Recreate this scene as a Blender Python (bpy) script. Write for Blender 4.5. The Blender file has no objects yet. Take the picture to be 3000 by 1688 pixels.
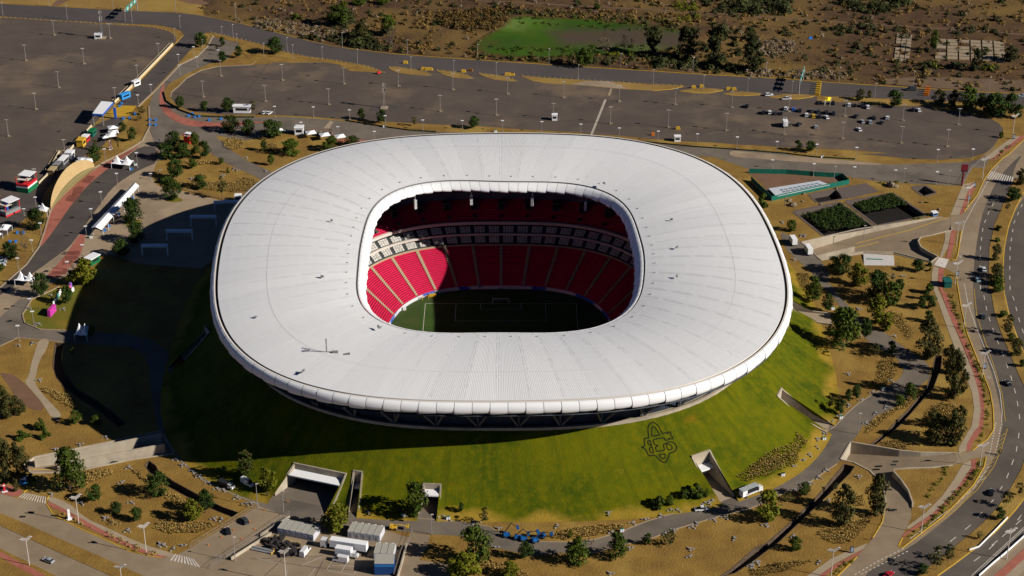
import bpy, bmesh, math, random
import numpy as np
from mathutils import Vector, Matrix
from mathutils.geometry import delaunay_2d_cdt
random.seed(7)
R = math.radians
scene = bpy.context.scene
# ------------------------------------------------------------------ camera, sky, sun, exposure
CX, CY, CH = 5.04, -689.35, 382.45
TH, FPX = R(27.52), 5462.4
cam_d = bpy.data.cameras.new('camera')
cam = bpy.data.objects.new('camera', cam_d)
scene.collection.objects.link(cam)
cam.location = (CX, CY, CH)
cam.rotation_euler = (math.pi/2 - TH, 0, 0)
cam_d.sensor_width = 36
cam_d.lens = FPX/3000*36
cam_d.clip_start = 1
cam_d.clip_end = 9000
scene.camera = cam
SUN_EL, SUN_AZ = R(29.4), math.atan2(-0.327, 0.945)      # direction towards the sun
world = bpy.data.worlds.new('World'); scene.world = world
world.use_nodes = True
wn = world.node_tree.nodes; wl = world.node_tree.links
sky = wn.new('ShaderNodeTexSky'); sky.sky_type = 'NISHITA'; sky.sun_disc = False
sky.sun_elevation = SUN_EL; sky.sun_rotation = math.pi/2 - SUN_AZ
wl.new(sky.outputs[0], wn['Background'].inputs[0])
sky.altitude = 1560; sky.air_density = .42; sky.dust_density = 0; sky.ozone_density = 7
wn['Background'].inputs[1].default_value = 0.05
sd = bpy.data.lights.new('sun', 'SUN'); sun = bpy.data.objects.new('sun', sd)
scene.collection.objects.link(sun)
sd.energy = 5.0; sd.angle = R(0.5); sd.color = (1.0, 0.94, 0.86)
sv = Vector((math.cos(SUN_EL)*math.cos(SUN_AZ), math.cos(SUN_EL)*math.sin(SUN_AZ), math.sin(SUN_EL)))
sun.rotation_euler = sv.to_track_quat('Z', 'Y').to_euler()
sun.location = (300, -200, 300)
scene.view_settings.view_transform = 'Standard'
scene.view_settings.look = 'None'
scene.view_settings.exposure = 0.38
scene.view_settings.gamma = 1
scene.cycles.max_bounces = 4
scene.cycles.diffuse_bounces = 1
# ------------------------------------------------------------------ tracing helpers
CROP = dict(A=(0,0), B=(750,0), C=(1500,0), D=(2200,0), E=(0,400), F=(0,800), G=(0,1238), H=(750,1238),
            I=(1500,1238), J=(2200,1238), K=(2200,800), L=(2200,400))
def P(s):
    out = []; o = (0,0); k = 1
    for t in s.split():
        if t.isalpha():
            o, k = ((0,0), 1) if t == 'Z' else (CROP[t], 1/3.22)
        else:
            a, b = t.split(','); out.append((o[0]+float(a)*k, o[1]+float(b)*k))
    return out
_c, _s = math.cos(TH), math.sin(TH)
def G(p, z=0.0):
    X = p[0]-1500; Y = 844-p[1]
    dy = FPX*_c + Y*_s; dz = -FPX*_s + Y*_c
    t = (z-CH)/dz
    return Vector((CX+X*t, CY+dy*t, z))
def W(s, z=0.0):
    return [G(p, z) for p in P(s)]
def mpp(v):                                   # metres per source pixel at a world point
    d = (v.y-CY)*_c + (CH-v.z)*_s
    return d/FPX
def upm(v):                                   # metres of height per source pixel of height
    d = (v.y-CY)*_c + (CH-v.z)*_s
    u = (v.y-CY)*_s - (CH-v.z)*_c
    return d/FPX/(_c + u/d*_s)
# stadium hill
HTOP = 20.5
def sup(phi, a, b, n):
    c, s = abs(math.cos(phi)), abs(math.sin(phi))
    return ((c/a)**n + (s/b)**n)**(-1/n)
def hz(x, y):
    r = math.hypot(x, y); ph = math.atan2(y, x)
    rt = sup(ph, 106, 107, 2.6); rf = sup(ph, 137, 136, 3.0)
    if r >= rf: return 0.0
    if r <= rt: return HTOP
    t = (r-rt)/(rf-rt)
    return HTOP*(1-t)**1.4
def S(p):                                     # first hit of a picture ray with ground or hill
    z = HTOP
    prev = None
    while z > -0.01:
        v = G(p, z)
        if hz(v.x, v.y) >= z: 
            return v
        z -= 0.1
    return G(p, 0)
def chaikin(pts, it=2, closed=True):
    for _ in range(it):
        out = []
        n = len(pts)
        rng = range(n if closed else n-1)
        if not closed: out.append(pts[0])
        for i in rng:
            a, b = pts[i], pts[(i+1) % n]
            out += [a*.75+b*.25, a*.25+b*.75]
        if not closed: out.append(pts[-1])
        pts = out
    return pts
# ------------------------------------------------------------------ materials
MATS = {}
def M(name, c1, c2=None, scale=0.2, rough=0.85, c3=None, scale3=0.02, det=6, bump=0, bscale=2, lo=.35, hi=.65, lo3=.5, hi3=.68, metal=0, spec=.2):
    if name in MATS: return MATS[name]
    m = bpy.data.materials.new(name); m.use_nodes = True
    nt = m.node_tree; N = nt.nodes; L = nt.links
    b = N['Principled BSDF']
    b.inputs['Roughness'].default_value = rough
    b.inputs['Metallic'].default_value = metal
    b.inputs['Specular IOR Level'].default_value = spec
    b.inputs['Base Color'].default_value = (*c1, 1)
    tc = N.new('ShaderNodeTexCoord')
    def mix(fac, a, bcol):
        x = N.new('ShaderNodeMix'); x.data_type = 'RGBA'
        L.new(fac, x.inputs[0])
        if hasattr(a, 'node'): L.new(a, x.inputs[6])
        else: x.inputs[6].default_value = (*a, 1)
        x.inputs[7].default_value = (*bcol, 1)
        return x.outputs[2]
    def noise(sc, lo, hi, d=det):
        n = N.new('ShaderNodeTexNoise'); n.inputs['Scale'].default_value = sc; n.inputs['Detail'].default_value = d
        n.inputs['Roughness'].default_value = .62
        L.new(tc.outputs['Object'], n.inputs['Vector'])
        r = N.new('ShaderNodeMapRange'); r.inputs[1].default_value = lo; r.inputs[2].default_value = hi
        L.new(n.outputs[0], r.inputs[0])
        return r.outputs[0]
    col = c1
    if c2 is not None: col = mix(noise(scale, lo, hi), col, c2)
    if c3 is not None: col = mix(noise(scale3, lo3, hi3), col, c3)
    if hasattr(col, 'node'): L.new(col, b.inputs['Base Color'])
    if bump:
        n = N.new('ShaderNodeTexNoise'); n.inputs['Scale'].default_value = bscale; n.inputs['Detail'].default_value = 5
        L.new(tc.outputs['Object'], n.inputs['Vector'])
        bp = N.new('ShaderNodeBump'); bp.inputs['Strength'].default_value = bump; bp.inputs['Distance'].default_value = .5
        L.new(n.outputs[0], bp.inputs['Height']); L.new(bp.outputs[0], b.inputs['Normal'])
    MATS[name] = m
    return m
dry = M('dry_grass', (.248,.147,.031), (.170,.095,.021), .10, .95, (.305,.197,.045), .03, bump=.5, bscale=1.2)
golden = M('golden_grass', (.275,.172,.048), (.20,.118,.03), .05, .95, (.27,.18,.04), .02, bump=.4)
brown = M('brown_scrub_soil', (.052,.028,.014), (.095,.052,.021),  .05, .95, (.16,.098,.024), .010, lo3=.46, hi3=.64, bump=.8, bscale=.5)
asph = M('lot_asphalt', (.074,.057,.046), (.098,.075,.058), .05, .9, (.18,.128,.08), .02, lo3=.53, hi3=.72)
asphr = M('road_asphalt', (.062,.053,.050), (.078,.065,.060), .03, .88)
asphd = M('dark_asphalt', (.060,.050,.044), (.08,.065,.056), .09, .88)
avea = M('avenue_asphalt', (.100,.083,.066), (.076,.063,.051), .05, .88, (.13,.108,.085), .02)
stripm = M('pale_strip', (.40,.35,.29), (.33,.28,.23), .3, .85)
grey = M('ring_asphalt', (.128,.104,.081), (.165,.135,.104), .07, .88, (.092,.076,.061), .045)
conc = M('road_concrete', (.255,.19,.122), (.20,.15,.098), .10, .85, (.29,.22,.145), .03)
pave = M('paving', (.32,.24,.158), (.27,.20,.13), .12, .85, (.21,.158,.105), .05)
path = M('path_concrete', (.34,.265,.18), (.29,.225,.15), .2, .85)
redp = M('red_paving', (.35,.12,.082), (.29,.095,.066), .25, .85, (.19,.06,.04), .06)
redd = M('red_paving_dark', (.20,.066,.045), (.16,.05,.036), .25, .85)
yel = M('yellow_paint', (.62,.38,.03), (.45,.27,.03), .6, .7)
yelp = M('yellow_floor_paint', (.48,.29,.02), (.38,.22,.02), .3, .8)
wht = M('white_paint', (.62,.57,.5), (.45,.40,.34), .7, .8)
cwall = M('wall_concrete', (.42,.36,.27), (.34,.285,.21), .25, .85, (.25,.21,.16), .08)
lawn = M('lawn_grass', (.10,.105,.008), (.14,.115,.012), .1, .95, (.20,.135,.015), .05, bump=.4)
dirt = M('bare_dirt', (.17,.095,.055), (.14,.078,.045), .15, .95)
stone = M('ditch_stone', (.11,.075,.05), (.05,.036,.026), .9, .95, bump=.8, bscale=1.5)
white = M('white_metal', (.74,.74,.74), None, rough=.4)
lamp_m = M('galvanised_pole', (.27,.24,.22), None, rough=.6)
lampw = M('white_pole', (.52,.47,.41), None, rough=.5)
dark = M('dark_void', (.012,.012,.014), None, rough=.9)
steel = M('grey_steel', (.2,.2,.2), None, rough=.5)
black = M('black_plastic', (.018,.018,.02), None, rough=.6)
glass = M('vehicle_glass', (.01,.013,.016), None, rough=.08, spec=.6)
tyre = M('tyre_rubber', (.015,.015,.015), None, rough=.8)
tent_m = M('tent_fabric', (.80,.80,.80), None, rough=.6)
red_m = M('red_panel', (.55,.025,.03), None, rough=.5)
green_m = M('green_panel', (.01,.14,.05), None, rough=.5)
blue_m = M('blue_panel', (.015,.09,.42), None, rough=.5)
teal_m = M('teal_fence_fabric', (.008,.14,.095), (.006,.11,.075), .5, .7)
orange_m = M('orange_plastic', (.6,.16,.02), None, rough=.5)
bark = M('bark', (.10,.075,.055), (.06,.045,.033), 3, .95)
# ------------------------------------------------------------------ mesh builder and object helpers
C = scene.collection
class MB:
    def __init__(s): s.v = []; s.f = []; s.m = []
    def add(s, vs, fs, mi=0):
        o = len(s.v); s.v += [tuple(v) for v in vs]
        s.f += [tuple(i+o for i in f) for f in fs]; s.m += [mi]*len(fs)
    def box(s, c, d, rz=0, mi=0, taper=1.0):
        ca, sa = math.cos(rz), math.sin(rz); vs = []
        for z, k in ((-1,1),(1,taper)):
            for x, y in ((-1,-1),(1,-1),(1,1),(-1,1)):
                lx, ly = x*d[0]/2*k, y*d[1]/2*k
                vs.append((c[0]+lx*ca-ly*sa, c[1]+lx*sa+ly*ca, c[2]+z*d[2]/2))
        s.add(vs, [(0,3,2,1),(4,5,6,7),(0,1,5,4),(1,2,6,5),(2,3,7,6),(3,0,4,7)], mi)
    def bar(s, a, b, r, n=6, r2=None, mi=0):
        a, b = Vector(a), Vector(b); d = (b-a)
        if d.length < 1e-6: return
        q = d.to_track_quat('Z', 'Y'); r2 = r if r2 is None else r2
        vs = []
        for p, rr in ((a, r), (b, r2)):
            for i in range(n):
                t = 2*math.pi*(i+.5)/n
                vs.append(p + q @ Vector((math.cos(t)*rr, math.sin(t)*rr, 0)))
        fs = [(i, (i+1) % n, n+(i+1) % n, n+i) for i in range(n)]
        fs += [tuple(range(n-1, -1, -1)), tuple(range(n, 2*n))]
        s.add(vs, fs, mi)
    def quad(s, a, b, c, d, mi=0): s.add([a,b,c,d], [(0,1,2,3)], mi)
    def prism(s, poly, z0, z1, mi=0):
        n = len(poly); vs = [(p[0],p[1],z0) for p in poly]+[(p[0],p[1],z1) for p in poly]
        s.add(vs, [(i,(i+1)%n,n+(i+1)%n,n+i) for i in range(n)]+[tuple(range(n-1,-1,-1)), tuple(range(n,2*n))], mi)
    def strip(s, A, B, mi=0, closed=False):
        n = len(A); o = list(A)+list(B)
        s.add(o, [(i,(i+1)%n,n+(i+1)%n,n+i) for i in range(n if closed else n-1)], mi)
    def ball(s, c, r, mi=0, n=8, k=5, sq=(1,1,1)):
        vs = []; fs = []
        for j in range(k+1):
            t = math.pi*j/k
            for i in range(n):
                p = 2*math.pi*i/n
                vs.append((c[0]+r*sq[0]*math.sin(t)*math.cos(p), c[1]+r*sq[1]*math.sin(t)*math.sin(p), c[2]+r*sq[2]*math.cos(t)))
        for j in range(k):
            for i in range(n): fs.append((j*n+i, (j+1)*n+i, (j+1)*n+(i+1)%n, j*n+(i+1)%n))
        s.add(vs, fs, mi)
    def mesh(s, name, mats, smooth=False):
        me = bpy.data.meshes.new(name); me.from_pydata(s.v, [], s.f)
        for m in (mats if isinstance(mats, (list,tuple)) else [mats]): me.materials.append(m)
        me.polygons.foreach_set('material_index', s.m)
        if smooth: me.polygons.foreach_set('use_smooth', [True]*len(s.f))
        me.update(); return me
    def build(s, name, mats, parent=None, smooth=False, loc=None, rz=0):
        return put(name, s.mesh(name, mats, smooth), parent, loc, rz)
def put(name, me, parent=None, loc=None, rz=0):
    o = bpy.data.objects.new(name, me); C.objects.link(o)
    if parent: o.parent = parent
    if loc is not None: o.location = loc
    o.rotation_euler.z = rz
    return o
def tag(o, label=None, cat=None, group=None, kind=None):
    if label: o['label'] = label
    if cat: o['category'] = cat
    if group: o['group'] = group
    if kind: o['kind'] = kind
    return o
def thing(name, label, cat, loc=(0,0,0), rz=0, group=None):
    o = bpy.data.objects.new(name, None); C.objects.link(o)
    o.empty_display_size = .5; o.location = loc; o.rotation_euler.z = rz
    return tag(o, label, cat, group)
def dup(root, loc, rz=0, label=None, group=None, scale=None):
    r = root.copy(); C.objects.link(r); r.location = loc; r.rotation_euler.z = rz
    if label: r['label'] = label
    if group: r['group'] = group
    if scale: r.scale = scale
    for ch in list(root.children):
        c = ch.copy(); C.objects.link(c); c.parent = r
        for g in list(ch.children):
            d = g.copy(); C.objects.link(d); d.parent = c
    return r
ORD = 'first second third fourth fifth sixth seventh eighth ninth tenth eleventh twelfth thirteenth fourteenth fifteenth sixteenth seventeenth eighteenth nineteenth twentieth'.split()
def ordn(i, n):
    if n == 1: return ''
    if i == n-1: return ', rightmost' if n > 2 else ', the right one'
    if i == 0: return ', leftmost' if n > 2 else ', the left one'
    return ', ' + (ORD[i] + ' from left' if i <= n//2 else ORD[n-1-i] + ' from right')
def smooth_poly(s, sm):
    w = [v.to_2d() for v in W(s)]
    return chaikin(w, sm) if sm else w
def tri(poly, pts=()):
    n = len(poly)
    r = delaunay_2d_cdt([Vector(p) for p in list(poly)+list(pts)], [], [list(range(n))], 1, 1e-4)
    return r[0], r[2]
def sheet(name, s, mat, z, sm=1, label=None, cat=None, kind='structure', thick=0, group=None):
    w = smooth_poly(s, sm) if isinstance(s, str) else s
    v, f = tri(w)
    mb = MB(); mb.add([(p.x,p.y,z) for p in v], f)
    if thick:
        A = [(p[0],p[1],z) for p in w]; B = [(p[0],p[1],z-thick) for p in w]
        mb.strip(A, B, 1, True)
    o = mb.build(name, [mat, MATS['path_concrete']])
    for p in o.data.polygons:
        pass
    bm = bmesh.new(); bm.from_mesh(o.data)
    for fc in bm.faces:
        if fc.material_index == 0 and fc.normal.z < 0: fc.normal_flip()
    bm.to_mesh(o.data); bm.free()
    tag(o, label, cat, group, kind)
    return o
def line_strip(mb, pts, w, z, mi=0, z0=None):
    """ribbon of width w along pts; with z0 a raised kerb"""
    n = len(pts); A = []; B = []
    for i, p in enumerate(pts):
        a = pts[max(i-1,0)]; b = pts[min(i+1,n-1)]
        t = Vector((b[0]-a[0], b[1]-a[1])); t = t.normalized() if t.length > 0 else Vector((1,0))
        nn = Vector((-t.y, t.x))*w/2
        A.append((p[0]+nn.x, p[1]+nn.y)); B.append((p[0]-nn.x, p[1]-nn.y))
    mb.strip([(p[0],p[1],z) for p in B], [(p[0],p[1],z) for p in A], mi)
    if z0 is not None:
        mb.strip([(p[0],p[1],z) for p in A], [(p[0],p[1],z0) for p in A], mi)
        mb.strip([(p[0],p[1],z0) for p in B], [(p[0],p[1],z) for p in B], mi)
def resample(pts, step):
    out = [Vector(pts[0])]
    for a, b in zip(pts, pts[1:]):
        a, b = Vector(a), Vector(b); n = max(1, int(round((b-a).length/step)))
        out += [a.lerp(b, i/n) for i in range(1, n+1)]
    return out
def dash(mb, pts, w, z, on, off):
    pts = resample(pts, .5); i = 0; k1 = int(on/.5); k2 = int(off/.5)
    while i+k1 < len(pts):
        line_strip(mb, pts[i:i+k1+1], w, z); i += k1+k2
def crosswalk(name, label, q, n, z=.1):
    a, b, c, d = q                       # a-b near edge, d-c far edge
    mb = MB()
    for i in range(n):
        t0 = (i+.15)/n; t1 = (i+.65)/n
        mb.quad(*[(p.x,p.y,z) for p in (a.lerp(b,t0), a.lerp(b,t1), d.lerp(c,t1), d.lerp(c,t0))])
    o = mb.build(name, wht); tag(o, kind='structure'); return o
# ------------------------------------------------------------------ ground with real holes for bowl, ramps, basins, ditches
HOLES = []
bowl_hole = [Vector((math.cos(t)*sup(t,75,91,2.8), math.sin(t)*sup(t,75,91,2.8))) for t in [2*math.pi*i/96 for i in range(96)]]
HOLES.append(bowl_hole)
def seg_d(p, a, b):
    ab = b-a; t = max(0, min(1, (p-a).dot(ab)/ab.dot(ab))); return (p-(a+ab*t)).length
TR = {}
def trench(key, s, zf, sm=0):
    w = [v.to_2d() for v in W(s)]
    if sm: w = chaikin(w, sm)
    ar = sum(a.x*b.y-b.x*a.y for a, b in zip(w, w[1:]+w[:1]))
    if ar < 0: w = w[::-1]
    HOLES.append(w); TR[key] = (w, zf)
    return w
def lin_end(s, length, depth):
    a, b = [v.to_2d() for v in W(s)]
    return lambda p: -depth*max(0.0, 1-seg_d(p, a, b)/length)
trench('ramp_east', "L 480,1000 1000,880 1400,820 1740,770 1880,760 1890,885 1830,898 1700,932 1600,950 1572,985 1600,1045 1680,1095 1760,1135 1690,1190 1560,1160 1350,1108 1060,1103 830,1140 660,1167 580,1085", lin_end("L 480,1000 660,1167", 76, 5.5))
trench('ramp_west', "G 220,405 325,332 700,255 1000,195 1200,152 1510,87 1640,288 1590,302 1260,347 800,442 540,472 300,478", (lambda p: -.5-.9*max(0.0, 1-seg_d(p, *[q.to_2d() for q in W("G 1510,87 1640,288")])/62)))
trench('ramp_south', "J 850,352 945,190 1150,225 1400,268 1600,288 1890,292 1960,300 1990,385 1900,402 1700,425 1500,430 1350,440 1335,458 1400,530 1480,640 1520,760 1510,900 1470,985 1240,940 1252,880 1280,760 1262,640 1210,540 1120,452 970,376", lin_end("J 850,352 945,190", 39, 5.0))
BAS = {'basin_a': "L 410,710 830,625 1145,850 690,935", 'basin_b': "L 900,615 1330,540 1650,745 1190,835", 'basin_c': "L 555,550 800,505 885,580 635,625", 'pit': "L 1525,482 1640,468 1740,530 1630,560"}
for k, s in BAS.items(): trench(k, s, (lambda p: -2.6) if k != 'pit' else (lambda p: -3.0))
DIT = {'ditch_east': "K 1745,775 1800,780 1790,900 1720,1080 1520,1310 1390,1449 J 1330,85 1180,205 1135,205 1300,70 K 1350,1420 1490,1285 1660,1075 1720,900",
       'ditch_south': "J 880,395 975,415 940,470 720,690 520,880 270,1120 0,1320 I 2100,1420 1950,1460 2060,1390 2300,1180 J 150,1140 400,920 650,670",
       'ditch_west': "F 525,662 605,665 580,760 580,850 620,960 720,1090 900,1200 1050,1300 1180,1420 1120,1449 960,1320 760,1190 610,1080 530,980 502,880 510,760",
       'ditch_stone': "G 1365,400 1405,362 1470,410 1490,455 1640,560 1900,700 2100,800 2245,850 2190,890 2050,835 1850,745 1600,610 1480,500 1420,480",
       'ditch_front': "H 2390,1230? "}
del DIT['ditch_front']
for k, s in DIT.items(): trench(k, s, lambda p: -2.4)
def inside(p, poly):
    c = False; n = len(poly); j = n-1
    for i in range(n):
        a, b = poly[i], poly[j]
        if (a[1] > p[1]) != (b[1] > p[1]) and p[0] < (b[0]-a[0])*(p[1]-a[1])/(b[1]-a[1])+a[0]: c = not c
        j = i
    return c
BX = 2600
outer = [Vector(p) for p in ((-BX,-900),(BX,-900),(BX,3200),(-BX,3200))]
vs = list(outer); fcs = [[0,1,2,3]]; edges = []
for h in HOLES:
    o = len(vs); vs += h; edges += [(o+i, o+(i+1) % len(h)) for i in range(len(h))]
r = delaunay_2d_cdt(vs, edges, fcs, 1, 1e-4)
mb = MB()
keep = []
for f in r[2]:
    c = sum((r[0][i] for i in f), Vector((0,0)))/len(f)
    if not any(inside(c, h) for h in HOLES): keep.append(f)
mb.add([(p.x,p.y,0) for p in r[0]], keep)
tag(mb.build('ground', dry), kind='structure')
def trench_floor(key, name, mat, grid=4):
    w, zf = TR[key]
    xs = [p.x for p in w]; ys = [p.y for p in w]; pts = []
    x = min(xs)
    while x < max(xs):
        y = min(ys)
        while y < max(ys):
            if inside((x,y), w): pts.append(Vector((x,y)))
            y += grid
        x += grid
    wr = [v.to_2d() for v in resample([p.to_3d() for p in w]+[w[0].to_3d()], 3)][:-1]
    v, f = tri(wr, pts)
    mb = MB(); mb.add([(p.x,p.y,zf(p)+.01) for p in v], f)
    return tag(mb.build(name, mat), kind='structure')
def trench_walls(key, name, label, cat, mat, lip=.3, thick=.5, kind=None, top=None):
    w, zf = TR[key]
    wr = [v.to_2d() for v in resample([p.to_3d() for p in w]+[w[0].to_3d()], 3)]
    mb = MB()
    for a, b in zip(wr, wr[1:]):
        za, zb = zf(a), zf(b)
        if za > -.15 and zb > -.15: continue
        t = (b-a).normalized(); n = Vector((t.y, -t.x))*thick
        la = lip if top is None else top(a); lb = lip if top is None else top(b)
        A0, B0 = (a.x,a.y,za-.1), (b.x,b.y,zb-.1); A1, B1 = (a.x,a.y,la), (b.x,b.y,lb)
        A2, B2 = (a.x+n.x,a.y+n.y,la), (b.x+n.x,b.y+n.y,lb); A3, B3 = (a.x+n.x,a.y+n.y,-.05), (b.x+n.x,b.y+n.y,-.05)
        mb.quad(A0,A1,B1,B0); mb.quad(A1,A2,B2,B1); mb.quad(A2,A3,B3,B2)
    o = mb.build(name, mat); tag(o, label, cat, kind=kind); return o
trench_floor('ramp_east', 'ramp_road', conc); trench_walls('ramp_east', 'retaining_wall', 'long pale concrete wall round the sunken ramp east of the stadium', 'retaining wall', cwall)
trench_floor('ramp_west', 'ramp_road', conc)
_wl = W("G 220,405")[0].x; _wr = W("G 1510,87")[0].x
trench_walls('ramp_west', 'retaining_wall', 'tall pale concrete wall along the sunken ramp at lower left', 'retaining wall', cwall,
             top=lambda p: .3)
trench_floor('ramp_south', 'ramp_road', conc); trench_walls('ramp_south', 'retaining_wall', 'curved grey concrete wall round the forked sunken ramp at lower right', 'retaining wall', cwall)
soil = M('basin_soil', (.009,.0075,.007), (.014,.011,.009), .3, .95)
gravel = M('basin_gravel', (.13,.10,.085), (.09,.07,.06), 1.5, .95)
for k in BAS:
    trench_floor(k, 'basin_floor', soil); trench_walls(k, 'basin_edge', None, None, gravel, lip=.12, thick=1.2, kind='structure')
for k in DIT:
    trench_floor(k, 'ditch_floor', stone); trench_walls(k, 'ditch_bank', None, None, stone, lip=.05, thick=.25, kind='structure')
# dividing walls in the ramps, yellow kerbs
def wall_line(name, label, s, h, th, z0, mat=cwall, cat='wall'):
    w = W(s); mb = MB()
    pts = resample(w, 4)
    n = len(pts)
    for i, (a, b) in enumerate(zip(pts, pts[1:])):
        t = (b-a).normalized(); nn = Vector((-t.y,t.x,0))*th/2
        f = lambda p, k: (h(k) if callable(h) else h)
        za, zb = z0(a) if callable(z0) else z0, z0(b) if callable(z0) else z0
        ha, hb = f(a, i/(n-1)), f(b, (i+1)/(n-1))
        for s_ in (1,-1):
            q = [(a+nn*s_), (b+nn*s_)]
            mb.quad((q[0].x,q[0].y,za),(q[1].x,q[1].y,zb),(q[1].x,q[1].y,hb),(q[0].x,q[0].y,ha)) if s_ < 0 else mb.quad((q[1].x,q[1].y,zb),(q[0].x,q[0].y,za),(q[0].x,q[0].y,ha),(q[1].x,q[1].y,hb))
        mb.quad((a-nn).to_tuple()[:2]+(ha,), (b-nn).to_tuple()[:2]+(hb,), (b+nn).to_tuple()[:2]+(hb,), (a+nn).to_tuple()[:2]+(ha,))
    for p, k in ((pts[0],0),(pts[-1],1)):
        t = (pts[1]-pts[0]).normalized() if k == 0 else (pts[-1]-pts[-2]).normalized(); nn = Vector((-t.y,t.x,0))*th/2
        hh = h(k) if callable(h) else h; zz = z0(p) if callable(z0) else z0
        mb.quad((p.x-nn.x,p.y-nn.y,zz),(p.x-nn.x,p.y-nn.y,hh),(p.x+nn.x,p.y+nn.y,hh),(p.x+nn.x,p.y+nn.y,zz))
    o = mb.build(name, mat); return tag(o, label, cat)
zw = TR['ramp_west'][1]; ze = TR['ramp_east'][1]
wall_line('dividing_wall', 'pale concrete wall splitting the lanes of the lower left ramp', "G 545,440 780,407 1000,372 1260,333 1560,286", lambda k: 2.6+1.5*k, .6, lambda p: zw(p.to_2d())-.1)
wall_line('retaining_wall', 'upper pale wall above the dividing wall of the lower left ramp', "G 330,405 700,345 1000,292 1230,250 1530,196", lambda k: 3.0+1.6*k, .6, -1.2)
wall_line('dividing_wall', 'low pale concrete wall splitting the lanes of the east ramp', "L 615,1085 980,1015", lambda k: -2.2+.9*k, .5, lambda p: ze(p.to_2d())-.1)
def painted(name, s, w, z=.0, mat=yel, zf=None, z0=None):
    w_ = W(s)
    if zf:
        w_ = []
        for q in P(s):
            v = G(q, 0)
            for _ in range(4): v = G(q, min(0, zf(v.to_2d())))
            w_.append(v)
    pts = resample(w_, 2); mb = MB()
    n = len(pts); A = []; B = []
    for i, p in enumerate(pts):
        t = (pts[min(i+1,n-1)]-pts[max(i-1,0)]).normalized(); nn = Vector((-t.y,t.x,0))*w/2
        zz = (zf(p.to_2d()) if zf else 0)+z
        A.append((p.x+nn.x,p.y+nn.y,zz)); B.append((p.x-nn.x,p.y-nn.y,zz))
    mb.strip(B, A)
    if z0 is not None:
        mb.strip(A, [(p[0],p[1],z0) for p in A]); mb.strip([(p[0],p[1],z0) for p in B], B)
    return tag(mb.build(name, mat), kind='structure')
def ztr(p, z):
    return G(p, z)
# ------------------------------------------------------------------ flat setting: lots, roads, paths (sheets a few cm apart)
sheet('scrubland', "A 1830,130 2220,200 2576,290 B 350,345 640,415 860,455 1300,505 1800,545 2576,595 C 700,630 1200,660 1730,695 2576,740 D 600,765 1300,810 2000,855 2576,885 3600,950 3600,-900 A 1950,-900", brown, .02)
sheet('dry_field', "A -700,-700 1950,-700 1900,60 1830,118 1650,112 1000,84 480,54 0,30 -700,5", golden, .03)
sheet('field_track', "A 470,55 600,-40 900,-90 1500,-90 2000,20 1900,60 1500,-40 900,-40 640,0 560,58", dirt, .05)
sheet('parking_lot', "A -900,140 0,165 500,197 900,222 1250,242 1450,262 1580,290 1650,330 1668,380 1630,425 1300,765 1080,970 870,1190 640,1449 E 370,455 150,565 0,650 -900,1100", asph, .03)
sheet('service_lane', "A 1060,1110 1180,1110 1130,1200 900,1449 E 860,130 700,260 480,440 400,560 395,640 350,700 200,800 130,880 0,960 -300,1100 -300,800 0,650 150,565 370,455 A 640,1449 870,1190", asphd, .045)
sheet('parking_lot', "A 2576,600 2370,615 2050,630 1900,665 1760,740 1680,820 1620,870 1610,920 1660,990 1760,1040 1890,1065 2100,1085 2576,1085 B 250,1090 560,1105 830,1130 1000,1135 1250,1150 1700,1175 2250,1200 C 0,1215 330,1235 640,1250 740,1270 1010,1280 1300,1310 1550,1330 1900,1345 2200,1370 D 0,1368 300,1390 700,1405 1000,1420 1300,1445 L 1000,165 1300,190 1500,210 1800,220 2050,205 2200,160 2280,110 D 2370,1250 2380,1215 2340,1165 2270,1125 2000,1060 1750,1030 1650,990 1560,1000 1300,1000 1170,1000 1000,960 860,965 640,960 620,905 0,860 C 1610,790 1000,760 70,705 B 1240,625 1060,618 760,566 480,530 250,480 110,440", asph, .035, 0)
sheet('highway', "A -700,-10 0,38 480,62 1000,92 1650,120 1830,137 1990,167 2220,212 2576,302 B 350,352 640,422 860,460 1300,512 1800,550 2576,602 C 700,637 1200,667 1730,702 2576,747 D 600,772 1300,817 2000,862 2576,892 3600,960 3600,1090 2576,1000 1900,955 1300,930 980,918 620,903 450,885 180,890 C 2350,878 2000,843 1610,803 1000,768 560,743 70,712 B 2480,716 2090,690 1690,660 1240,630 1220,685 1060,625 760,570 480,535 250,485 25,420 A 2500,430 2300,380 2100,330 1975,302 1900,330 1730,320 1700,285 1580,252 1450,233 1000,218 480,190 0,155 -700,120", asphr, .055)
sheet('side_road', "A 1730,318 1860,325 1850,420 1790,480 1680,605 1480,815 1300,1005 1080,1010 1065,985 1250,830 1500,575", asphd, .05, 0)
sheet('yellow_zone', "A 1085,995 1292,1000 1210,1092 1080,1108 1020,1076", yelp, .07, 0)
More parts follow.
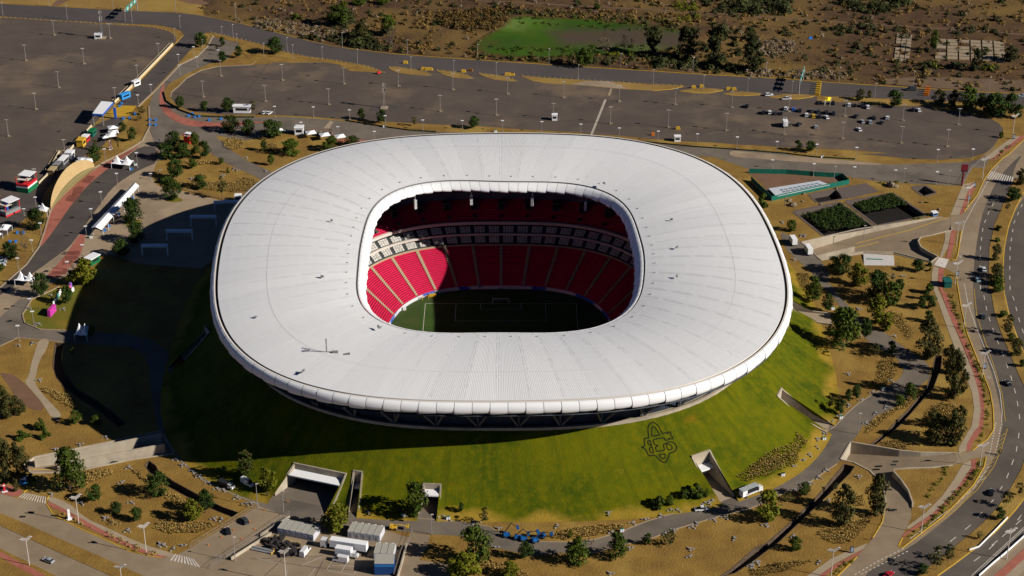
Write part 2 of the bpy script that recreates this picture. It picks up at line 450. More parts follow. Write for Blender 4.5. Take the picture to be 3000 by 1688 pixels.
sheet('plaza', "A 1700,617 1860,540 1960,450 2005,345 2080,370 2250,405 2240,450 2130,570 1990,600 1790,690 1640,790 1545,870 1570,960 1700,1040 1850,1098 2100,1110 2576,1108 B 250,1102 560,1120 830,1145 1000,1165 1220,1200 1450,1232 1700,1245 2250,1258 C 0,1262 600,1285 1000,1320 1340,1355 1700,1385 2000,1405 2576,1450 L 400,180 600,200 1050,237 1300,265 1700,255 2050,240 2200,205 2260,200 2200,300 2100,290 2010,420 2000,465 1600,450 1200,425 1000,395 860,365 300,325 0,315 C 1900,1480 1000,1449 B 2000,1449 1500,1380 1340,1330 1040,1340 880,1300 700,1290 560,1280 330,1250 200,1270 A 2300,1330 2100,1290 2040,1280 2080,1340 E 2080,30 2180,130 2330,230 2576,340 2600,460 2490,420 2350,350 2150,260 1990,160 1880,60 1700,-20 1480,240 A 1410,1420 1340,1340 1400,1210 1410,1090 1405,1000 1440,900 1480,840", grey, .04, 0)
sheet('plaza_paving', "A 1400,1210 1340,1340 1150,1449 E 1150,170 980,245 890,305 480,690 420,900 370,1040 250,1210 0,1430 -400,1700 F -400,600 0,420 180,250 300,250 440,190 E 450,1400 640,1310 780,1165 850,1130 1050,1115 1300,1200 1900,1250 2100,1100 2300,850 2330,700 2260,650 2100,610 1900,560 1720,515 1600,500 1480,460 1430,380 1480,240 1560,200 A 1480,1400", pave, .05, 0)
sheet('plaza_lane', "E 1480,100 1500,240 1330,310 1200,380 1060,480 900,700 750,920 640,1060 560,1110 330,1280 0,1500 -300,1700 -300,1600 0,1430 250,1215 380,1040 540,820 700,560 850,430 1010,300 1180,200 1330,90", asphd, .06)
sheet('red_path', "E 1350,70 1220,160 1040,290 1010,310 850,440 740,560 620,720 500,900 390,1040 375,1030 430,900 480,700 600,560 760,410 960,270 1150,170", redp, .075)
sheet('red_path', "E 755,915 805,915 790,1040 760,1120 640,1260 560,1330 460,1370 440,1310 560,1190 640,1090", redp, .075)
for q in ("E 760,430 830,370 900,375 850,440 810,445", "E 690,495 740,470 800,475 760,545 680,550", "E 640,560 690,545 755,555 700,620 610,605", "E 640,1085 750,1075 755,1110 690,1120 630,1120", "E 610,1130 740,1120 730,1160 620,1165", "E 590,1180 690,1170 660,1205 580,1215", "E 500,1275 640,1265 620,1300 470,1310"):
    sheet('red_path_panel', q, redd, .085, 0)
sheet('red_path', "A 1555,778 1545,850 1545,930 1580,1010 1660,1080 1780,1130 1950,1155 2100,1160 2400,1150 2576,1142 B 120,1150 0,1167 A 2300,1180 2100,1197 1900,1202 1750,1187 1620,1130 1530,1050 1500,960 1505,870 1540,790", redp, .075)
sheet('red_path', "B 760,1310 1150,1330 1300,1305 1100,1370 900,1360 760,1335", redp, .075)
sheet('concrete_strip', "L -200,130 0,150 600,203 1050,240 1300,267 1000,268 600,250 300,230 0,205 -200,190", pave, .06)
sheet('concrete_strip', "B 590,1265 700,1140 730,1150 660,1275", path, .06, 0)
sheet('concrete_strip', "C 872,938 894,940 758,1278 736,1276", stripm, .06, 0)
sheet('concrete_strip', "C 930,835 945,838 925,905 905,900", path, .06, 0)
sheet('ring_road', "F -400,420 0,335 100,250 190,230 300,240 215,390 235,470 380,530 630,545 900,560 1200,575 1420,630 1580,740 1650,950 1680,1150 1720,1449 G 1790,150 1900,300 2080,400 2260,500 2450,600 2530,620 H 150,650 180,690 300,610 790,710 720,800 880,850 960,850 1350,890 1510,905 1720,920 1900,930 2090,965 2200,985 2350,1070 2576,1110 I 240,1125 520,1130 780,1105 1030,1030 1250,940 1580,840 1740,820 1960,740 2070,690 2330,600 2576,480 J 120,580 300,500 540,350 640,200 720,80 750,20 K 790,1449 900,1330 1000,1240 1140,1150 1250,1090 1400,1000 1440,930 1430,880 1370,800 1290,760 1120,660 1060,590 1030,540 900,400 750,190 640,100 590,30 L 560,1270 420,1150 330,1060 280,930 300,905 470,1000 580,1085 660,1170 740,1300 K 730,90 780,140 900,290 1000,400 1150,530 1260,560 1400,670 1500,740 1640,830 1690,900 1680,1000 1600,1060 1440,1190 1340,1280 1180,1350 1080,1449 J 1060,20 1000,120 945,190 850,352 810,390 620,520 440,640 240,660 0,750 I 2576,650 2380,760 2200,830 1980,880 1870,910 1700,960 1500,1020 1340,1085 1080,1150 740,1240 480,1230 200,1260 H 2480,1230 2340,1200 2200,1170 2000,1090 1910,1070 1640,1055 1480,1040 1220,1010 880,1000 330,890 200,860 0,800 G 2440,780 2200,680 1900,540 1760,420 1640,290 1510,87 1480,0 F 1460,1300 1420,1100 1410,900 1350,760 1200,690 900,680 620,660 480,640 170,610 0,690 -400,900", grey, .045, 0)
sheet('footpath', "F 370,620 470,625 440,720 370,830 340,960 325,1040 390,1130 500,1250 580,1330 560,1370 490,1375 400,1230 320,1130 225,1030 270,980 300,830 330,740", path, .05)
sheet('footpath', "F 0,940 140,960 250,1060 400,1230 420,1300 300,1290 150,1200 110,1100 0,950", dirt, .04)
sheet('lawn', "F 440,190 560,130 820,105 800,210 720,400 650,525 380,530 235,470 215,390 300,250", lawn, .06)
sheet('lawn', "E 1540,610 1620,580 1690,575 1740,610 1640,622", lawn, .08)
sheet('lawn', "E 1165,835 1200,810 1300,785 1355,800 1290,825 1220,840", lawn, .08)
sheet('boulevard', "G -700,350 0,668 160,715 440,770 500,870 750,1000 1000,1110 1250,1230 1520,1280 1650,1255 1800,1185 2440,790 2640,860 2735,890 2576,990 2130,1300 2600,1900 2000,2400 -700,1900", conc, .05, 0)
sheet('median', "G -400,650 0,855 250,960 700,1160 1000,1290 1350,1449 1800,1650 1600,1720 1050,1449 600,1250 300,1110 0,975 -400,780", dry, .17, 0, thick=.17)
sheet('verge', "G -400,1000 0,1185 200,1280 540,1449 900,1620 600,2000 -400,1900", dry, .09, 0)
sheet('red_path', "G -200,1130 0,1215 150,1300 300,1370 430,1449 560,1520 430,1520 330,1449 200,1390 100,1330 0,1265 -200,1160", redp, .11)
sheet('footpath', "G 440,690 640,750 800,900 1000,990 1300,1130 1500,1200 1670,1245 1600,1280 1300,1190 950,1050 700,900 560,790 450,740", path, .06)
sheet('red_path', "G 440,745 560,790 700,870 900,980 1150,1110 1400,1220 1590,1275 1510,1280 1300,1220 1000,1080 750,950 600,850 460,790", redp, .075)
sheet('red_path', "G -200,560 0,590 60,585 150,610 230,660 150,710 0,665 -200,600", redp, .075)
sheet('compound_yard', "H 320,890 640,930 1220,1015 1450,1090 1420,1170 1345,1449 1250,1900 -1000,1900 -285,1300 160,1000", conc, .065, 0)
sheet('concrete_strip', "H 1470,1045 1640,1060 1620,1170 1540,1300 1850,1340 1830,1650 1250,1900 1345,1449 1420,1170", conc, .06, 0)
sheet('avenue', "L 2760,-80 2576,30 2440,160 2370,210 2270,310 2200,410 2130,560 2010,715 1880,760 1890,885 1985,890 1955,1100 1935,1165 1860,1190 1760,1135 1690,1190 1720,1225 1830,1245 1940,1300 1945,1390 K 1950,120 1985,330 2040,570 2120,770 2200,970 2260,1130 2285,1280 2292,1449 J 2285,80 2230,160 2090,265 1960,300 1990,385 2075,345 2220,325 2200,420 2100,590 1950,750 1800,900 1600,1050 1430,1185 1390,1170 1430,1060 1470,985 1240,940 1150,1090 1060,1200 1000,1270 820,1449 500,1750 3000,2000 3400,1000 3300,0 L 3300,-80", conc, .05, 0)
sheet('avenue_lane', "L 2576,150 2480,300 2460,480 2390,620 2300,830 2250,1050 2240,1449 K 2260,150 2300,390 2370,590 2450,780 2530,970 2600,1120 2640,1449 J 2640,200 2540,460 2440,640 2330,800 2180,960 2000,1110 1900,1195 1700,1350 1560,1449 1350,1600 1000,1700 1050,1449 1270,1300 1500,1180 1700,1030 1900,870 2080,680 2250,420 2330,240 2380,0 K 2380,1449 2350,1250 2290,1000 2220,800 2150,600 2110,400 2095,150 L 2095,1390 2110,1150 2150,870 2200,680 2300,450 2420,290", avea, .065)
sheet('avenue_lane', "L 2700,300 2640,500 2500,680 2430,860 2395,1060 2380,1250 2380,1449 K 2400,200 2440,380 2510,580 2600,800 2700,1100 2700,1449 J 2700,500 2576,730 2500,830 2420,920 2300,1050 2100,1210 1900,1360 1760,1460 1500,1650 2000,1700 2150,1449 2400,1230 2576,1080 3000,700 3200,0 L 3100,500", avea, .065)
sheet('median', "L 2640,300 2560,380 2480,420 2390,620 2300,830 2250,1050 2240,1449 K 2260,150 2300,390 2370,590 2450,780 2530,970 2600,1120 2640,1449 J 2640,200 2540,460 2440,640 2330,800 2180,960 2000,1110 1900,1195 1700,1350 1560,1449 1350,1600 1500,1650 1760,1449 1900,1350 2100,1200 2300,1040 2420,910 2500,820 2576,720 2700,480 K 2700,1449 2690,1100 2576,760 2500,580 2430,380 2390,200 2380,50 L 2378,1250 2390,1050 2430,850 2500,670 2576,520 2660,380", dry, .19, 0, thick=.19)
for s in ("L 2480,0 2540,0 2350,150 2270,215 2190,215 2310,120", "L 2000,450 2110,430 2040,600 1970,740 1880,745 1960,550", "L 1830,890 1890,890 1860,1050 1800,1150 1780,1140 1830,980", "L 1770,1140 1870,1160 1830,1245 1725,1215",
          "L 1720,1225 1770,1240 1765,1449 K 1790,200 1870,400 1990,680 2100,950 2150,1130 2170,1300 2160,1449 J 2120,90 2050,190 2030,270 1960,300 1960,240 2040,100 K 2080,1449 2105,1280 2085,1130 2020,950 1900,650 1800,370 1720,150 L 1705,1390 1705,1300",
          "J 2000,390 2080,350 2080,420 1960,600 1840,740 1700,870 1480,1010 1470,985 1650,850 1800,700 1920,530", "J 1100,1140 1060,1195 930,1260 800,1330 640,1449 300,1750 100,1750 530,1449 750,1290 900,1220", "J 2576,1290 2330,1500 2450,1500 2576,1400 2700,1300 2700,1180"):
    sheet('pavement', s, path, .08, 0)
for s in ("L 2540,0 2620,-30 2576,20 2300,220 2260,225 2350,150", "L 2080,440 2120,440 2120,480 2030,650 1990,740 1965,740 2030,560", "L 1890,885 1935,885 1920,1000 1880,1150 1840,1150 1875,1000",
          "L 1770,1245 1820,1245 1810,1449 K 1850,200 1920,400 2050,680 2150,950 2190,1130 2200,1300 2190,1449 J 2170,90 2100,180 2070,270 2030,275 2040,200 2110,80 K 2150,1449 2170,1300 2150,1130 2100,950 2000,680 1870,400 1800,200 L 1760,1390",
          "J 2075,350 2130,350 2120,430 1990,600 1880,750 1750,880 1500,1040 1430,1090 1430,1060 1500,1010 1700,870 1850,740 1960,600 2080,430", "J 1060,1200 1020,1245 900,1310 760,1400 500,1620 420,1620 640,1449 800,1340 950,1260", "J 2700,1080 2576,1190 2300,1440 2200,1550 2290,1550 2576,1290 2700,1180"):
    sheet('red_path', s, redp, .095, 0)
sheet('white_crossing', "L 1775,1142 1868,1162 1828,1243 1728,1213", wht, .1, 0)
isl = ["B 1240,632 1330,630 1490,655 1600,680 1660,710 1600,716 1450,705 1340,690 1280,665", "B 1690,660 1760,665 1880,680 1990,710 2060,740 2000,745 1860,735 1760,705", "B 2090,690 2200,700 2330,720 2420,745 2468,768 2400,770 2250,755 2150,725", "C 70,714 300,735 560,750 1000,775 1300,795 1610,805 1610,820 1500,845 1330,858 1000,840 560,800 330,790 200,770", "C 1580,860 1700,840 1850,835 2005,845 1990,855 1850,880 1700,878", "C 1995,885 2150,865 2350,880 2340,895 2200,905 2060,900", "D 170,915 300,890 450,890 610,900 560,920 430,938 230,925", "D 615,940 740,915 960,920 1160,935 1300,945 1280,985 1170,985 980,950 860,945 740,940 650,965",
       "A 1980,305 2100,330 2300,380 2500,430 B 110,445 250,485 480,535 760,570 1060,625 1220,685 1100,685 880,670 780,610 620,590 330,595 0,580 A 2370,615 2050,630 1900,665 1760,740 1680,820 1620,870 1610,920 1660,990 1760,1040 1890,1065 2100,1085 2576,1085 2576,1105 2100,1108 1850,1095 1700,1035 1570,955 1545,860 1600,790 1780,690 1990,600 2130,570 2250,560 2340,545 2240,450 2260,400 2080,365"]
for s in isl: sheet('traffic_island', s, golden if len(s) < 200 else dry, .16, 0, thick=.16)
sheet('concrete_strip', "C 560,798 700,765 920,768 1080,836 1000,838", pave, .175, 0)
sheet('dirt_yard', "L -60,322 330,330 860,370 915,430 470,525 195,598 100,440", dirt, .05, 0)
sheet('gravel_bed', "L 805,490 1085,440 1210,520 900,590 860,580", gravel, .05, 0)
mp = chaikin([v.to_2d() for v in W("Z 1500,44 1700,52 1900,70 2040,90 2010,145 1900,155 1700,170 1500,172 1390,155 1375,130 1430,98 1470,68")], 2)
xs = [p.x for p in mp]; ys = [p.y for p in mp]; gp = []
x = min(xs)
while x < max(xs):
    y = min(ys)
    while y < max(ys):
        if inside((x,y), mp): gp.append(Vector((x,y)))
        y += 3.5
    x += 3.5
v_, f_ = tri(mp, gp); mb = MB(); mb.add([(p.x,p.y,.05) for p in v_], f_)
mm = bpy.data.materials.new('marsh'); mm.use_nodes = True; N = mm.node_tree.nodes; L = mm.node_tree.links; b = N['Principled BSDF']; b.inputs['Roughness'].default_value = .95; b.inputs['Specular IOR Level'].default_value = .05
tc = N.new('ShaderNodeTexCoord'); at1 = N.new('ShaderNodeAttribute'); at1.attribute_name = 'wet'; at2 = N.new('ShaderNodeAttribute'); at2.attribute_name = 'mud'
def _nz(sc, a, c, lo, hi):
    n = N.new('ShaderNodeTexNoise'); n.inputs['Scale'].default_value = sc; n.inputs['Detail'].default_value = 5; L.new(tc.outputs['Object'], n.inputs['Vector'])
    r = N.new('ShaderNodeMapRange'); r.inputs[1].default_value = a; r.inputs[2].default_value = c; r.inputs[3].default_value = lo; r.inputs[4].default_value = hi; L.new(n.outputs[0], r.inputs[0]); return r.outputs[0]
def _mx(f, a, c):
    n = N.new('ShaderNodeMix'); n.data_type = 'RGBA'; L.new(f, n.inputs[0])
    for k, q in ((6,a),(7,c)):
        if isinstance(q, tuple): n.inputs[k].default_value = (*q,1)
        else: L.new(q, n.inputs[k])
    return n.outputs[2]
def _ad(a, c):
    n = N.new('ShaderNodeMath'); n.operation = 'ADD'; n.use_clamp = True; L.new(a, n.inputs[0]); L.new(c, n.inputs[1]); return n.outputs[0]
g = _mx(_nz(.02,.35,.65,0,1), (.020,.055,.006), (.050,.105,.010)); g = _mx(_nz(.012,.52,.66,0,.9), g, (.17,.25,.06)); g = _mx(_nz(.15,.5,.75,0,.5), g, (.03,.06,.01))
g = _mx(_ad(at2.outputs['Fac'], _nz(.03,.3,.7,-.35,.35)), g, (.070,.052,.036))
g = _mx(_ad(at1.outputs['Fac'], _nz(.05,.3,.7,-.4,.4)), (.075,.043,.016), g)
L.new(g, b.inputs['Base Color'])
o = mb.build('marsh', mm); tag(o, kind='structure')
w1 = o.data.attributes.new('wet', 'FLOAT', 'POINT'); w2 = o.data.attributes.new('mud', 'FLOAT', 'POINT')
mq = [q.to_2d() for q in W("Z 1620,98 1760,86 1900,84 2030,100 2000,150 1880,140 1760,142 1640,132")]
for i, p in enumerate(v_):
    dd = min(seg_d(p, mp[k], mp[(k+1) % len(mp)]) for k in range(len(mp))); w1.data[i].value = min(1, dd/5)
    dm2 = min(seg_d(p, mq[k], mq[(k+1) % len(mq)]) for k in range(len(mq))); w2.data[i].value = max(0, min(1, .5+(dm2 if inside(p, mq) else -dm2)/14))
sheet('field_track', "C -400,10 0,28 800,72 1500,102 2300,165 D 600,200 1400,250 2576,335 3300,390 3300,365 2576,322 1400,238 600,188 C 2300,150 1500,92 800,62 0,15 -400,0", M('track_dirt', (.14,.085,.05), (.11,.065,.04), .1, .95), .05)
sheet('verge', "D 1000,770 1600,720 2576,760 3300,800 3300,930 2576,880 2000,850", M('pale_verge', (.15,.10,.058), (.11,.07,.04), .08, .95), .04)
# paint and kerbs
def kerb(s, w=.35, z=.2, mat=yel): painted('kerb', s, w, z, mat, None, 0)
for s in ("L 2576,30 2440,160 2370,210 2270,310 2200,410 2130,560 2010,712", "L 1985,890 1955,1100 1935,1165 1900,1165", "L 1942,1300 1945,1390 K 1950,120 1985,330 2040,570 2120,770 2200,970 2260,1130 2285,1280 2292,1449 J 2285,80 2230,160 2090,265", "J 2220,325 2200,420 2100,590 1950,750 1800,900 1600,1050 1430,1185 1390,1170 1430,1090", "J 1150,1090 1240,940 1275,760", "J 1000,1270 820,1449 600,1640",
          "L 2660,380 2576,520 2500,670 2430,850 2390,1050 2378,1250 K 2380,50 2390,200 2430,380 2500,580 2576,760", "J 2576,720 2500,820 2420,910 2300,1040 2100,1200 1900,1350 1760,1449", "B 860,458 1300,510 1800,548 2576,600 C 700,635 1200,665 1730,700 2576,745 D 600,770 1300,815 2000,860 2576,890", "C 1330,858 1500,845 1610,820 1610,806", "C 1580,862 1700,878 1850,880 1990,857", "C 1995,887 2060,900 2200,905 2340,897", "D 180,918 230,925 430,938 560,920 610,902", "G 440,770 500,870 560,910", "G 225,660 290,610", "G 440,730 470,690",
          "A 1728,335 1250,835 1072,1000", "G 1240,1210 1400,1260 1520,1280"):
    kerb(s)
for s in ("L 985,1012 1200,958 1500,885 1740,803 1850,770", "L 668,1130 1205,998",): painted('kerb', s, .5, .1, yel, lambda p: min(0, ze(p)), None)
kerb("A 1405,1005 1410,1200 1340,1335 1150,1449 E 980,242 890,300", .6, .35, path); kerb("E 480,690 420,900 370,1040 250,1210 0,1430", .6, .35, path)
kerb("F 560,130 440,190 300,250 212,395 235,475 380,535 630,545", .5, .35, path)
kerb("A 2010,340 1950,450 1860,535 1700,612 1480,840 1300,1010", .9, .3, path); kerb("A 2370,615 2050,630 1900,665 1760,740 1680,820 1620,870 1610,920", .5, .25, path)
kerb("G 0,1185 200,1280 540,1449", .25, .12, path); kerb("G 500,870 750,1000 1000,1110 1250,1230", .3, .15, yel)
for s in ("I 240,1125 520,1130 780,1105 1030,1030 1250,940 1580,840 1740,820", "I 740,1240 1080,1150 1340,1085 1500,1020 1700,960 1870,910 1980,880 2200,830 2380,760 2576,660 J 240,660 440,640 620,520 810,390", "J 120,580 300,500 540,350 640,200 720,80 K 790,1449 900,1330 1000,1240 1140,1150 1250,1090", "F 0,690 170,610 480,640 620,660", "G 1640,290 1760,420 1900,540 2200,680 2440,780", "H 1350,890 1510,905 1720,920 1900,930 2090,965 2200,985 2350,1070"): kerb(s, .35, .14, path)
painted('kerb', "G 250,440 545,446 790,412 1000,377 1260,338", .45, .02, yel, lambda p: zw(p))
pm = MB()
for s in ("L 2330,280 2230,430 2160,560 2080,700 2010,830 1975,1000", "K 2010,100 2050,300 2120,500 2200,700 2290,920 2350,1130 2370,1310 2360,1449"): line_strip(pm, resample(W(s), 2), .25, .09)
for s in ("L 2330,560 2250,700 2190,850 2165,1050 2160,1300 2165,1449 K 2190,180 2230,380 2300,580 2380,780 2450,970 2500,1150 2530,1320 2540,1449", "J 2530,100 2500,290 2400,560 2280,740 2060,980 1800,1190 1600,1340", "L 2560,640 2480,820 2445,1050 2440,1300 2445,1449 K 2480,250 2540,480 2600,640", "J 2550,920 2370,1080 2200,1240 1980,1400", "J 2640,750 2460,1000 2250,1180"): dash(pm, W(s), .3, .1, 4, 6)
for s in ("J 2576,990 2380,1170 2080,1449", "J 2576,1010 2400,1170 2110,1449", "J 2240,420 2100,620 1900,800 1500,1100"): line_strip(pm, resample(W(s), 2), .22, .1)
for s in ("J 1440,1190 1200,1310 960,1449", "J 1480,1215 1250,1330 1010,1449", "J 2310,0 2280,160 2250,310", "J 2365,0 2330,180 2300,320"): dash(pm, W(s), .35, .09, 1, 1)
for s in ("H 670,1390 715,1310 1000,1310 920,1440 680,1400", "H 860,1320 800,1420", "H 715,1350 970,1360", "H 500,1449 560,1380", "H 300,1400 200,1600", "H 0,1280 240,1330", "H 430,1350 650,1260"): line_strip(pm, resample(W(s), 2), .14, .1)
tag(pm.build('road_markings', wht), kind='structure')
ym = MB()
for s in ("K 2105,150 2130,400 2210,650 2300,900 2370,1150 2400,1400", "J 2420,60 2360,260 2290,420 2130,640 1900,850 1600,1080", "H 130,1060 430,1140", "H 1010,1290 1025,1270"): line_strip(ym, resample(W(s), 2), .2, .1)
a = resample(W("J 2400,100 2340,280 2250,450 2090,660 1880,850 1700,980"), 4); b = resample(W("J 2330,120 2290,260 2180,450 2030,640 1840,800 1640,950"), 4)
for i in range(min(len(a), len(b))-1): line_strip(ym, [a[i], (a[i]+b[i])/2+ (a[i+1]-a[i])*.5, b[i]], .16, .1)
tag(ym.build('yellow_markings', yel), kind='structure')
sl = M('tar_joint', (.045,.04,.035), None, rough=.9); jm = MB()  # dark ribbons: tar joints, plus the antenna tower's shadow painted on the lot
for s in ("H -50,1290 650,1260", "H 0,1280 160,1310 560,1370 1000,1400", "H 630,1310 560,1449", "H 250,1290 80,1449", "A 2540,590 2400,770 2230,990", "E 550,1090 370,1075", "A 0,1010 240,1030 700,1060", "C 0,1100 800,1160 1500,1210 2500,1260", "D 0,1255 500,1295 1300,1345", "B 840,975 1090,1000"): line_strip(jm, resample(W(s), 2), .22, .085)
tag(jm.build('tar_joints_and_mast_shadow', sl), kind='structure')
dm_ = MB()  # dark quads: drains, plus lamp-head shadows painted flat on the ground
for p in W("C 220,888 740,928 1258,958 1352,970 1790,988 650,1132 1185,1165 1726,1195 1825,1210 115,1095 B 485,715 400,820 310,935 570,762 555,602 80,742 1080,787 1600,817 2112,852 420,960 513,970 1475,1018 1560,1030 2000,1055 2085,1070 A 112,560 665,590 1270,575 385,325 208,1015 555,1240 1510,695 1500,350 D 75,1018 125,1245 575,1275 1220,1330 1545,1350 1645,1365 1128,1315 30,1230 1320,610 E 920,435 760,615 670,770 625,935 600,1110 430,1275 F 60,340 80,457 G 290,850 210,890 1080,375 J 1340,400 1360,370 1300,635 1345,825 1280,820 1210,540"):
    dm_.quad((p.x-1.1,p.y-.6,.105),(p.x+1.1,p.y-.6,.105),(p.x+1.3,p.y+.6,.105),(p.x-.9,p.y+.6,.105))
tag(dm_.build('drains_and_lamp_shadows', M('drain_and_shadow_dark', (.02,.022,.02), None)), kind='structure')
crosswalk('crosswalk', '', W("G 165,710 440,770 440,705 230,665"), 11); crosswalk('crosswalk', '', W("L 2200,390 2470,440 2480,385 2255,325"), 12); crosswalk('crosswalk', '', W("G 1600,1300 1900,1370 1830,1290 1650,1240"), 9)
tm = MB()
for s in ("K 2240,1000 2260,980 2225,975 2240,1000", "J 2170,550 2220,515 2155,510 2170,550", "L 1975,1150 1990,1115 1960,1120 1975,1150"): line_strip(tm, [v for v in W(s)], .25, .1)
tag(tm.build('give_way_marks', wht), kind='structure')
# ------------------------------------------------------------------ grass hill with tunnel mouths cut into it
PORT = []   # (back-left, back-right, front-right, front-left) on the ground, opening height, slab depth, label
def portal(name, label, s, h, dep, dark_back=True):
    bl, br, fr, fl = W(s)
    d = ((bl-fl)+(br-fr)).normalized()
    bl2, br2 = bl+d*dep, br+d*dep
    poly = [v.to_2d() for v in (fl-d*9, fr-d*9, br2, bl2)]
    if sum(a.x*b.y-b.x*a.y for a, b in zip(poly, poly[1:]+poly[:1])) < 0: poly = poly[::-1]
    PORT.append(poly)
    t = thing(name, label, 'tunnel entrance', ((fl+fr)/2), 0)
    o = (fl+fr)/2
    L_ = lambda v, z=None: (v.x-o.x, v.y-o.y, (v.z if z is None else z))
    m = MB(); m.quad(L_(fl,.06), L_(fr,.06), L_(br2,.06), L_(bl2,.06)); m.build('floor', MATS['ring_asphalt'] if dep > 4.3 or 'big tree' in label else MATS['path_concrete'], t)
    hb = max(h+1.2, hz(bl2.x, bl2.y)+.4, hz(br2.x, br2.y)+.4)
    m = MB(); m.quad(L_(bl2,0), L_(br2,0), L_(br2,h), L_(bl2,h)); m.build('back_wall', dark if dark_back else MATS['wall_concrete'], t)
    w = (br-bl).normalized()
    m = MB()                                              # slab over the mouth
    a = [bl, br, br2, bl2]
    m.prism([(L_(v)[0], L_(v)[1]) for v in a], h, h+.5); m.build('roof_slab', MATS['white_metal'], t)
    m = MB(); e = d*.6
    m.prism([L_(v)[:2] for v in (bl2-w*.5, br2+w*.5, br2+w*.5+e, bl2-w*.5+e)], h-.3, hb+.3); m.build('parapet', MATS['wall_concrete'], t)
    for q0, q1, sd in ((fl, bl2, -1), (fr, br2, 1)):
        m = MB(); n = 8; off = w*sd*.6
        for i in range(n):
            p, q = q0.lerp(q1, i/n), q0.lerp(q1, (i+1)/n)
            zp = max(.9, hz((p+off*2).x, (p+off*2).y)+.4, (h+.6 if i/n > .8 else 0)); zq = max(.9, hz((q+off*2).x,(q+off*2).y)+.4, (h+.6 if (i+1)/n > .8 else 0))
            po, qo = p+off, q+off
            vs = [L_(p,-.1), L_(q,-.1), L_(q,zq), L_(p,zp), L_(po,-.1), L_(qo,-.1), L_(qo,zq), L_(po,zp)]
            m.add(vs, [(0,1,2,3),(5,4,7,6),(3,2,6,7),(4,0,3,7),(1,5,6,2)])
        m.build('side_wall', MATS['wall_concrete'], t)
    return t
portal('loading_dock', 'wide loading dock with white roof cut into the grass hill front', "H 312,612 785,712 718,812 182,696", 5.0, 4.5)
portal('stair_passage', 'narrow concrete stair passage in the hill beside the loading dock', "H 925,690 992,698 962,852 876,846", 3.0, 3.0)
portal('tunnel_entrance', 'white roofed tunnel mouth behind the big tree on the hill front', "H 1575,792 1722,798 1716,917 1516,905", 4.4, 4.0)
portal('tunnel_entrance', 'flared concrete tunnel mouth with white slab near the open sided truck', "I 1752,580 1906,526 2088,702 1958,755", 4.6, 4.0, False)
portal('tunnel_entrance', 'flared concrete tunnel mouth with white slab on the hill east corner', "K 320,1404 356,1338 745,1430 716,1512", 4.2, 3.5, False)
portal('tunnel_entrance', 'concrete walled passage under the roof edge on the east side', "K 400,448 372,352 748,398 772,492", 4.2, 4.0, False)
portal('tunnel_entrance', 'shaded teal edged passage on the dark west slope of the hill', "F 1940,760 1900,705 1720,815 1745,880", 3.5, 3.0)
NA = 300
foot = [Vector((math.cos(t)*sup(t,137.6,136.6,3.0), math.sin(t)*sup(t,137.6,136.6,3.0))) for t in [2*math.pi*i/NA for i in range(NA)]]
top = [Vector((math.cos(t)*(sup(t,106,107,2.6)-2), math.sin(t)*(sup(t,106,107,2.6)-2))) for t in [2*math.pi*i/NA for i in range(NA)]]
vs = list(foot); edges = [(i,(i+1) % NA) for i in range(NA)]
for h in [top]+PORT:
    o = len(vs); vs += h; edges += [(o+i, o+(i+1) % len(h)) for i in range(len(h))]
for i in range(NA):
    for j in range(0, 26):
        k = j/26 if j else .045
        if i % 2 and j % 2: continue
        vs.append(top[i].lerp(foot[i], k if j else .02))
r = delaunay_2d_cdt(vs, edges, [list(range(NA))], 1, 1e-4)
mb = MB(); keep = []
for f in r[2]:
    c = sum((r[0][i] for i in f), Vector((0,0)))/len(f)
    if not inside(c, top) and not any(inside(c, h) for h in PORT): keep.append(f)
mb.add([(p.x,p.y,hz(p.x,p.y)+.03) for p in r[0]], keep)
hm = bpy.data.materials.new('hill_grass'); hm.use_nodes = True
N = hm.node_tree.nodes; L = hm.node_tree.links; b = N['Principled BSDF']; b.inputs['Roughness'].default_value = .95; b.inputs['Specular IOR Level'].default_value = .1
tc = N.new('ShaderNodeTexCoord'); sp = N.new('ShaderNodeSeparateXYZ'); L.new(tc.outputs['Object'], sp.inputs[0])
def _noise(sc, det=6, vec=None):
    n = N.new('ShaderNodeTexNoise'); n.inputs['Scale'].default_value = sc; n.inputs['Detail'].default_value = det; n.inputs['Roughness'].default_value = .6
    L.new(vec or tc.outputs['Object'], n.inputs['Vector']); return n.outputs[0]
def _rng(src, a, b_, c=0, d=1):
    n = N.new('ShaderNodeMapRange'); n.inputs[1].default_value = a; n.inputs[2].default_value = b_; n.inputs[3].default_value = c; n.inputs[4].default_value = d
    L.new(src, n.inputs[0]); return n.outputs[0]
def _mix(f, a, c):
    n = N.new('ShaderNodeMix'); n.data_type = 'RGBA'; L.new(f, n.inputs[0])
    for k, v in ((6,a),(7,c)):
        if isinstance(v, tuple): n.inputs[k].default_value = (*v, 1)
        else: L.new(v, n.inputs[k])
    return n.outputs[2]
def _math(op, a, c):
    n = N.new('ShaderNodeMath'); n.operation = op
    for k, v in ((0,a),(1,c)):
        if isinstance(v, (int,float)): n.inputs[k].default_value = v
        else: L.new(v, n.inputs[k])
    return n.outputs[0]
g = _mix(_rng(_noise(.05), .38, .62), (.042,.062,.0006), (.090,.096,.0008))
g = _mix(_rng(_noise(.35), .45, .7), g, (.112,.106,.001))
ang = _math('ARCTAN2', sp.outputs[1], sp.outputs[0]); cb = N.new('ShaderNodeCombineXYZ'); L.new(_math('MULTIPLY', ang, 38.0), cb.inputs[0]); L.new(_math('MULTIPLY', sp.outputs[2], .03), cb.inputs[1])
g = _mix(_rng(_noise(1.0, 3, cb.outputs[0]), .5, .75, 0, .55), g, (.026,.040,.0006))
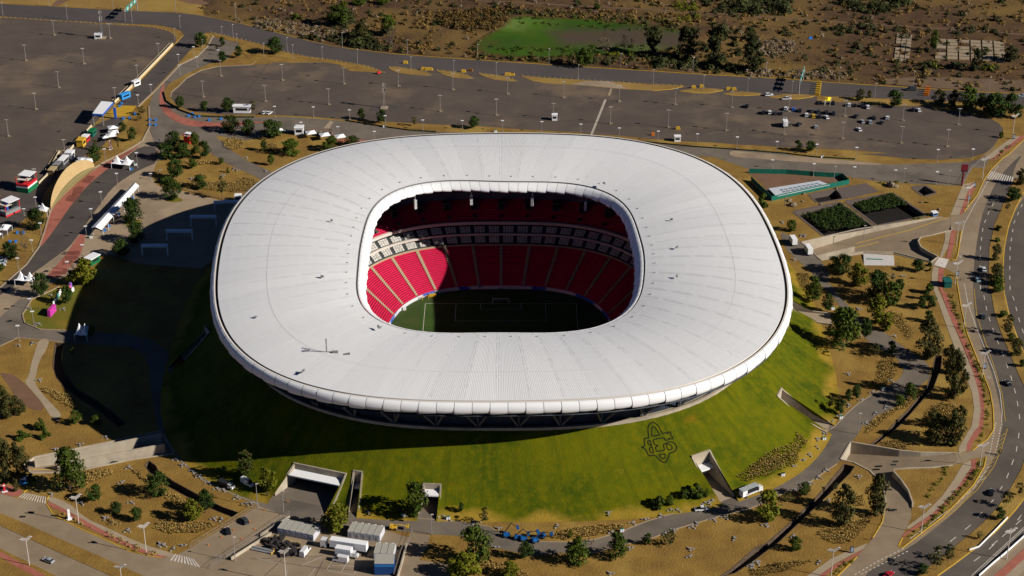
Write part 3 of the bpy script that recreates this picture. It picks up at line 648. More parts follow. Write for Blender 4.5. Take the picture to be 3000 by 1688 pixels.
g = _mix(_rng(_noise(2.3, 2, cb.outputs[0]), .6, .8, 0, .4), g, (.095,.09,.002))
low = _math('ADD', _rng(sp.outputs[2], 0, 3.0, .95, 0), _math('MULTIPLY', _math('SUBTRACT', _noise(.045), .5), 2.6))
g = _mix(_rng(low, .45, .95), g, (.27,.175,.022))
g = _mix(_rng(_noise(.07), .64, .74), g, (.15,.088,.003))
L.new(g, b.inputs['Base Color'])
bp = N.new('ShaderNodeBump'); bp.inputs['Strength'].default_value = .5; bp.inputs['Distance'].default_value = .4
L.new(_noise(1.3), bp.inputs['Height']); L.new(bp.outputs[0], b.inputs['Normal'])
o = mb.build('grass_hill', hm, smooth=True); tag(o, kind='structure')
# the club's monogram cut into the turf
CROP['M'] = (1860,1220)
def PM(s): return [(1860+float(t.split(',')[0])/9.66, 1220+float(t.split(',')[1])/9.66) for t in s.split()]
EMB = ["400,615 380,500 375,380 390,280 440,205 510,185 590,215 670,290 720,380 780,515 860,490 920,478 905,515 940,480 990,458 1030,490 1020,560 1075,600 1070,650 1020,655 955,635", "835,615 850,685 900,690 980,668", "490,585 470,480 470,380 510,300 560,310 620,390 680,490 705,545 600,560 490,585", "520,680 640,650 740,635 840,625",
       "515,690 530,760 580,820 655,830 655,860 580,880 600,960 620,1010 720,1000 850,975 825,880 805,830 860,790 885,795 930,745 1030,740 1120,770 1180,850 1190,920 1150,1000 1080,1030 965,1060 960,1150 930,1240 880,1310 820,1320 730,1280 650,1200 590,1120", "885,800 980,805 1050,860 1060,920 1030,955 935,960 905,860 885,800", "680,1110 770,1085 860,1075 870,1150 820,1215 750,1200 700,1140 680,1110",
       "410,630 290,630 260,670 275,760 285,840 240,880 170,895 240,910 310,950 345,1030 380,1110 420,1130 580,1115", "425,690 380,700 365,750 400,820 450,840", "460,880 420,910 420,990 460,1050 545,1040 500,930 430,695"]
mb = MB()
for s in EMB:
    pts = chaikin([S(p) for p in PM(s)], 1, False)
    pts = resample(pts, .8); A = []; B = []
    for i, p in enumerate(pts):
        t = (pts[min(i+1,len(pts)-1)]-pts[max(i-1,0)]); t.z = 0; t = t.normalized() if t.length else Vector((1,0,0))
        nn = Vector((-t.y,t.x,0))*.19
        for lst, q in ((A, p+nn), (B, p-nn)): lst.append((q.x,q.y,hz(q.x,q.y)+.16))
    mb.strip(B, A)
tag(mb.build('turf_emblem', M('cut_turf', (.012,.013,.004), None, rough=1)), 'interlaced letter monogram cut in dark lines into the grass slope', 'emblem')
# ------------------------------------------------------------------ stadium
def arc_angles(rad, n):
    N_ = 1440; ps = [2*math.pi*i/N_ for i in range(N_+1)]; acc = [0]
    for a, b in zip(ps, ps[1:]): acc.append(acc[-1]+math.hypot(rad(a)*math.cos(a)-rad(b)*math.cos(b), rad(a)*math.sin(a)-rad(b)*math.sin(b)))
    out = []; j = 0
    for k in range(n+1):
        t = acc[-1]*k/n
        while j < N_-1 and acc[j+1] < t: j += 1
        out.append(ps[j]+(ps[j+1]-ps[j])*(t-acc[j])/(acc[j+1]-acc[j]))
    return out
ZO, ZI = 41.5, 40.6
OUT = [(643.5,800),(642,862),(653,955),(687,1002),(740,1048),(792.5,1078),(858,1110.6),(963,1143),(1056.5,1157),(1190,1166),(1398,1176),(1633,1171),(1749,1165),(1943.5,1140),(2060,1105),(2137.6,1074),(2215,1031),(2250,1002),(2290,800),(2290,874.5),(2265,974),(2200,1048),(2259,679.5),(2284,757),(1500,393),(1686,397.5),(1810.6,409),(1904,424),(1997,447),(1371,394),(1185,404),(1060.6,419),(942.5,449),(798,515),(745,555),(705,599),(672,648.5),(2070,478),(2140,530),(2205,600)]
INN = [(1468,530),(1221,539),(1147.5,559),(1092,609),(1059,686.5),(1045,786),(1051.6,867),(1070,915),(1121.7,948),(1206.5,967),(1332,976),(1461,980),(1590,978),(1700.7,967),(1793,945),(1855.6,908),(1881,849),(1889,775),(1878,690),(1848,624),(1811,583),(1763,554),(1664,537)]
def fourier(pts, z, K=7):
    w = np.array([G(p, z)[:2] for p in pts]); ph = np.arctan2(w[:,1], w[:,0]); rr = np.hypot(w[:,0], w[:,1])
    A = np.stack([np.ones_like(ph)]+[f(k*ph) for k in range(1,K) for f in (np.cos, np.sin)], 1)
    reg = np.diag([0]+[.02*k*k for k in range(1,K) for _ in (0,1)])*.3
    c = np.linalg.solve(A.T@A+reg, A.T@rr)
    def r(p):
        v = c[0]
        for k in range(1,K): v += c[2*k-1]*math.cos(k*p)+c[2*k]*math.sin(k*p)
        return v
    return r
ro, ri = fourier(OUT, ZO), fourier(INN, ZI)
st = thing('stadium', 'round stadium with a wide white ring roof above red stands', 'stadium')
def roofz(s): return ZI+(ZO-ZI)*s+1.9*(1-(2*s-1)**2)
NG = 2240; NR = 14
phs = [2*math.pi*i/NG for i in range(NG)]
RO = [ro(p) for p in phs]; RI = [ri(p) for p in phs]
mb = MB(); vs = []
for j in range(NR+1):
    s = j/NR
    for i, p in enumerate(phs):
        rr = RI[i]+(RO[i]-RI[i])*s
        vs.append((rr*math.cos(p), rr*math.sin(p), roofz(s)+(.016 if i % 2 else -.016)))
fs = [(j*NG+i, (j+1)*NG+i, (j+1)*NG+(i+1) % NG, j*NG+(i+1) % NG) for j in range(NR) for i in range(NG)]
mb.add(vs, fs)
roofm = bpy.data.materials.new('roof_sheet'); roofm.use_nodes = True; N = roofm.node_tree.nodes; L = roofm.node_tree.links; b = N['Principled BSDF']; b.inputs['Roughness'].default_value = .48; b.inputs['Specular IOR Level'].default_value = .3
tc = N.new('ShaderNodeTexCoord'); sp = N.new('ShaderNodeSeparateXYZ'); L.new(tc.outputs['Object'], sp.inputs[0])
ang = _math('ARCTAN2', sp.outputs[1], sp.outputs[0])
rad_ = N.new('ShaderNodeVectorMath'); rad_.operation = 'LENGTH'; L.new(tc.outputs['Object'], rad_.inputs[0])
cb = N.new('ShaderNodeCombineXYZ'); L.new(_math('MULTIPLY', ang, 130.0), cb.inputs[0]); L.new(_math('MULTIPLY', rad_.outputs['Value'], .035), cb.inputs[1])
sect = N.new('ShaderNodeTexWhiteNoise'); sect.noise_dimensions = '1D'; L.new(_math('FLOOR', _math('MULTIPLY', ang, 32/math.pi), 0), sect.inputs['W'])
g = _mix(_rng(sect.outputs['Value'], 0, 1), (.655,.655,.65), (.61,.612,.612))
g = _mix(_rng(_noise(1.0, 4, cb.outputs[0]), .45, .8, 0, .6), g, (.55,.545,.53))
g = _mix(_rng(_noise(.03), .52, .75, 0, .7), g, (.585,.58,.565))
L.new(g, b.inputs['Base Color'])
mb.build('roof', roofm, st)
seamw = M('roof_seam_white', (.76,.76,.75), None, rough=.5); seamg = M('roof_seam_grey', (.56,.56,.56), None, rough=.6)
def rpt(p, s, dz=0):
    a, b = ri(p), ro(p); rr = a+(b-a)*s
    return Vector((rr*math.cos(p), rr*math.sin(p), roofz(s)+dz))
mb = MB()
sa = arc_angles(ro, 64)
for k in range(64):
    p = sa[k]+math.pi/2-min(sa, key=lambda q: abs(q-math.pi/2))
    for q, off in ((0,-.45),(0,.45)):
        n = 24; A = []; B = []
        s0 = .02 if off < 0 else .06; s1 = .97
        for i in range(n+1):
            s = s0+(s1-s0)*i/n; c = rpt(p, s, .035); t = Vector((-math.sin(p), math.cos(p), 0))
            A.append(c+t*(off-.07)); B.append(c+t*(off+.07))
        for i in range(n):
            if (i*7+k*3+(off > 0)*2) % 5 == 0: continue
            mb.quad(A[i], A[i+1], B[i+1], B[i], 0 if abs(math.sin(p)) > .62 and (i*5+k) % 7 else 1)
mb.build('roof_seam', [seamw, seamg], st)
mb = MB(); A = []; B = []
for i in range(361):
    p = 2*math.pi*i/360; A.append(rpt(p,.6487,.04)); B.append(rpt(p,.651,.04))
for i in range(360):
    mb.quad(A[i], B[i], B[i+1], A[i+1])
mb.build('roof_walkway', seamg, st)
for k in range(48):
    p = 2*math.pi*(k+.5)/48; v = rpt(p, .07, .25)
    m = MB(); m.box(v, (.5,.3,.35), p); m.build('roof_anchor', M('anchor_grey', (.28,.28,.28), None), st)
# gutter
mb = MB(); n = 360
def ring(rad, z): return [(rad(p)*math.cos(p), rad(p)*math.sin(p), z) for p in [2*math.pi*i/n for i in range(n)]]
def rings(mb, lst, close=True):
    for (ra, za), (rb, zb), mi in lst: mb.strip(ring(ra, za), ring(rb, zb), mi, True)
g0 = lambda p: ro(p)+.05; g1 = lambda p: ro(p)+1.0; g2 = lambda p: ro(p)+1.6
rings(mb, [((ro,ZO),(g0,ZO-.9),1), ((g0,ZO-.9),(g1,ZO-.9),0), ((g1,ZO-.9),(g1,ZO+.15),0), ((g1,ZO+.15),(g2,ZO+.15),1), ((g2,ZO+.15),(g2,ZO-3.6),0)])
mb.build('gutter', [M('gutter_dark', (.05,.05,.05), None), M('gutter_lip', (.66,.61,.54), None, rough=.6)], st)
mb = MB()
rings(mb, [((lambda p: ri(p)-.1,ZI+.02),(lambda p: ri(p)-.1,ZI-.6),0), ((lambda p: ri(p)-.1,ZI-.6),(lambda p: ri(p)-.7,ZI-.6),0)])
mb.build('gutter', steel, st)
cush = M('cushion_fabric', (.72,.72,.715), (.69,.69,.69), .2, .5, spec=.3)
OPF = [(1.6,.1),(2.0,-.05),(2.6,-.4),(3.05,-1.3),(3.25,-2.4),(3.1,-3.3),(2.7,-3.9),(1.9,-4.2)]
IPF = [(.7,-.3),(1.1,-.2),(2.4,-1.0),(3.5,-1.9),(4.2,-2.7),(4.35,-3.2),(4.0,-3.7),(3.0,-3.9)]
def cushion(rad, sgn, z, pf, p0, p1):
    m = MB()
    for lobe in (0, 1):
        vs = []; ng = 8; base = 1.05 if lobe == 0 else .985
        for i in range(ng+1):
            u = i/ng; p = p0+(p1-p0)*(lobe+.014+u*.972)/2; k = base+.035*math.sin(math.pi*u)**.6-.055*u
            for d, h in pf: rr = rad(p)+sgn*(pf[0][0]+(d-pf[0][0])*k); vs.append((rr*math.cos(p), rr*math.sin(p), z+h*(k if h < -.6 else 1)))
        w = len(pf)
        m.add(vs, [((i*w+j, i*w+j+1, (i+1)*w+j+1, (i+1)*w+j) if sgn > 0 else (i*w+j, (i+1)*w+j, (i+1)*w+j+1, i*w+j+1)) for i in range(ng) for j in range(w-1)])
    return m
oa = arc_angles(ro, 63)
for k in range(63): cushion(ro, 1, ZO, OPF, oa[k], oa[k+1]).build('outer_cushion', cush, st, True)
ia = arc_angles(ri, 50)
for k in range(50): cushion(ri, -1, ZI, IPF, ia[k], ia[k+1]).build('inner_cushion', cush, st, True)
# underside, facade, rim beam, columns
mb = MB(); rings(mb, [((lambda p: ro(p)+2.2,ZO-5.2),(lambda p: ri(p)-.8,ZI-5.2),0)])
mb.build('soffit', M('soffit_metal', (.10,.11,.13), None, rough=.8), st)
rt = lambda p: sup(p,106,107,2.6)
mb = MB(); rings(mb, [((lambda p: rt(p)-2.6,HTOP-.5),(lambda p: rt(p)-2.4,ZO-5.3),0)])
mb.build('facade', M('facade_glass', (.035,.045,.06), (.02,.025,.035), .3, .5), st)
mb = MB(); rings(mb, [((lambda p: rt(p)+.3,HTOP-.8),(lambda p: rt(p)+.3,HTOP+.75),0), ((lambda p: rt(p)+.3,HTOP+.75),(lambda p: rt(p)-.7,HTOP+.75),0), ((lambda p: rt(p)-.7,HTOP+.75),(lambda p: rt(p)-.7,HTOP),0), ((lambda p: rt(p)-.7,HTOP),(lambda p: rt(p)-5,HTOP),0)])
mb.build('rim_beam', MATS['wall_concrete'], st)
colm = M('column_concrete', (.17,.155,.14), (.13,.12,.11), .3, .8)
for k in range(44):
    p = 2*math.pi*(k+.5)/44; m = MB()
    b0 = Vector((math.cos(p)*(rt(p)-1.6), math.sin(p)*(rt(p)-1.6), HTOP))
    for q in (-.066, 0, .066):
        pp = p+q; m.bar(b0, (math.cos(pp)*(ro(pp)-7 if q else rt(pp)-2), math.sin(pp)*(ro(pp)-7 if q else rt(pp)-2), ZO-5.3), .40, 6, .34)
    m.build('column', colm, st)
# bowl
def bp_(d): return 51+d, 67+d, 3.0-.3*min(1, d/45)
NB = 300
def bring(d, z, k=0): 
    a, b, n = bp_(d); return [(sup(t,a,b,n)*math.cos(t), sup(t,a,b,n)*math.sin(t), z) for t in [2*math.pi*(i+k)/NB for i in range(NB)]]
def bpt(t, d, z):
    a, b, n = bp_(d); r_ = sup(t,a,b,n); return Vector((r_*math.cos(t), r_*math.sin(t), z))
seat = M('seat_red', (.66,.016,.085), (.54,.012,.06), .5, .6); step = M('step_red', (.24,.012,.03), (.17,.010,.02), .8, .85)
cream = M('balcony_cream', (.62,.57,.50), (.54,.50,.44), .3, .7); tan = M('aisle_tan', (.40,.31,.20), None, rough=.85)
mb = MB(); ds, zs = 0.0, -10.4
TREAD, RISE = .93, .47
for row in range(22):
    mb.strip(bring(ds,zs), bring(ds+TREAD,zs), 1, True)
    mb.strip(bring(ds+TREAD,zs), bring(ds+TREAD,zs+RISE), 1, True)
    mb.strip(bring(ds+.42,zs), bring(ds+.40,zs+.44), 0, True); mb.strip(bring(ds+.40,zs+.44), bring(ds+.80,zs+.50), 0, True)
    ds += TREAD; zs += RISE
mb.build('lower_tier', [seat, step], st)
aa = arc_angles(lambda t: sup(t, 61, 77, 2.93), 40)
off = min(aa, key=lambda q: abs(q-math.pi/2))-math.pi/2
for q in aa[:-1]:
    q -= off; m = MB(); w_ = .011*60/ (sup(q,61,77,2.93))
    n = 22
    for i in range(n):
        z0 = -10.4+RISE*i+.52; d0 = TREAD*i
        m.quad(bpt(q-w_,d0,z0), bpt(q+w_,d0,z0), bpt(q+w_,d0+TREAD,z0), bpt(q-w_,d0+TREAD,z0))
        m.quad(bpt(q-w_,d0+TREAD,z0), bpt(q+w_,d0+TREAD,z0), bpt(q+w_,d0+TREAD,z0+RISE), bpt(q-w_,d0+TREAD,z0+RISE))
    m.build('aisle', tan, st)
mb = MB()
board = M('pitch_board', (.55,.55,.58), (.04,.10,.45), .09, .6, lo=.52, hi=.56)
mb.strip(bring(0,-12), bring(0,-10.4), 0, True); mb.strip(bring(0,-10.4), bring(-.25,-10.35), 1, True); mb.strip(bring(-.25,-10.35), bring(-.25,-12), 0, True)
mb.build('pitch_wall', [board, cream], st)
prof = [(20.46,-.06,1),(20.46,.7,1),(20.8,.7,1),(24.4,2.9,2),(24.4,4.1,3),(22.6,4.1,3),(22.6,5.0,0),(23.4,5.0,0),(23.4,4.7,2),(27.0,6.8,2),(27.0,8.3,3),(25.5,8.3,3),(25.5,9.7,0),(26.5,9.7,0),(26.5,9.3,0)]
mb = MB()
boxd = M('box_floor', (.05,.055,.055), (.03,.035,.04), .5, .7); boxg = M('box_glass', (.012,.02,.025), (.02,.035,.04), .8, .25)
for (d0,z0,_), (d1,z1,mi) in zip(prof, prof[1:]): mb.strip(bring(d0,z0), bring(d1,z1), mi, True)
mb.build('box_gallery', [cream, tan, boxd, boxg], st)
seatw = M('box_seat_cream', (.58,.55,.50), (.3,.3,.28), 2.0, .7, lo=.5, hi=.56)
for lvl, (d0, z0, sl) in enumerate(((21.2,1.0,.61),(23.8,4.95,.58))):
    rest = MB(); ba = arc_angles(lambda t: sup(t, 73, 89, 2.85), 84)
    for k in range(84):
        mid = (ba[k]+ba[k+1])/2; dm = MB()
        for rw in range(3):
            dd = d0+rw*1.02; zz = z0+rw*1.02*sl; a0 = ba[k]+(ba[k+1]-ba[k])*.14; a1 = ba[k]+(ba[k+1]-ba[k])*.88
            for g_ in range(4):
                b0 = a0+(a1-a0)*(g_+.04)/4; b1 = a0+(a1-a0)*(g_+.9)/4
                P0, P1 = bpt(b0,dd,zz+.15), bpt(b1,dd,zz+.15); Q0, Q1 = bpt(b0,dd+.5,zz+.35), bpt(b1,dd+.5,zz+.35); T0, T1 = bpt(b0,dd+.6,zz+.95), bpt(b1,dd+.6,zz+.95)
                dm.quad(P0,P1,Q1,Q0); dm.quad(Q0,Q1,T1,T0)
        vis = R(25) < mid < R(222)
        if vis: dm.build('box_seats', seatw, st)
        else: rest.add(dm.v, dm.f)
    tag(rest.build('box_seats', seatw, st), kind='stuff')
mb = MB(); ds, zs = 26.5, 9.3
for row in range(12):
    mb.strip(bring(ds,zs), bring(ds+.85,zs), 1, True); mb.strip(bring(ds+.85,zs), bring(ds+.85,zs+.58), 1, True)
    mb.strip(bring(ds+.38,zs), bring(ds+.36,zs+.46), 0, True); mb.strip(bring(ds+.36,zs+.46), bring(ds+.74,zs+.52), 0, True)
    ds += .85; zs += .58
mb.strip(bring(ds,zs), bring(ds,36.2), 2, True)
mb.build('upper_tier', [seat, step, MATS['soffit_metal']], st)
va = arc_angles(lambda t: sup(t, 85, 101, 2.8), 48)
voff = min(va, key=lambda q: abs(q-math.pi/2))-math.pi/2
for q in va[:-1]:
    q -= voff; m = MB(); z0 = 9.3+(32.5-26.5)/.85*.58; c = bpt(q, 33.2, z0+1.6); tdir = Vector((-math.sin(q), math.cos(q),0)); nd = Vector((-math.cos(q),-math.sin(q),0))
    ang = math.atan2(tdir.y, tdir.x)
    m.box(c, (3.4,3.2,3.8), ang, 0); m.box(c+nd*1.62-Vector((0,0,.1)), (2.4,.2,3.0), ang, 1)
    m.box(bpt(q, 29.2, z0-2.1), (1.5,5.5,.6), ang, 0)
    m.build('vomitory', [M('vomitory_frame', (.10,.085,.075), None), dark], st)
for px in (1212,1384,1557,1728):
    v = G((px, 592), 32); q = math.atan2(v.y, v.x); rr = ri(q)-1.5; m = MB()
    m.box((0,0,0), (1.1,.9,4.4), q+math.pi/2, 0, .9); m.bar((0,0,2.6), (0,0,5.5), .15)
    for z_ in (-1.6,0,1.6): m.box((-.62*math.cos(q),-.62*math.sin(q),z_), (1.2,.1,1.2), q+math.pi/2)
    m.build('speaker_array', M('speaker_grey', (.42,.42,.42), None), st, loc=(rr*math.cos(q), rr*math.sin(q), 31.5))
# pitch
pg = M('pitch_grass', (.028,.062,.010), (.036,.075,.012), .25, .9)
pl = [Vector(bring(-.3,0)[i][:2]) for i in range(NB)]
mb = MB(); mb.add([(p.x,p.y,-12) for p in pl], [tuple(range(NB))]); tag(mb.build('pitch_surround', M('surround_turf', (.035,.062,.012), (.05,.07,.016), .15, .9)), kind='structure')
mb = MB()
for i in range(14):
    y0 = -54+108*i/14; y1 = y0+108/14
    mb.quad((-36,y0,-11.96),(36,y0,-11.96),(36,y1,-11.96),(-36,y1,-11.96), i % 2)
tag(mb.build('pitch', [pg, M('pitch_grass_light', (.040,.082,.013), (.034,.072,.011), .3, .9)]), kind='structure')
mb = MB()
def pline(pts, w=.22): line_strip(mb, [Vector((x,y,0)) for x,y in pts], w, -11.92)
pline([(-34,-52.5),(-34,52.5)]); pline([(34,-52.5),(34,52.5)]); pline([(-34,0),(34,0)])
for s_ in (1,-1):
    pline([(-34,52.5*s_),(34,52.5*s_)])
    for hw, dp in ((20.16,16.5),(9.16,5.5)): pline([(-hw,52.5*s_),(-hw,(52.5-dp)*s_)]); pline([(hw,52.5*s_),(hw,(52.5-dp)*s_)]); pline([(-hw,(52.5-dp)*s_),(hw,(52.5-dp)*s_)])
pline([(9.15*math.cos(2*math.pi*i/40), 9.15*math.sin(2*math.pi*i/40)) for i in range(41)])
tag(mb.build('pitch_lines', wht), kind='structure')
for s_, lb in ((1,'white football goal with net at the far end of the pitch'), (-1,'white football goal with net at the near end of the pitch')):
    g_ = thing('football_goal', lb, 'goal', (0,52.5*s_,-11.95), 0 if s_ > 0 else math.pi, 'goals on the pitch'); m = MB()
    m.bar((-3.66,0,0),(-3.66,0,2.44),.1); m.bar((3.66,0,0),(3.66,0,2.44),.1); m.bar((-3.72,0,2.44),(3.72,0,2.44),.1); m.build('frame', white, g_)
    m = MB()
    for i in range(13): x = -3.6+.6*i; m.bar((x,0,2.4),(x,1.2,2.3),.015,3); m.bar((x,1.2,2.3),(x,2,0),.015,3)
    for z_ in (.6,1.2,1.8): m.bar((-3.6,1.9-z_*.3,z_),(3.6,1.9-z_*.3,z_),.015,3)
    m.build('net', white, g_)
v = G((1184,905), -12); t = thing('team_shelter', 'small white box shelter on the sunlit corner of the pitch', 'shelter', v, R(100)); m = MB(); m.box((0,0,1.2),(3,1.6,.12)); m.box((0,.75,.6),(3,.1,1.2)); m.box((-1.45,0,.6),(.1,1.5,1.2)); m.box((1.45,0,.6),(.1,1.5,1.2)); m.build('shell', white, t); m = MB(); m.box((0,.3,.35),(2.6,.5,.1)); m.build('bench', blue_m, t)
v = G((1246,878), -12); t = thing('training_goal', 'small yellow training goal beside the sunlit touchline', 'goal', v, R(20)); m = MB(); m.bar((-1.5,0,0),(-1.5,0,1.8),.15); m.bar((1.5,0,0),(1.5,0,1.8),.15); m.bar((-1.5,0,1.8),(1.5,0,1.8),.15); m.build('frame', yel, t)
v = G((1267,869), -12); t = thing('equipment_bin', 'low yellow equipment bin by the corner of the pitch', 'bin', v, R(10)); m = MB(); m.box((0,0,.6),(3.0,1.2,1.0),0,0,1.1); m.box((0,0,1.15),(3.2,1.35,.12)); m.build('tub', yel, t)
# things on the roof
v = G((957,1032), 42.9); t = thing('antenna_mast', 'thin lattice antenna mast with stays on the white roof', 'mast', v); m = MB(); m.bar((0,0,0),(0,0,5.6),.12); m.bar((-.3,0,0),(0,0,5.4),.06); m.bar((.3,0,0),(0,0,5.4),.06)
for z_ in (4,4.8,5.4): m.box((0,0,z_),(.5,.5,.35))
m.build('pole', steel, t); m = MB(); m.box((-7.5,.8,.2),(2,.8,.5)); m.box((3.2,-.4,.3),(2.2,1.2,.7)); m.bar((-7.5,.8,.2),(3,-.4,.2),.12); m.bar((2.2,.2,0),(2.2,.2,1.5),.06); m.build('base_frame', steel, t)
for i, (px, py, w_) in enumerate(((1018,1040,2.4),(887,1091,2.6),(1110,961,2.4),(944,813,1.6),(750,931,1.2),(1770,539,2.2),(1967,645,1.4),(1983,727,1.4),(1983,812,1.4),(972,648,1.2),(945,812,.9))):
    v = G((px,py), 42.8); t = thing('roof_unit', 'small dark service unit on the white roof' + ['', ', right of the mast', ', near the lower left rim', ', by the lower left of the opening', ', left of the opening', ', far left near the walkway', ', above the opening on the right', ', right side, upper of three', ', right side, middle of three', ', right side, lower of three', ', upper left of the opening', ', left middle'][i+1], 'roof unit', v, i, 'units on the roof'); m = MB(); m.box((0,0,.35),(w_*.8,.7,.5)); m.box((w_*.25,0,.75),(w_*.3,.5,.3)); m.build('casing', steel, t)
# ------------------------------------------------------------------ trees
def leafmat(name, c1, c2):
    m = bpy.data.materials.new(name); m.use_nodes = True
    N = m.node_tree.nodes; L = m.node_tree.links; b = N['Principled BSDF']
    b.inputs['Roughness'].default_value = .75; b.inputs['Specular IOR Level'].default_value = .15
    geo = N.new('ShaderNodeNewGeometry'); oi = N.new('ShaderNodeObjectInfo')
    mx = N.new('ShaderNodeMix'); mx.data_type = 'RGBA'; L.new(geo.outputs['Random Per Island'], mx.inputs[0])
    mx.inputs[6].default_value = (*c1,1); mx.inputs[7].default_value = (*c2,1)
    hs = N.new('ShaderNodeHueSaturation'); mr = N.new('ShaderNodeMapRange'); mr.inputs[3].default_value = .75; mr.inputs[4].default_value = 1.3
    L.new(oi.outputs['Random'], mr.inputs[0]); L.new(mr.outputs[0], hs.inputs['Value']); L.new(mx.outputs[2], hs.inputs['Color'])
    L.new(hs.outputs[0], b.inputs['Base Color'])
    return m
LM = dict(d=leafmat('leaves_dark', (.016,.034,.004), (.034,.054,.006)), m=leafmat('leaves_mid', (.028,.050,.004), (.060,.080,.006)),
          y=leafmat('leaves_yellow', (.065,.078,.004), (.125,.12,.006)), o=leafmat('leaves_olive', (.032,.034,.008), (.068,.062,.014)),
          b=leafmat('twigs_bare', (.10,.075,.05), (.14,.105,.07)), s=leafmat('leaves_scrub', (.020,.026,.006), (.042,.043,.011)),
          t=leafmat('leaves_straw', (.26,.175,.055), (.38,.265,.085)), p=leafmat('leaves_pale', (.135,.10,.062), (.20,.15,.095)), r=leafmat('leaves_rust', (.085,.052,.016), (.15,.092,.022)))
def leaf(mb, c, sz, nrm, rnd):
    u = nrm.orthogonal().normalized(); v = nrm.cross(u); a = rnd.uniform(0, 6.28)
    u2 = u*math.cos(a)+v*math.sin(a); v2 = nrm.cross(u2)
    p = [c+u2*sz, c+v2*sz*.6, c-u2*sz, c-v2*sz*.6]
    mb.add(p, [(0,1,2,3)])
def crown(seed, shape, n, sz, clumps=26):
    n = int(n*1.5); sz *= 1.35
    """unit-height tree crown: shape(z) -> (radius at z), z in 0..1"""
    rnd = random.Random(seed); mb = MB(); cl = []
    while len(cl) < clumps:
        z = rnd.uniform(0,1); r_ = shape(z)
        if r_ <= 0: continue
        a = rnd.uniform(0,6.28); q = rnd.random()**.5*r_*.92
        cl.append((Vector((q*math.cos(a), q*math.sin(a), z)), .06+.5*r_*rnd.uniform(.45,.75)))
    for i in range(n):
        c, cr = cl[i % clumps]
        d = Vector((rnd.gauss(0,1), rnd.gauss(0,1), rnd.gauss(0,1))).normalized()
        p = c+Vector((d.x,d.y,d.z*.7))*cr*rnd.uniform(.55,1.05)
        nn = (d+Vector((rnd.gauss(0,.5),rnd.gauss(0,.5),rnd.gauss(0,.5)+.3))).normalized()
        leaf(mb, p, sz*rnd.uniform(.7,1.35), nn, rnd)
    return mb
def trunk(seed, h, spread, r0, n=5):
    rnd = random.Random(seed); mb = MB(); mb.bar((0,0,-.02),(0,0,h),r0,6,r0*.7)
    for i in range(n):
        a = 6.28*i/n+rnd.uniform(-.3,.3); q = spread*rnd.uniform(.5,.9)
        e = Vector((q*math.cos(a), q*math.sin(a), h+rnd.uniform(.18,.42))); mb.bar((0,0,h*.85), e, r0*.6, 5, r0*.2)
        for _ in range(2): mb.bar(e*.7+Vector((0,0,h*.25)), e+Vector((rnd.uniform(-.1,.1),rnd.uniform(-.1,.1),rnd.uniform(.05,.15))), r0*.25, 4, r0*.08)
    return mb
def ell(z0, z1, r): return lambda z: r*math.sqrt(max(0, 1-((z-(z0+z1)/2)/((z1-z0)/2))**2))
# kind: description, crown mesh list, trunk mesh, reference width (fraction of height), leaf material
KIND = {}
def kind(k, desc, shp, n, sz, th, lm, w, sp=.28, r0=.022, ns=3, clumps=26, cat='tree'):
    ms = [crown(11*i+ord(k), shp, n, sz, clumps).mesh('crown', LM[lm]) for i in range(ns)]
    tm = [trunk(7*i+ord(k), th, sp, r0).mesh('trunk', bark) for i in range(ns)]
    KIND[k] = (desc, ms, tm, w, cat)
kind('R', 'round dark green tree', ell(.17,1.0,.44), 1100, .035, .24, 'd', .84, clumps=44)
kind('G', 'round mid green tree', ell(.13,1.0,.45), 1100, .035, .2, 'm', .86, clumps=44)
kind('B', 'broad spreading dark tree', ell(.08,1.0,.53), 1400, .034, .16, 'd', 1.04, .34, clumps=54)
kind('Y', 'yellowish green leafy tree', ell(.08,1.0,.46), 1200, .036, .14, 'y', .92, .3, clumps=34)
kind('T', 'tall oval green tree', lambda z: .38*math.sqrt(max(0,1-((z-.42)/.6)**2))*(1 if z > .06 else 0), 1300, .03, .08, 'm', .76, .2, clumps=44)
kind('O', 'olive brown tall tree', ell(.05,1.0,.40), 1300, .03, .12, 'o', .80, .26, clumps=34)
kind('S', 'thin sparse young tree', ell(.22,1.0,.26), 190, .034, .3, 'o', .52, .16, .012, clumps=16)
kind('N', 'bare leafless grey tree', ell(.15,1.0,.38), 260, .02, .25, 'b', .76, .34, .02, clumps=22)
kind('V', 'vase shaped dark tree', lambda z: .05+.36*max(0,(z-.22))**.8*(1 if z < .97 else .5) if z > .2 else 0, 900, .032, .22, 's', .76, .3, .03, clumps=26)
kind('U', 'low bushy green shrub', ell(-.25,1.0,.55), 420, .085, .05, 'm', 1.1, .3, .03, clumps=16, cat='shrub')
kind('D', 'tall dark scrubland tree', ell(.06,1.0,.30), 1000, .03, .12, 's', .6, .22, clumps=30)
kind('K', 'pale leafless shrub', ell(-.2,1.0,.5), 300, .05, .05, 'p', 1.0, .3, .02, clumps=14, cat='shrub')
ZONE = {}
TREES = []
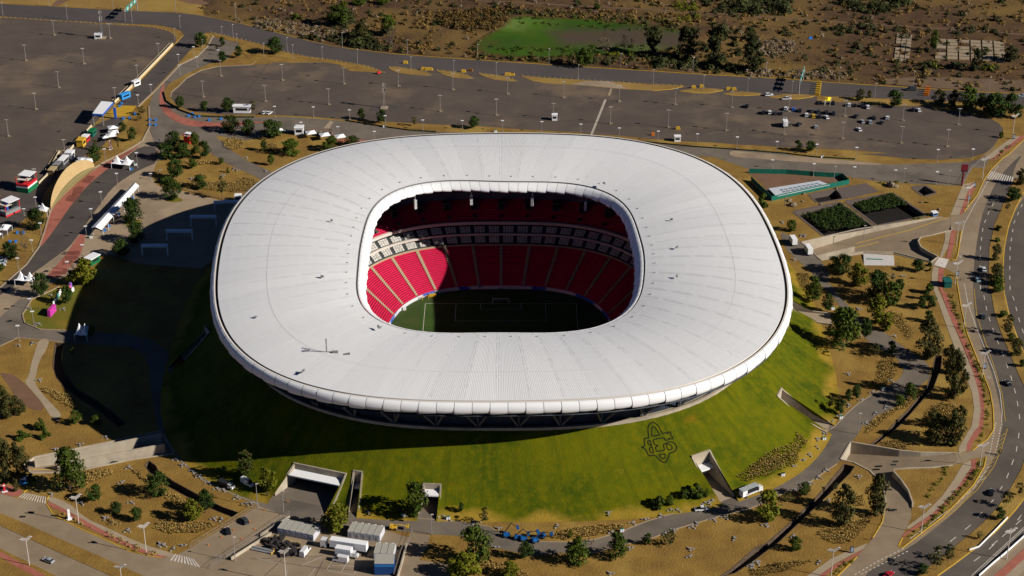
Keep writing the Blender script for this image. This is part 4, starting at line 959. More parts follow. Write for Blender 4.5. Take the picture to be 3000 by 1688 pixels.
def trees(zone, s):
    """entries 'K:x,y,w,h' with crop letters between, all in source crop pixels"""
    crop = None; lst = []
    for t in s.split():
        if len(t) == 1: crop = t; continue
        k, rest = t.split(':'); x, y, w, h = map(float, rest.split(','))
        px = P('%s %f,%f' % (crop, x, y))[0]; lst.append((px, k, w/3.22, h/3.22))
    lst.sort(key=lambda q: q[0][0])
    by = {}
    for e in lst: by.setdefault(e[1], []).append(e)
    for k, es in by.items():
        for i, (px, _, w, h) in enumerate(es):
            v = S(px); desc, ms, tm, rw, cat = KIND[k]
            H_ = h*upm(v)*1.0; Wd = w*mpp(v)
            o = ordn(i, len(es))
            lb = desc+' '+zone+o
            j = random.randrange(len(ms))
            nm = {'shrub':'shrub'}.get(cat, 'tree')
            r = thing(nm, lb, cat, v, random.uniform(0, 6.28), 'trees and shrubs in the grounds')
            kk = Wd/(rw); r.scale = (kk, kk, H_)
            put('crown', ms[j], r); put('trunk', tm[j], r)
trees('on the traffic island at upper left', "A R:1895,450,110,135 R:2100,440,52,88 S:2045,480,42,62 R:2098,590,80,100 R:2250,545,72,105 B R:185,510,150,150")
trees('along the curved edge of the far lot', "A R:1705,1020,80,110 R:1932,1050,76,90 R:2150,1062,118,128 S:2385,1065,60,110")
trees('beside the red path bend', "A B:2175,1245,155,145 B:2340,1272,128,142 B B:150,1292,195,158")
trees('on the dry strip left of the plaza', "A R:1250,1330,86,122 R:1155,1245,72,86 S:1335,1085,70,78 S:1120,1420,30,180 S:1320,1140,50,60 E R:905,245,128,152")
trees('round the small red kiosk', "E B:1565,212,152,148 B:1640,100,140,140 B:1720,205,150,142 T:1842,152,100,182 R:1930,207,104,155")
trees('in the dry garden left of the stadium', "E R:1665,395,142,172 G:1815,300,86,82 G:2085,265,52,66 U:2148,340,34,46 R:1892,500,122,132 S:2095,590,90,200 S:2490,135,60,98 G:2560,270,60,100 U:1560,430,120,46")
trees('on the pale plaza left of the stadium', "E B:1625,592,172,178 B:1250,808,205,208 B:1282,1000,175,178 B:1150,1130,150,150")
trees('by the street at far left', "E B:350,872,160,182 B:100,1152,145,152 N:240,1088,105,215 N:180,1180,60,90 U:20,1270,60,60 S:900,130,60,100")
trees('beside the coloured letters lawn', "E Y:815,1392,195,230 Y:690,1390,135,125 N:690,1270,50,110 F R:395,218,150,205 R:640,292,112,162 Y:862,590,72,88 S:690,780,50,70")
trees('at the lower left slope', "F G:710,1422,112,114 G:912,1432,92,84 O:60,1360,200,240 O:170,1340,150,170 O:20,1240,110,170 G U:430,150,92,112 U:220,150,120,70 U:380,60,90,90")
trees('at the left frame edge', "G O:60,565,180,400 O:200,555,165,350 O:150,650,60,120 U:300,560,110,60")
trees('in the lower left garden', "G T:665,652,275,385 R:900,742,142,138 R:1105,862,112,102 R:1290,927,112,112 B:1495,692,205,205 Y:1820,922,190,190 R:1942,852,142,200")
trees('on the lawn by the parked white vans', "G S:2320,500,170,225 T:2322,502,120,215 Y:2530,640,160,200 Y:2480,600,60,80")
trees('near the loading dock and compound', "H G:1500,892,215,300 Y:752,1022,250,245")
trees('at the foot of the grass slope', "H R:1935,852,50,92 S:2160,962,90,152 I U:1385,800,120,105 G:1490,782,80,92 G:1622,722,90,84 U:1830,692,50,62 U:1735,690,140,100")
trees('below the front ring road', "H G:2062,1325,285,310 Y:1965,1460,290,200 Y:2390,1460,170,130 I R:125,1292,135,150 T:625,1322,205,225 T:990,1272,175,215 G:1280,1152,68,102 S:1480,1162,140,125 Y:552,1085,54,72 Y:2412,922,235,275 J R:500,687,112,112 S:340,740,110,60")
trees('in the brown park at lower right', "J O:850,965,205,365 O:1180,875,190,375 G:420,1205,122,120 S:800,640,60,60 O:1745,180,250,240 O:1900,215,175,320 S:2345,310,40,60")
trees('on the lower right median', "J S:1745,1392,130,210 S:1862,1305,120,150 R:1612,1432,102,92 R:2340,912,92,105 S:2405,800,100,140 S:2530,690,80,120 S:2150,1100,60,70")
trees('right of the stadium roof', "K T:580,272,145,225 R:720,362,98,158 L U:100,655,115,125 G:385,892,92,102 G:775,1252,108,112")
trees('in the wooded park right of the stadium', "K Y:1010,112,185,185 B:860,15,180,180 B:1175,235,215,240 G:1320,310,180,220 Y:1180,472,190,245 Y:1272,542,130,160 R:1395,167,86,104 T:870,724,290,375 R:1075,627,96,195 L R:1575,1277,118,112 S:1335,1360,46,64 U:1690,1220,44,50 U:1690,1270,36,50")
trees('beside the avenue footway', "K R:1610,342,84,118 R:1650,250,60,90 R:1695,332,100,112 R:1670,460,80,100 U:1680,190,80,90 O:1660,805,235,365 O:1890,1190,190,460 O:1990,1135,100,220 O:1870,950,150,260")
trees('at the right ring road bend', "K S:1170,782,110,112 R:1320,772,80,122 R:990,1192,84,132 R:915,1222,64,125 R:840,1332,105,135 T:1490,1202,125,155 G:1400,1252,90,95 S:740,1280,80,120 O:1720,1449,120,160 O:1960,1449,120,190")
trees('on the avenue median', "K G:2330,120,105,80 G:2325,180,110,70 O:2320,90,110,130 G:2375,412,82,52 S:2420,590,130,190 G:2455,645,78,74 O:2500,775,125,155 R:2560,885,64,66 L R:2465,605,145,115 O:2540,455,110,150 U:2335,882,62,42 U:2322,992,52,34 S:2412,712,50,90 O:2305,1170,90,150 O:2310,1330,120,130")
trees('between the far lot and the plaza road', "B R:998,1132,72,104 R:1186,1162,92,120 S:1497,1190,55,92 R:2055,1216,94,112 D R:440,1425,68,96 R:560,1432,102,92")
trees('in the dry garden above the roof edge', "B T:715,1412,112,124 T:655,1432,74,92 R:910,1372,122,82 T:330,1455,170,135 T:72,1427,58,98")
trees('behind the far lot at right', "D O:1025,945,84,104 O:1115,922,48,68 R:1350,1012,135,155 O:1765,985,125,135 O:1910,1005,120,152 G:2040,1045,175,215 R:2170,1035,95,145 R:2300,1105,210,210 R:2440,1092,125,205 R:2520,1122,92,132 O:2230,1060,110,150 U:2360,1300,40,60")
trees('in the scrubland beyond the far road', "C V:1330,525,195,260 D:1660,565,180,310 V:1915,612,235,360 D:2265,672,190,290 D:2250,380,110,120 G:690,632,155,170 N:870,502,145,165 N:1060,482,100,150 N:1130,480,70,110 D D:2120,672,92,210 D:2440,580,140,140 G:1720,480,70,190 B G:1240,332,150,180 N:1270,442,140,185 O:1000,382,150,165 G:780,240,200,190 Y:830,90,70,80 G:1190,40,120,60 G:980,40,130,50 U:380,180,60,50 C U:800,90,60,60")
# ------------------------------------------------------------------ scrub, brush and reeds
def bushes(name, lm, pts, seed, n=34, flat=.6, stuff=True, lf=.34):
    rnd = random.Random(seed); mb = MB()
    for (x, y, r_) in pts:
        for _ in range(n):
            d = Vector((rnd.gauss(0,1), rnd.gauss(0,1), abs(rnd.gauss(0,.9)))).normalized(); q = rnd.uniform(.5,1)
            p = Vector((x+d.x*r_*q, y+d.y*r_*q, .1+d.z*r_*flat*2*q))
            leaf(mb, p, r_*lf*rnd.uniform(.6,1.3), (d+Vector((rnd.gauss(0,.4),rnd.gauss(0,.4),.4))).normalized(), rnd)
    o = mb.build(name, LM[lm]); tag(o, kind='stuff'); return o
def scatter(regions, seed, rmin, rmax):
    rnd = random.Random(seed); out = []
    for s, n in regions:
        w = [v.to_2d() for v in W(s)]; xs = [p.x for p in w]; ys = [p.y for p in w]; k = 0
        for _ in range(n*12):
            p = (rnd.uniform(min(xs),max(xs)), rnd.uniform(min(ys),max(ys)))
            if inside(p, w) and not (MARSH and inside(p, MARSH)):
                out.append((p[0],p[1],rnd.uniform(rmin,rmax)*(1+.6*rnd.random()**3))); k += 1
                if k >= n: break
    return out
MARSH = [v.to_2d() for v in W('Z 1500,44 1700,52 1900,70 2020,92 2000,140 1900,150 1700,165 1500,168 1400,152 1390,130 1440,100 1480,70')]
SCR = "A 1900,135 2220,205 2576,300 B 640,415 1300,500 1800,540 2576,590 C 600,620 1200,655 1800,690 2576,738 D 600,760 1300,800 2000,850 2900,900 2900,-300 A 2000,-300"
bushes('green_scrub', 's', scatter([(SCR, 620), ("B 700,120 850,60 900,330 760,400 640,330", 26), ("B 760,330 1000,300 1100,440 900,440", 40), ("D -200,0 380,-60 380,130 -200,160", 60), ("D 800,-60 1500,-60 1300,130 1000,200", 70), ("D 650,270 1180,230 1180,350 850,350", 40), ("C 1750,-60 2576,-60 2576,150 1850,120", 60), ("C 950,330 2300,480 2300,720 1200,650", 80), ("B 300,360 640,380 900,450 1300,500 1250,440 700,350", 50), ("C -100,560 1200,640 1200,600 -100,500", 40), ("D 1600,600 2300,620 2300,680 1600,680", 30)], 3, .8, 2.4), 5, 40, .55)
bushes('rusty_scrub', 'r', scatter([(SCR, 1300), ("B 1480,130 2400,80 2300,290 1900,290 1500,330", 110), ("B 1430,400 1660,390 1650,490 1450,470", 26), ("C 200,70 1900,150 1900,240 900,210 200,170", 90)], 8, .7, 1.9), 6, 30, .55)
bushes('pale_brush', 'p', scatter([(SCR, 420), ("B -50,170 420,230 900,300 760,390 350,330 0,260", 170), ("D 0,380 480,400 480,540 60,520", 80), ("D 450,660 900,700 900,760 450,740", 80), ("C 2300,350 2576,380 2576,560 2300,520", 50), ("C 1580,620 1720,630 1720,680 1580,660", 20), ("D -50,650 450,680 450,740 -50,720", 60)], 9, .6, 1.6), 7, 30, .6)
bushes('reeds', 'r', scatter([("B 1700,110 2420,90 2400,260 2200,290 1900,290 1750,230", 160)], 19, 1.2, 2.2), 17, 26, 1.1)
bushes('reeds', 'o', scatter([("Z 1390,30 1700,36 1900,55 2040,85 2010,105 1880,84 1700,68 1480,66", 150), ("Z 1380,140 1500,158 1700,158 1900,140 2020,130 2020,175 1700,185 1400,175", 150)], 71, .7, 1.7), 72, 26, .6)
MARSH, MK = None, MARSH
bushes('reeds', 'm', scatter([("Z 1400,46 1500,40 1900,64 2020,92 1900,100 1700,80 1500,70", 60), ("Z 1390,130 1500,160 1900,146 1900,132 1500,140", 50)], 73, .7, 1.6), 74, 24, .5)
MARSH = MK
bushes('reeds', 'y', scatter([("C 1500,50 1740,40 1740,110 1560,110", 40), ("C 1340,190 1800,150 1800,210 1480,240", 26), ("C 780,470 1180,450 1180,540 950,550", 16), ("D 1680,590 1800,620 1780,660 1660,640", 8), ("D 2200,630 2330,630 2300,680 2200,670", 8)], 20, .8, 1.8), 18, 24, .9)
bushes('basin_reeds', 'd', [(p[0],p[1],p[2]) for p in scatter([("L 480,740 850,650 1120,840 700,890", 700), ("L 960,640 1320,545 1480,640 1060,715", 520)], 23, .6, 1.0)], 24, 16, .75)
bushes('woodland', 's', scatter([("C 1780,-200 2576,-200 2576,60 2400,130 1900,110 1800,60", 60), ("D -100,-200 380,-200 380,120 100,140 -100,120", 40), ("D 780,-200 1750,-200 1450,60 1250,120 1100,130 900,60", 70), ("C 1300,600 1700,560 2300,600 2300,680 1700,660 1300,650", 20), ("B 900,330 1100,320 1150,440 950,440", 14), ("B 700,180 900,130 920,230 740,240", 10)], 61, 1.8, 4.2), 62, 110, .6, lf=.2)
# ornamental grass beds: rows of straw tufts
BEDS = [("G 800,465 1060,445 1075,490 800,600 690,640 720,600", 'beside the tall oval tree at lower left'), ("G 1250,450 1300,455 1400,545 1380,580", 'by the stone ditch at lower left'), ("G 1520,690 1600,660 1800,760 1720,790 1600,740", 'below the broad tree at lower left'),
        ("G 1455,1000 1480,950 1700,960 2010,940 2030,975 1880,1040 1600,1055", 'by the wire fence at lower left'), ("H 2100,1330 2200,1290 2576,1430 2576,1480 2250,1400", 'below the front ring road'), ("I 290,1080 520,1010 960,960 1080,985 880,1060 500,1110", 'along the front ring road by the blue lifts'),
        ("I 2120,580 2350,430 2700,330 2700,400 2400,540 2180,610", 'on the slope above the open sided truck'), ("J -20,510 120,400 410,250 420,170 540,210 450,330 200,490 0,570", 'curving along the ring road at right'), ("J 0,1390 250,1330 560,1300 580,1320 300,1410 0,1470", 'in the brown park near the bottom edge'),
        ("J 920,690 1050,690 1080,800 950,780", 'between the two olive trees'), ("J 630,1050 780,980 1150,890 1140,940 960,1120 850,1155 700,1120", 'round the olive trees at lower right'), ("J 1225,190 1400,165 1480,265 1250,225", 'above the sunken ramp wall'), ("J 1150,-20 1220,0 1120,115 1085,100", 'beside the ring road near the ditch'),
        ("K 1215,830 1360,800 1380,960 1300,1050 1130,1100 1120,1050 1210,980", 'on the round dry lawn at right'), ("K 430,0 540,0 560,120 660,250 620,260 450,130", 'right under the roof edge'), ("K 1310,360 1420,400 1540,560 1490,630 1420,540 1330,440", 'in the wooded park'), ("K 1140,1449 1160,1390 1340,1290 1520,1210 1500,1260 1380,1310 1240,1400 1200,1449", 'between ring road and ditch at right'), ("K 1650,1320 1780,1230 1930,1240 1990,1400 1980,1449 1640,1449", 'round bed below the olive tree'),
        ("E 1740,240 2050,235 2060,260 1800,275", 'short one in the dry garden'), ("E 1700,430 1850,440 2200,440 2330,375 2440,430 2380,520 2200,525 1900,500 1700,470", 'long one in the dry garden by the roof'), ("A 2100,1330 2200,1300 2310,1330 2290,1400 2180,1420 2110,1390", 'round one near the path fork'), ("E 2420,160 2576,60 2620,100 2576,170", 'small one at the roof corner'), ("F 380,1095 440,1085 700,1170 720,1290 600,1240", 'on the slope by the west footpath')]
for i, (s, where) in enumerate(BEDS):
    rnd = random.Random(50+i); w = [v.to_2d() for v in W(s)]; mb = MB(); xs = [p.x for p in w]; ys = [p.y for p in w]
    ar = abs(sum(a.x*b.y-b.x*a.y for a, b in zip(w, w[1:]+w[:1])))/2
    stp = .95 if ar < 500 else 1.05
    x = min(xs)
    while x < max(xs):
        y = min(ys)
        while y < max(ys):
            p = (x+rnd.uniform(-.25,.25), y+rnd.uniform(-.25,.25))
            if inside(p, w):
                z0 = hz(*p); h_ = rnd.uniform(.6,1.1)
                for k in range(7):
                    a = rnd.uniform(0,6.28); q = rnd.uniform(.15,.45); c, s_ = math.cos(a), math.sin(a)
                    mb.add([(p[0]-s_*.14,p[1]+c*.14,z0),(p[0]+s_*.14,p[1]-c*.14,z0),(p[0]+c*q+s_*.1,p[1]+s_*q-c*.1,z0+h_*rnd.uniform(.6,1)),(p[0]+c*q-s_*.1,p[1]+s_*q+c*.1,z0+h_)], [(0,1,2,3)])
            y += stp
        x += stp
    tag(mb.build('grass_bed', LM['t']), 'bed of straw coloured ornamental grass tufts '+where, 'grass bed', 'ornamental grass beds', 'stuff')
# small plants in the verges
def vplants(s, n, seed, lm, nm='verge_plants'):
    pts = resample(W(s), 1); rnd = random.Random(seed); L_ = []
    for i in range(n):
        p = rnd.choice(pts); L_.append((p.x+rnd.uniform(-1,1), p.y+rnd.uniform(-1,1), rnd.uniform(.4,.85)))
    bushes(nm, lm, L_, seed, 24, .7)
vplants("K 1870,180 1930,400 2010,600 2060,700 2130,900 2190,1050 2240,1200 2250,1449 J 2210,60 2130,190", 70, 31, 'y'); vplants("K 1880,190 1940,420 2030,640 2140,900 2230,1180 J 2230,40", 40, 32, 's'); vplants("J 2170,370 2150,430 2050,570 1900,720 1790,850 1680,960 1480,1075", 60, 33, 'y'); vplants("J 2150,400 2040,560 1900,700 1700,930", 30, 34, 's')
vplants("G 540,860 640,900 800,970 950,1020 1060,1080 1250,1170 1370,1220 1460,1250", 44, 35, 't'); vplants("G 1000,890 1080,960 1200,990", 12, 36, 't'); vplants("J 1830,420 1800,560 1740,590 1660,700 1600,800", 26, 37, 'y'); vplants("J 860,1350 950,1290 800,1420", 10, 38, 'y'); vplants("L 2300,230 2400,110 2500,60", 20, 39, 'y'); vplants("L 1200,440 1400,430 1540,450", 14, 40, 'y'); vplants("L 1830,1300 1860,1320 K 1830,130", 8, 41, 'y'); vplants("L 1500,790 1660,750", 8, 42, 'y')
# ------------------------------------------------------------------ lamps and poles
def lot_pole():
    t = thing('lot_light_pole', '', 'light pole', (0,0,-60)); m = MB(); m.bar((0,0,.6),(0,0,1),.2,6,.11); m.build('pole', lamp_m, t)
    for s_ in (-1,1):
        m = MB(); m.box((s_*.75,0,.992),(1.2,.45,.014)); m.bar((0,0,.985),(s_*.6,0,.992),.06,4); m.build('lamp_head', lamp_m, t)
    m = MB(); m.box((0,0,.035),(1.1,1.1,.07),0,0,.9); m.build('concrete_base', MATS['path_concrete'], t); return t
def fixpole(m0): pass
def unit_pole(name, cat, build):
    t = thing(name, '', cat, (0,0,-60)); build(t); return t
def b_lot(t):
    m = MB(); m.bar((0,0,0),(0,0,1),.17,6,.12); m.build('pole', lamp_m, t)
    for s_ in (-1,1):
        m = MB(); m.box((s_*.7,0,.985),(.75,.36,.018)); m.bar((0,0,.98),(s_*.5,0,.985),.05,4); m.build('lamp_head', lampw, t)
    m = MB(); m.box((0,0,.035),(1.0,1.0,.07),0,0,.85); m.box((.9,.1,.025),(.5,.5,.05),.3); m.build('concrete_base', MATS['path_concrete'], t)
def b_single(t):
    m = MB(); m.bar((0,0,0),(0,0,1),.15,6,.10); m.build('pole', lamp_m, t)
    m = MB(); m.box((.3,0,.985),(1.0,.45,.022)); m.build('lamp_head', lampw, t)
def b_plaza(t):
    m = MB(); m.bar((0,0,0),(0,0,1),.13,6,.10); m.build('pole', lamp_m, t)
    m = MB(); m.box((0,0,.975),(1.5,.9,.03)); m.box((0,0,.95),(.5,.4,.03)); m.build('lamp_head', white, t)
    m = MB(); m.box((0,0,.02),(.7,.7,.04)); m.build('base', MATS['path_concrete'], t)
def b_street(t):
    m = MB(); m.bar((0,0,0),(0,0,.9),.17,8,.11); m.build('pole', lampw, t)
    for s_, l, z_ in ((1,1.7,1.0),(-1,1.5,.905)):
        m = MB(); m.bar((0,0,.88),(s_*l,0,z_-.006),.06,5); m.build('arm', lampw, t); m = MB(); m.box((s_*(l+.2),0,z_),(.7,.28,.012)); m.build('lamp_head', white, t)
LAMP = {}
for k, nm, f in (('lot','lot_light_pole',b_lot),('far','road_light_pole',b_single),('plaza','plaza_lamp',b_plaza),('street','street_lamp',b_street)):
    LAMP[k] = unit_pole(nm, 'light pole' if k != 'street' else 'street lamp', f)
LOOK = dict(lot='tall grey twin headed light pole on a block', far='slim single headed light pole', plaza='slim lamp with a white square head', street='white street lamp with two arms')
GRP = dict(lot='light poles in the parking lots', far='light poles along the far road', plaza='plaza lamps', street='street lamps on the avenues')
used = set()
def lamps(k, zone, s):
    crop = None; lst = []
    for t in s.split():
        if len(t) == 1: crop = t; continue
        x, y, h = map(float, t.split(',')); lst.append((P('%s %f,%f' % (crop,x,y))[0], h/3.22))
    lst.sort(key=lambda q: q[0][0])
    for i, (px, h) in enumerate(lst):
        v = S(px); H_ = h*upm(v); lb = LOOK[k]+' '+zone+ordn(i, len(lst)); rz = random.uniform(-.15,.15)
        sc = (1,1,H_)
        if k not in used:
            used.add(k); r = LAMP[k]; r.location = v; r['label'] = lb; r['group'] = GRP[k]; r.scale = sc; r.rotation_euler.z = rz
        else: dup(LAMP[k], v, rz, lb, GRP[k], sc)
lamps('lot', 'in the left lot, upper part', "A 512,335,140 245,575,150 793,605,148 1040,365,140 1500,545,135")
lamps('lot', 'in the left lot, lower part', "A 555,830,152 340,1035,156 80,1290,160 612,1445,128 1300,745,130 1090,955,128 E 340,465,160 -20,560,150")
lamps('lot', 'in the far lot, upper row', "A 2085,722,152 B 250,760,152 830,795,155 1343,815,152 1857,850,155 2374,890,155 C 486,925,155 1010,960,155 1540,990,155 2072,1020,155 D 885,1100,155 1430,1140,155 1955,1180,155 355,1055,150")
lamps('lot', 'in the far lot, lower row', "A 1918,918,152 B 90,960,155 688,990,152 1738,1055,155 2268,1090,155 C 390,1125,150 927,1170,162 1473,1205,166 2020,1235,166 D 312,1275,166 862,1310,156 1415,1355,160 1848,1385,162")
lamps('far', 'on the far road outer edge', "B 815,450,145 1430,515,140 2090,560,142 C 348,600,140 1025,640,136 1705,695,152 2392,740,152 D 137,740,152 830,780,146 1528,820,150 2243,870,142")
lamps('far', 'on the far road inner edge', "A 1700,265,115 2200,362,132 2490,542,136 B 296,490,136 350,562,140 627,577,136 958,602,140 1462,652,116 1865,702,132 2266,737,146 C 625,752,140 1330,802,146 1805,857,146 2220,882,146 D 383,912,146 1165,932,146")
lamps('far', 'on the verge beyond left lot', "A 28,148,122 635,186,136 1248,216,128 1068,90,100 1660,118,130 462,60,80 2225,190,125")
lamps('far', 'beside the left lot island', "A 1650,378,112 2093,332,80 2233,400,80 1912,470,95")
lamps('plaza', 'near the plaza road at upper left', "A 1685,582,70 1700,708,95 1862,637,102 1428,892,96 1305,977,82 2060,520,50 1830,520,80")
lamps('plaza', 'along the strip below the far lot', "B 180,1102,100 545,1107,100 885,1132,96 1222,1202,112 1575,1227,96 1947,1228,92 2325,1242,106 C 281,1252,106 648,1282,112 1010,1312,106 1378,1332,96 1747,1342,80 2120,1402,112 2495,1442,108 L 615,177,106 990,207,106 1755,237,116 2085,222,106")
lamps('plaza', 'along the plaza road behind the stadium', "B 430,1262,110 775,1290,96 1120,1330,92 L 200,302,82 588,377,122 970,397,112 1357,427,112 1745,452,122")
lamps('far', 'by the fenced yard at right', "L 1435,452,152 1855,472,152 780,442,162 325,660,170 1062,970,130")
lamps('plaza', 'along the red path at left', "E 1510,92,62 1300,292,142 995,237,122 1110,462,116 960,642,122 868,792,112 815,932,88 785,1122,102 645,1302,122")
lamps('plaza', 'by the far left street', "E 345,692,122 230,747,66 390,927,112 308,1087,112 175,1252,106 1425,408,60")
lamps('plaza', 'round the coloured letters lawn', "F 290,342,102 320,492,132 185,642,148")
lamps('far', 'beside the compound', "H 262,867,222 15,792,216 1657,1057,190 G 2220,1312,232 I 2208,805,130 J 1007,112,200")
lamps('street', 'beside the lower left boulevard', "G 278,1347,268 744,952,270 1382,1242,290 H 285,1520,330 G 1160,1600,260")
lamps('street', 'along the right avenue footway', "L 2470,-22,190 2182,412,215 2042,677,216 1938,1022,224 1925,1397,220 K 2005,522,236 2180,982,246 J 2158,422,225 1605,1042,270 755,1460,280")
lamps('street', 'beyond the right avenue', "J 2412,1292,290")
# masts
for (c, lb) in (("A 965,362", 'tall floodlight mast beside the white cabin in the left lot'), ("B 1210,1022", 'tall antenna tower standing in the far lot')):
    v = W(c)[0]; H_ = (250 if 'flood' in lb else 228)/3.22*upm(v); t = thing('lattice_mast', lb, 'mast', v); m = MB()
    for a in range(3):
        q = 2.1*a; m.bar((.5*math.cos(q),.5*math.sin(q),0),(.22*math.cos(q),.22*math.sin(q),H_),.12,5)
    for i in range(8): z_ = H_*i/8; m.bar((.45*math.cos(0),0,z_),(.3*math.cos(2.1),.3*math.sin(2.1),z_+H_/8),.06,4)
    m.build('tower', steel if 'antenna' not in lb else lamp_m, t)
    m = MB()
    for z_ in (.74,.80,.97) if 'antenna' in lb else (.7,.78,.98):
        for q in range(3): m.box((.8*math.cos(q*2.1),.8*math.sin(q*2.1),H_*z_),(.5,.5,1.4),q)
    m.build('panel_antennas' if 'antenna' in lb else 'floodlight', lamp_m, t)
    m = MB(); m.box((0,0,.25),(4,4,.5)); m.build('base', MATS['path_concrete'], t)
    if 'antenna' in lb: m = MB(); m.quad((-8,-4,.06),(8,-4,.06),(7,5,.06),(-7,5,.06)); m.build('gravel_pad', asphd, t)
# ------------------------------------------------------------------ vehicles
CARC = {}
def paint(name, c, metal=.2): 
    return M('car_paint_'+name, c, None, rough=.28, metal=metal, spec=.5)
for nm, c in (('white',(.72,.72,.72)),('black',(.016,.016,.02)),('dark_grey',(.05,.055,.06)),('silver',(.35,.37,.40)),('blue',(.02,.12,.5)),('yellow',(.62,.40,.02)),('red',(.5,.015,.025)),('light_blue',(.33,.42,.5)),('olive',(.12,.11,.07))): CARC[nm] = paint(nm, c)
def carmesh(kind_):
    # length along x, front +x
    if kind_ == 'car': Ln, Wd, pr, cab = 4.4, 1.78, [(-2.2,.35),(-2.2,.85),(-1.9,.95),(.95,.92),(2.05,.75),(2.2,.5),(2.2,.35)], [(-1.75,.93),(-1.25,1.42),(.25,1.45),(1.05,.92)]
    elif kind_ == 'suv': Ln, Wd, pr, cab = 4.6, 1.88, [(-2.3,.4),(-2.3,1.0),(-2.2,1.08),(1.1,1.05),(2.15,.95),(2.3,.6),(2.3,.4)], [(-2.2,1.06),(-1.95,1.72),(.3,1.75),(1.15,1.05)]
    elif kind_ == 'pickup': Ln, Wd, pr, cab = 5.3, 1.9, [(-2.65,.45),(-2.65,1.0),(-.75,1.02),(1.4,1.05),(2.5,.95),(2.65,.6),(2.65,.45)], [(-.75,1.02),(-.55,1.72),(.75,1.75),(1.5,1.05)]
    else: Ln, Wd, pr, cab = 5.6, 2.0, [(-2.8,.4),(-2.8,1.3),(1.9,1.3),(2.7,1.0),(2.8,.6),(2.8,.4)], [(-2.8,1.28),(-2.75,2.45),(1.2,2.5),(2.0,1.28)]
    out = []
    def ext(pf, w0, w1f):
        m = MB(); n = len(pf); L_ = [(x,-w1f(z),z) for x,z in pf]; R_ = [(x,w1f(z),z) for x,z in pf]
        m.add(L_+R_, [(i,(i+1)%n,n+(i+1)%n,n+i) for i in range(n)]+[tuple(range(n-1,-1,-1)), tuple(range(n,2*n))]); return m
    body = ext(pr, 0, lambda z: Wd/2*(.96 if z > .8 else 1)); zb = cab[0][1]; zt = max(z for _, z in cab)
    roof = ext([(cab[1][0]-.02,zt-.05),(cab[1][0]+.05,zt+.03),(cab[2][0]-.05,zt+.03),(cab[2][0]+.02,zt-.05)], 0, lambda z: Wd/2*.80)
    body.add(roof.v, roof.f)
    if kind_ == 'van':
        bx = ext([(-2.8,1.28),(-2.76,2.46),(.6,2.5),(.6,1.28)], 0, lambda z: Wd/2*(.97 if z < 2 else .9)); body.add(bx.v, bx.f)
    if kind_ == 'pickup': body.box((-1.7,0,1.03),(1.6,1.5,.02),0,1)
    gl = ext(cab, 0, lambda z: Wd/2*(.94-.14*(z-zb)/(zt-zb)))
    whl = MB()
    wh = MB(); wh.add(*[[(.33*math.cos(a), y, .33+.33*math.sin(a)) for y in (-.11,.11) for a in [2*math.pi*i/12 for i in range(12)]], [(i,(i+1)%12,12+(i+1)%12,12+i) for i in range(12)]+[tuple(range(11,-1,-1)), tuple(range(12,24))]])
    lm = MB(); lm.box((Ln/2-.06,-.6,.72),(.16,.36,.16)); rm = MB(); rm.box((Ln/2-.06,.6,.72),(.16,.36,.16))
    return dict(body=body.mesh('body', [CARC['white'], black], False), windows=gl.mesh('windows', glass), wheel=wh.mesh('wheel', tyre), head=[lm.mesh('headlight', white), rm.mesh('headlight', white)], L=Ln, W=Wd)
CM = {k: carmesh(k) for k in ('car','suv','pickup','van')}
def vehicle(kind_, col, label, loc, rz, group=None, name=None, cat=None):
    cm = CM[kind_]; t = thing(name or {'car':'parked_car','suv':'parked_car','pickup':'pickup_truck','van':'van'}[kind_], label, cat or {'car':'car','suv':'car','pickup':'pickup','van':'van'}[kind_], loc, rz, group)
    b_ = put('body', cm['body'], t); b_.material_slots[0].link = 'OBJECT'; b_.material_slots[0].material = CARC[col]
    put('windows', cm['windows'], t)
    for sx in (-1,1):
        for sy in (-1,1): put('wheel', cm['wheel'], t, (sx*cm['L']*.31, sy*(cm['W']/2-.1), 0))
    for h_ in cm['head']: put('headlight', h_, t)
    return t
def cars(zone, group, s):
    crop = None; by = {}
    for t in s.split():
        if len(t) == 1: crop = t; continue
        k, col, xy = t.split(':'); q = xy.split(','); px = P('%s %s,%s' % (crop,q[0],q[1]))[0]
        by.setdefault((k,col), []).append((px, float(q[2]) if len(q) > 2 else 80))
    for (k, col), l in by.items():
        l.sort(key=lambda e: e[0][0])
        for i, (px, a) in enumerate(l):
            vehicle(k, col, '%s %s %s%s' % (col.replace('_',' '), dict(car='car',suv='tall car',pickup='pickup truck',van='van')[k], zone, ordn(i, len(l))), S(px), R(a+random.uniform(-6,6)), group)
cars('parked in the back row of the far lot', 'cars in the far lot', "D suv:white:330,1035,70 car:blue:400,1040,80 suv:black:462,1052,80 car:dark_grey:573,1055,95 suv:dark_grey:638,1062,85 suv:black:712,1070,85 suv:black:778,1080,80 suv:black:775,982,80 car:black:660,985,5 suv:white:925,1000,80 car:black:980,1002,70 car:black:1045,1005,80 suv:white:1100,1020,95 suv:black:1530,1045,70 car:white:1583,1048,95")
cars('parked in the middle row of the far lot', 'cars in the far lot', "D suv:black:118,1072,80 suv:white:175,1070,85 suv:dark_grey:230,1078,80 car:black:285,1078,80 suv:white:525,1095,85 suv:yellow:590,1105,80 suv:black:645,1110,80 car:white:713,1115,95 suv:black:992,1108,60 suv:black:1158,1122,90 suv:white:1287,1122,70 car:silver:1050,1155,100 suv:silver:1122,1162,95 car:black:1235,1165,60")
cars('parked in the front row of the far lot', 'cars in the far lot', "D car:silver:615,1208,80 car:olive:365,1182,90 suv:black:450,1185,60 car:white:1020,1230,100")
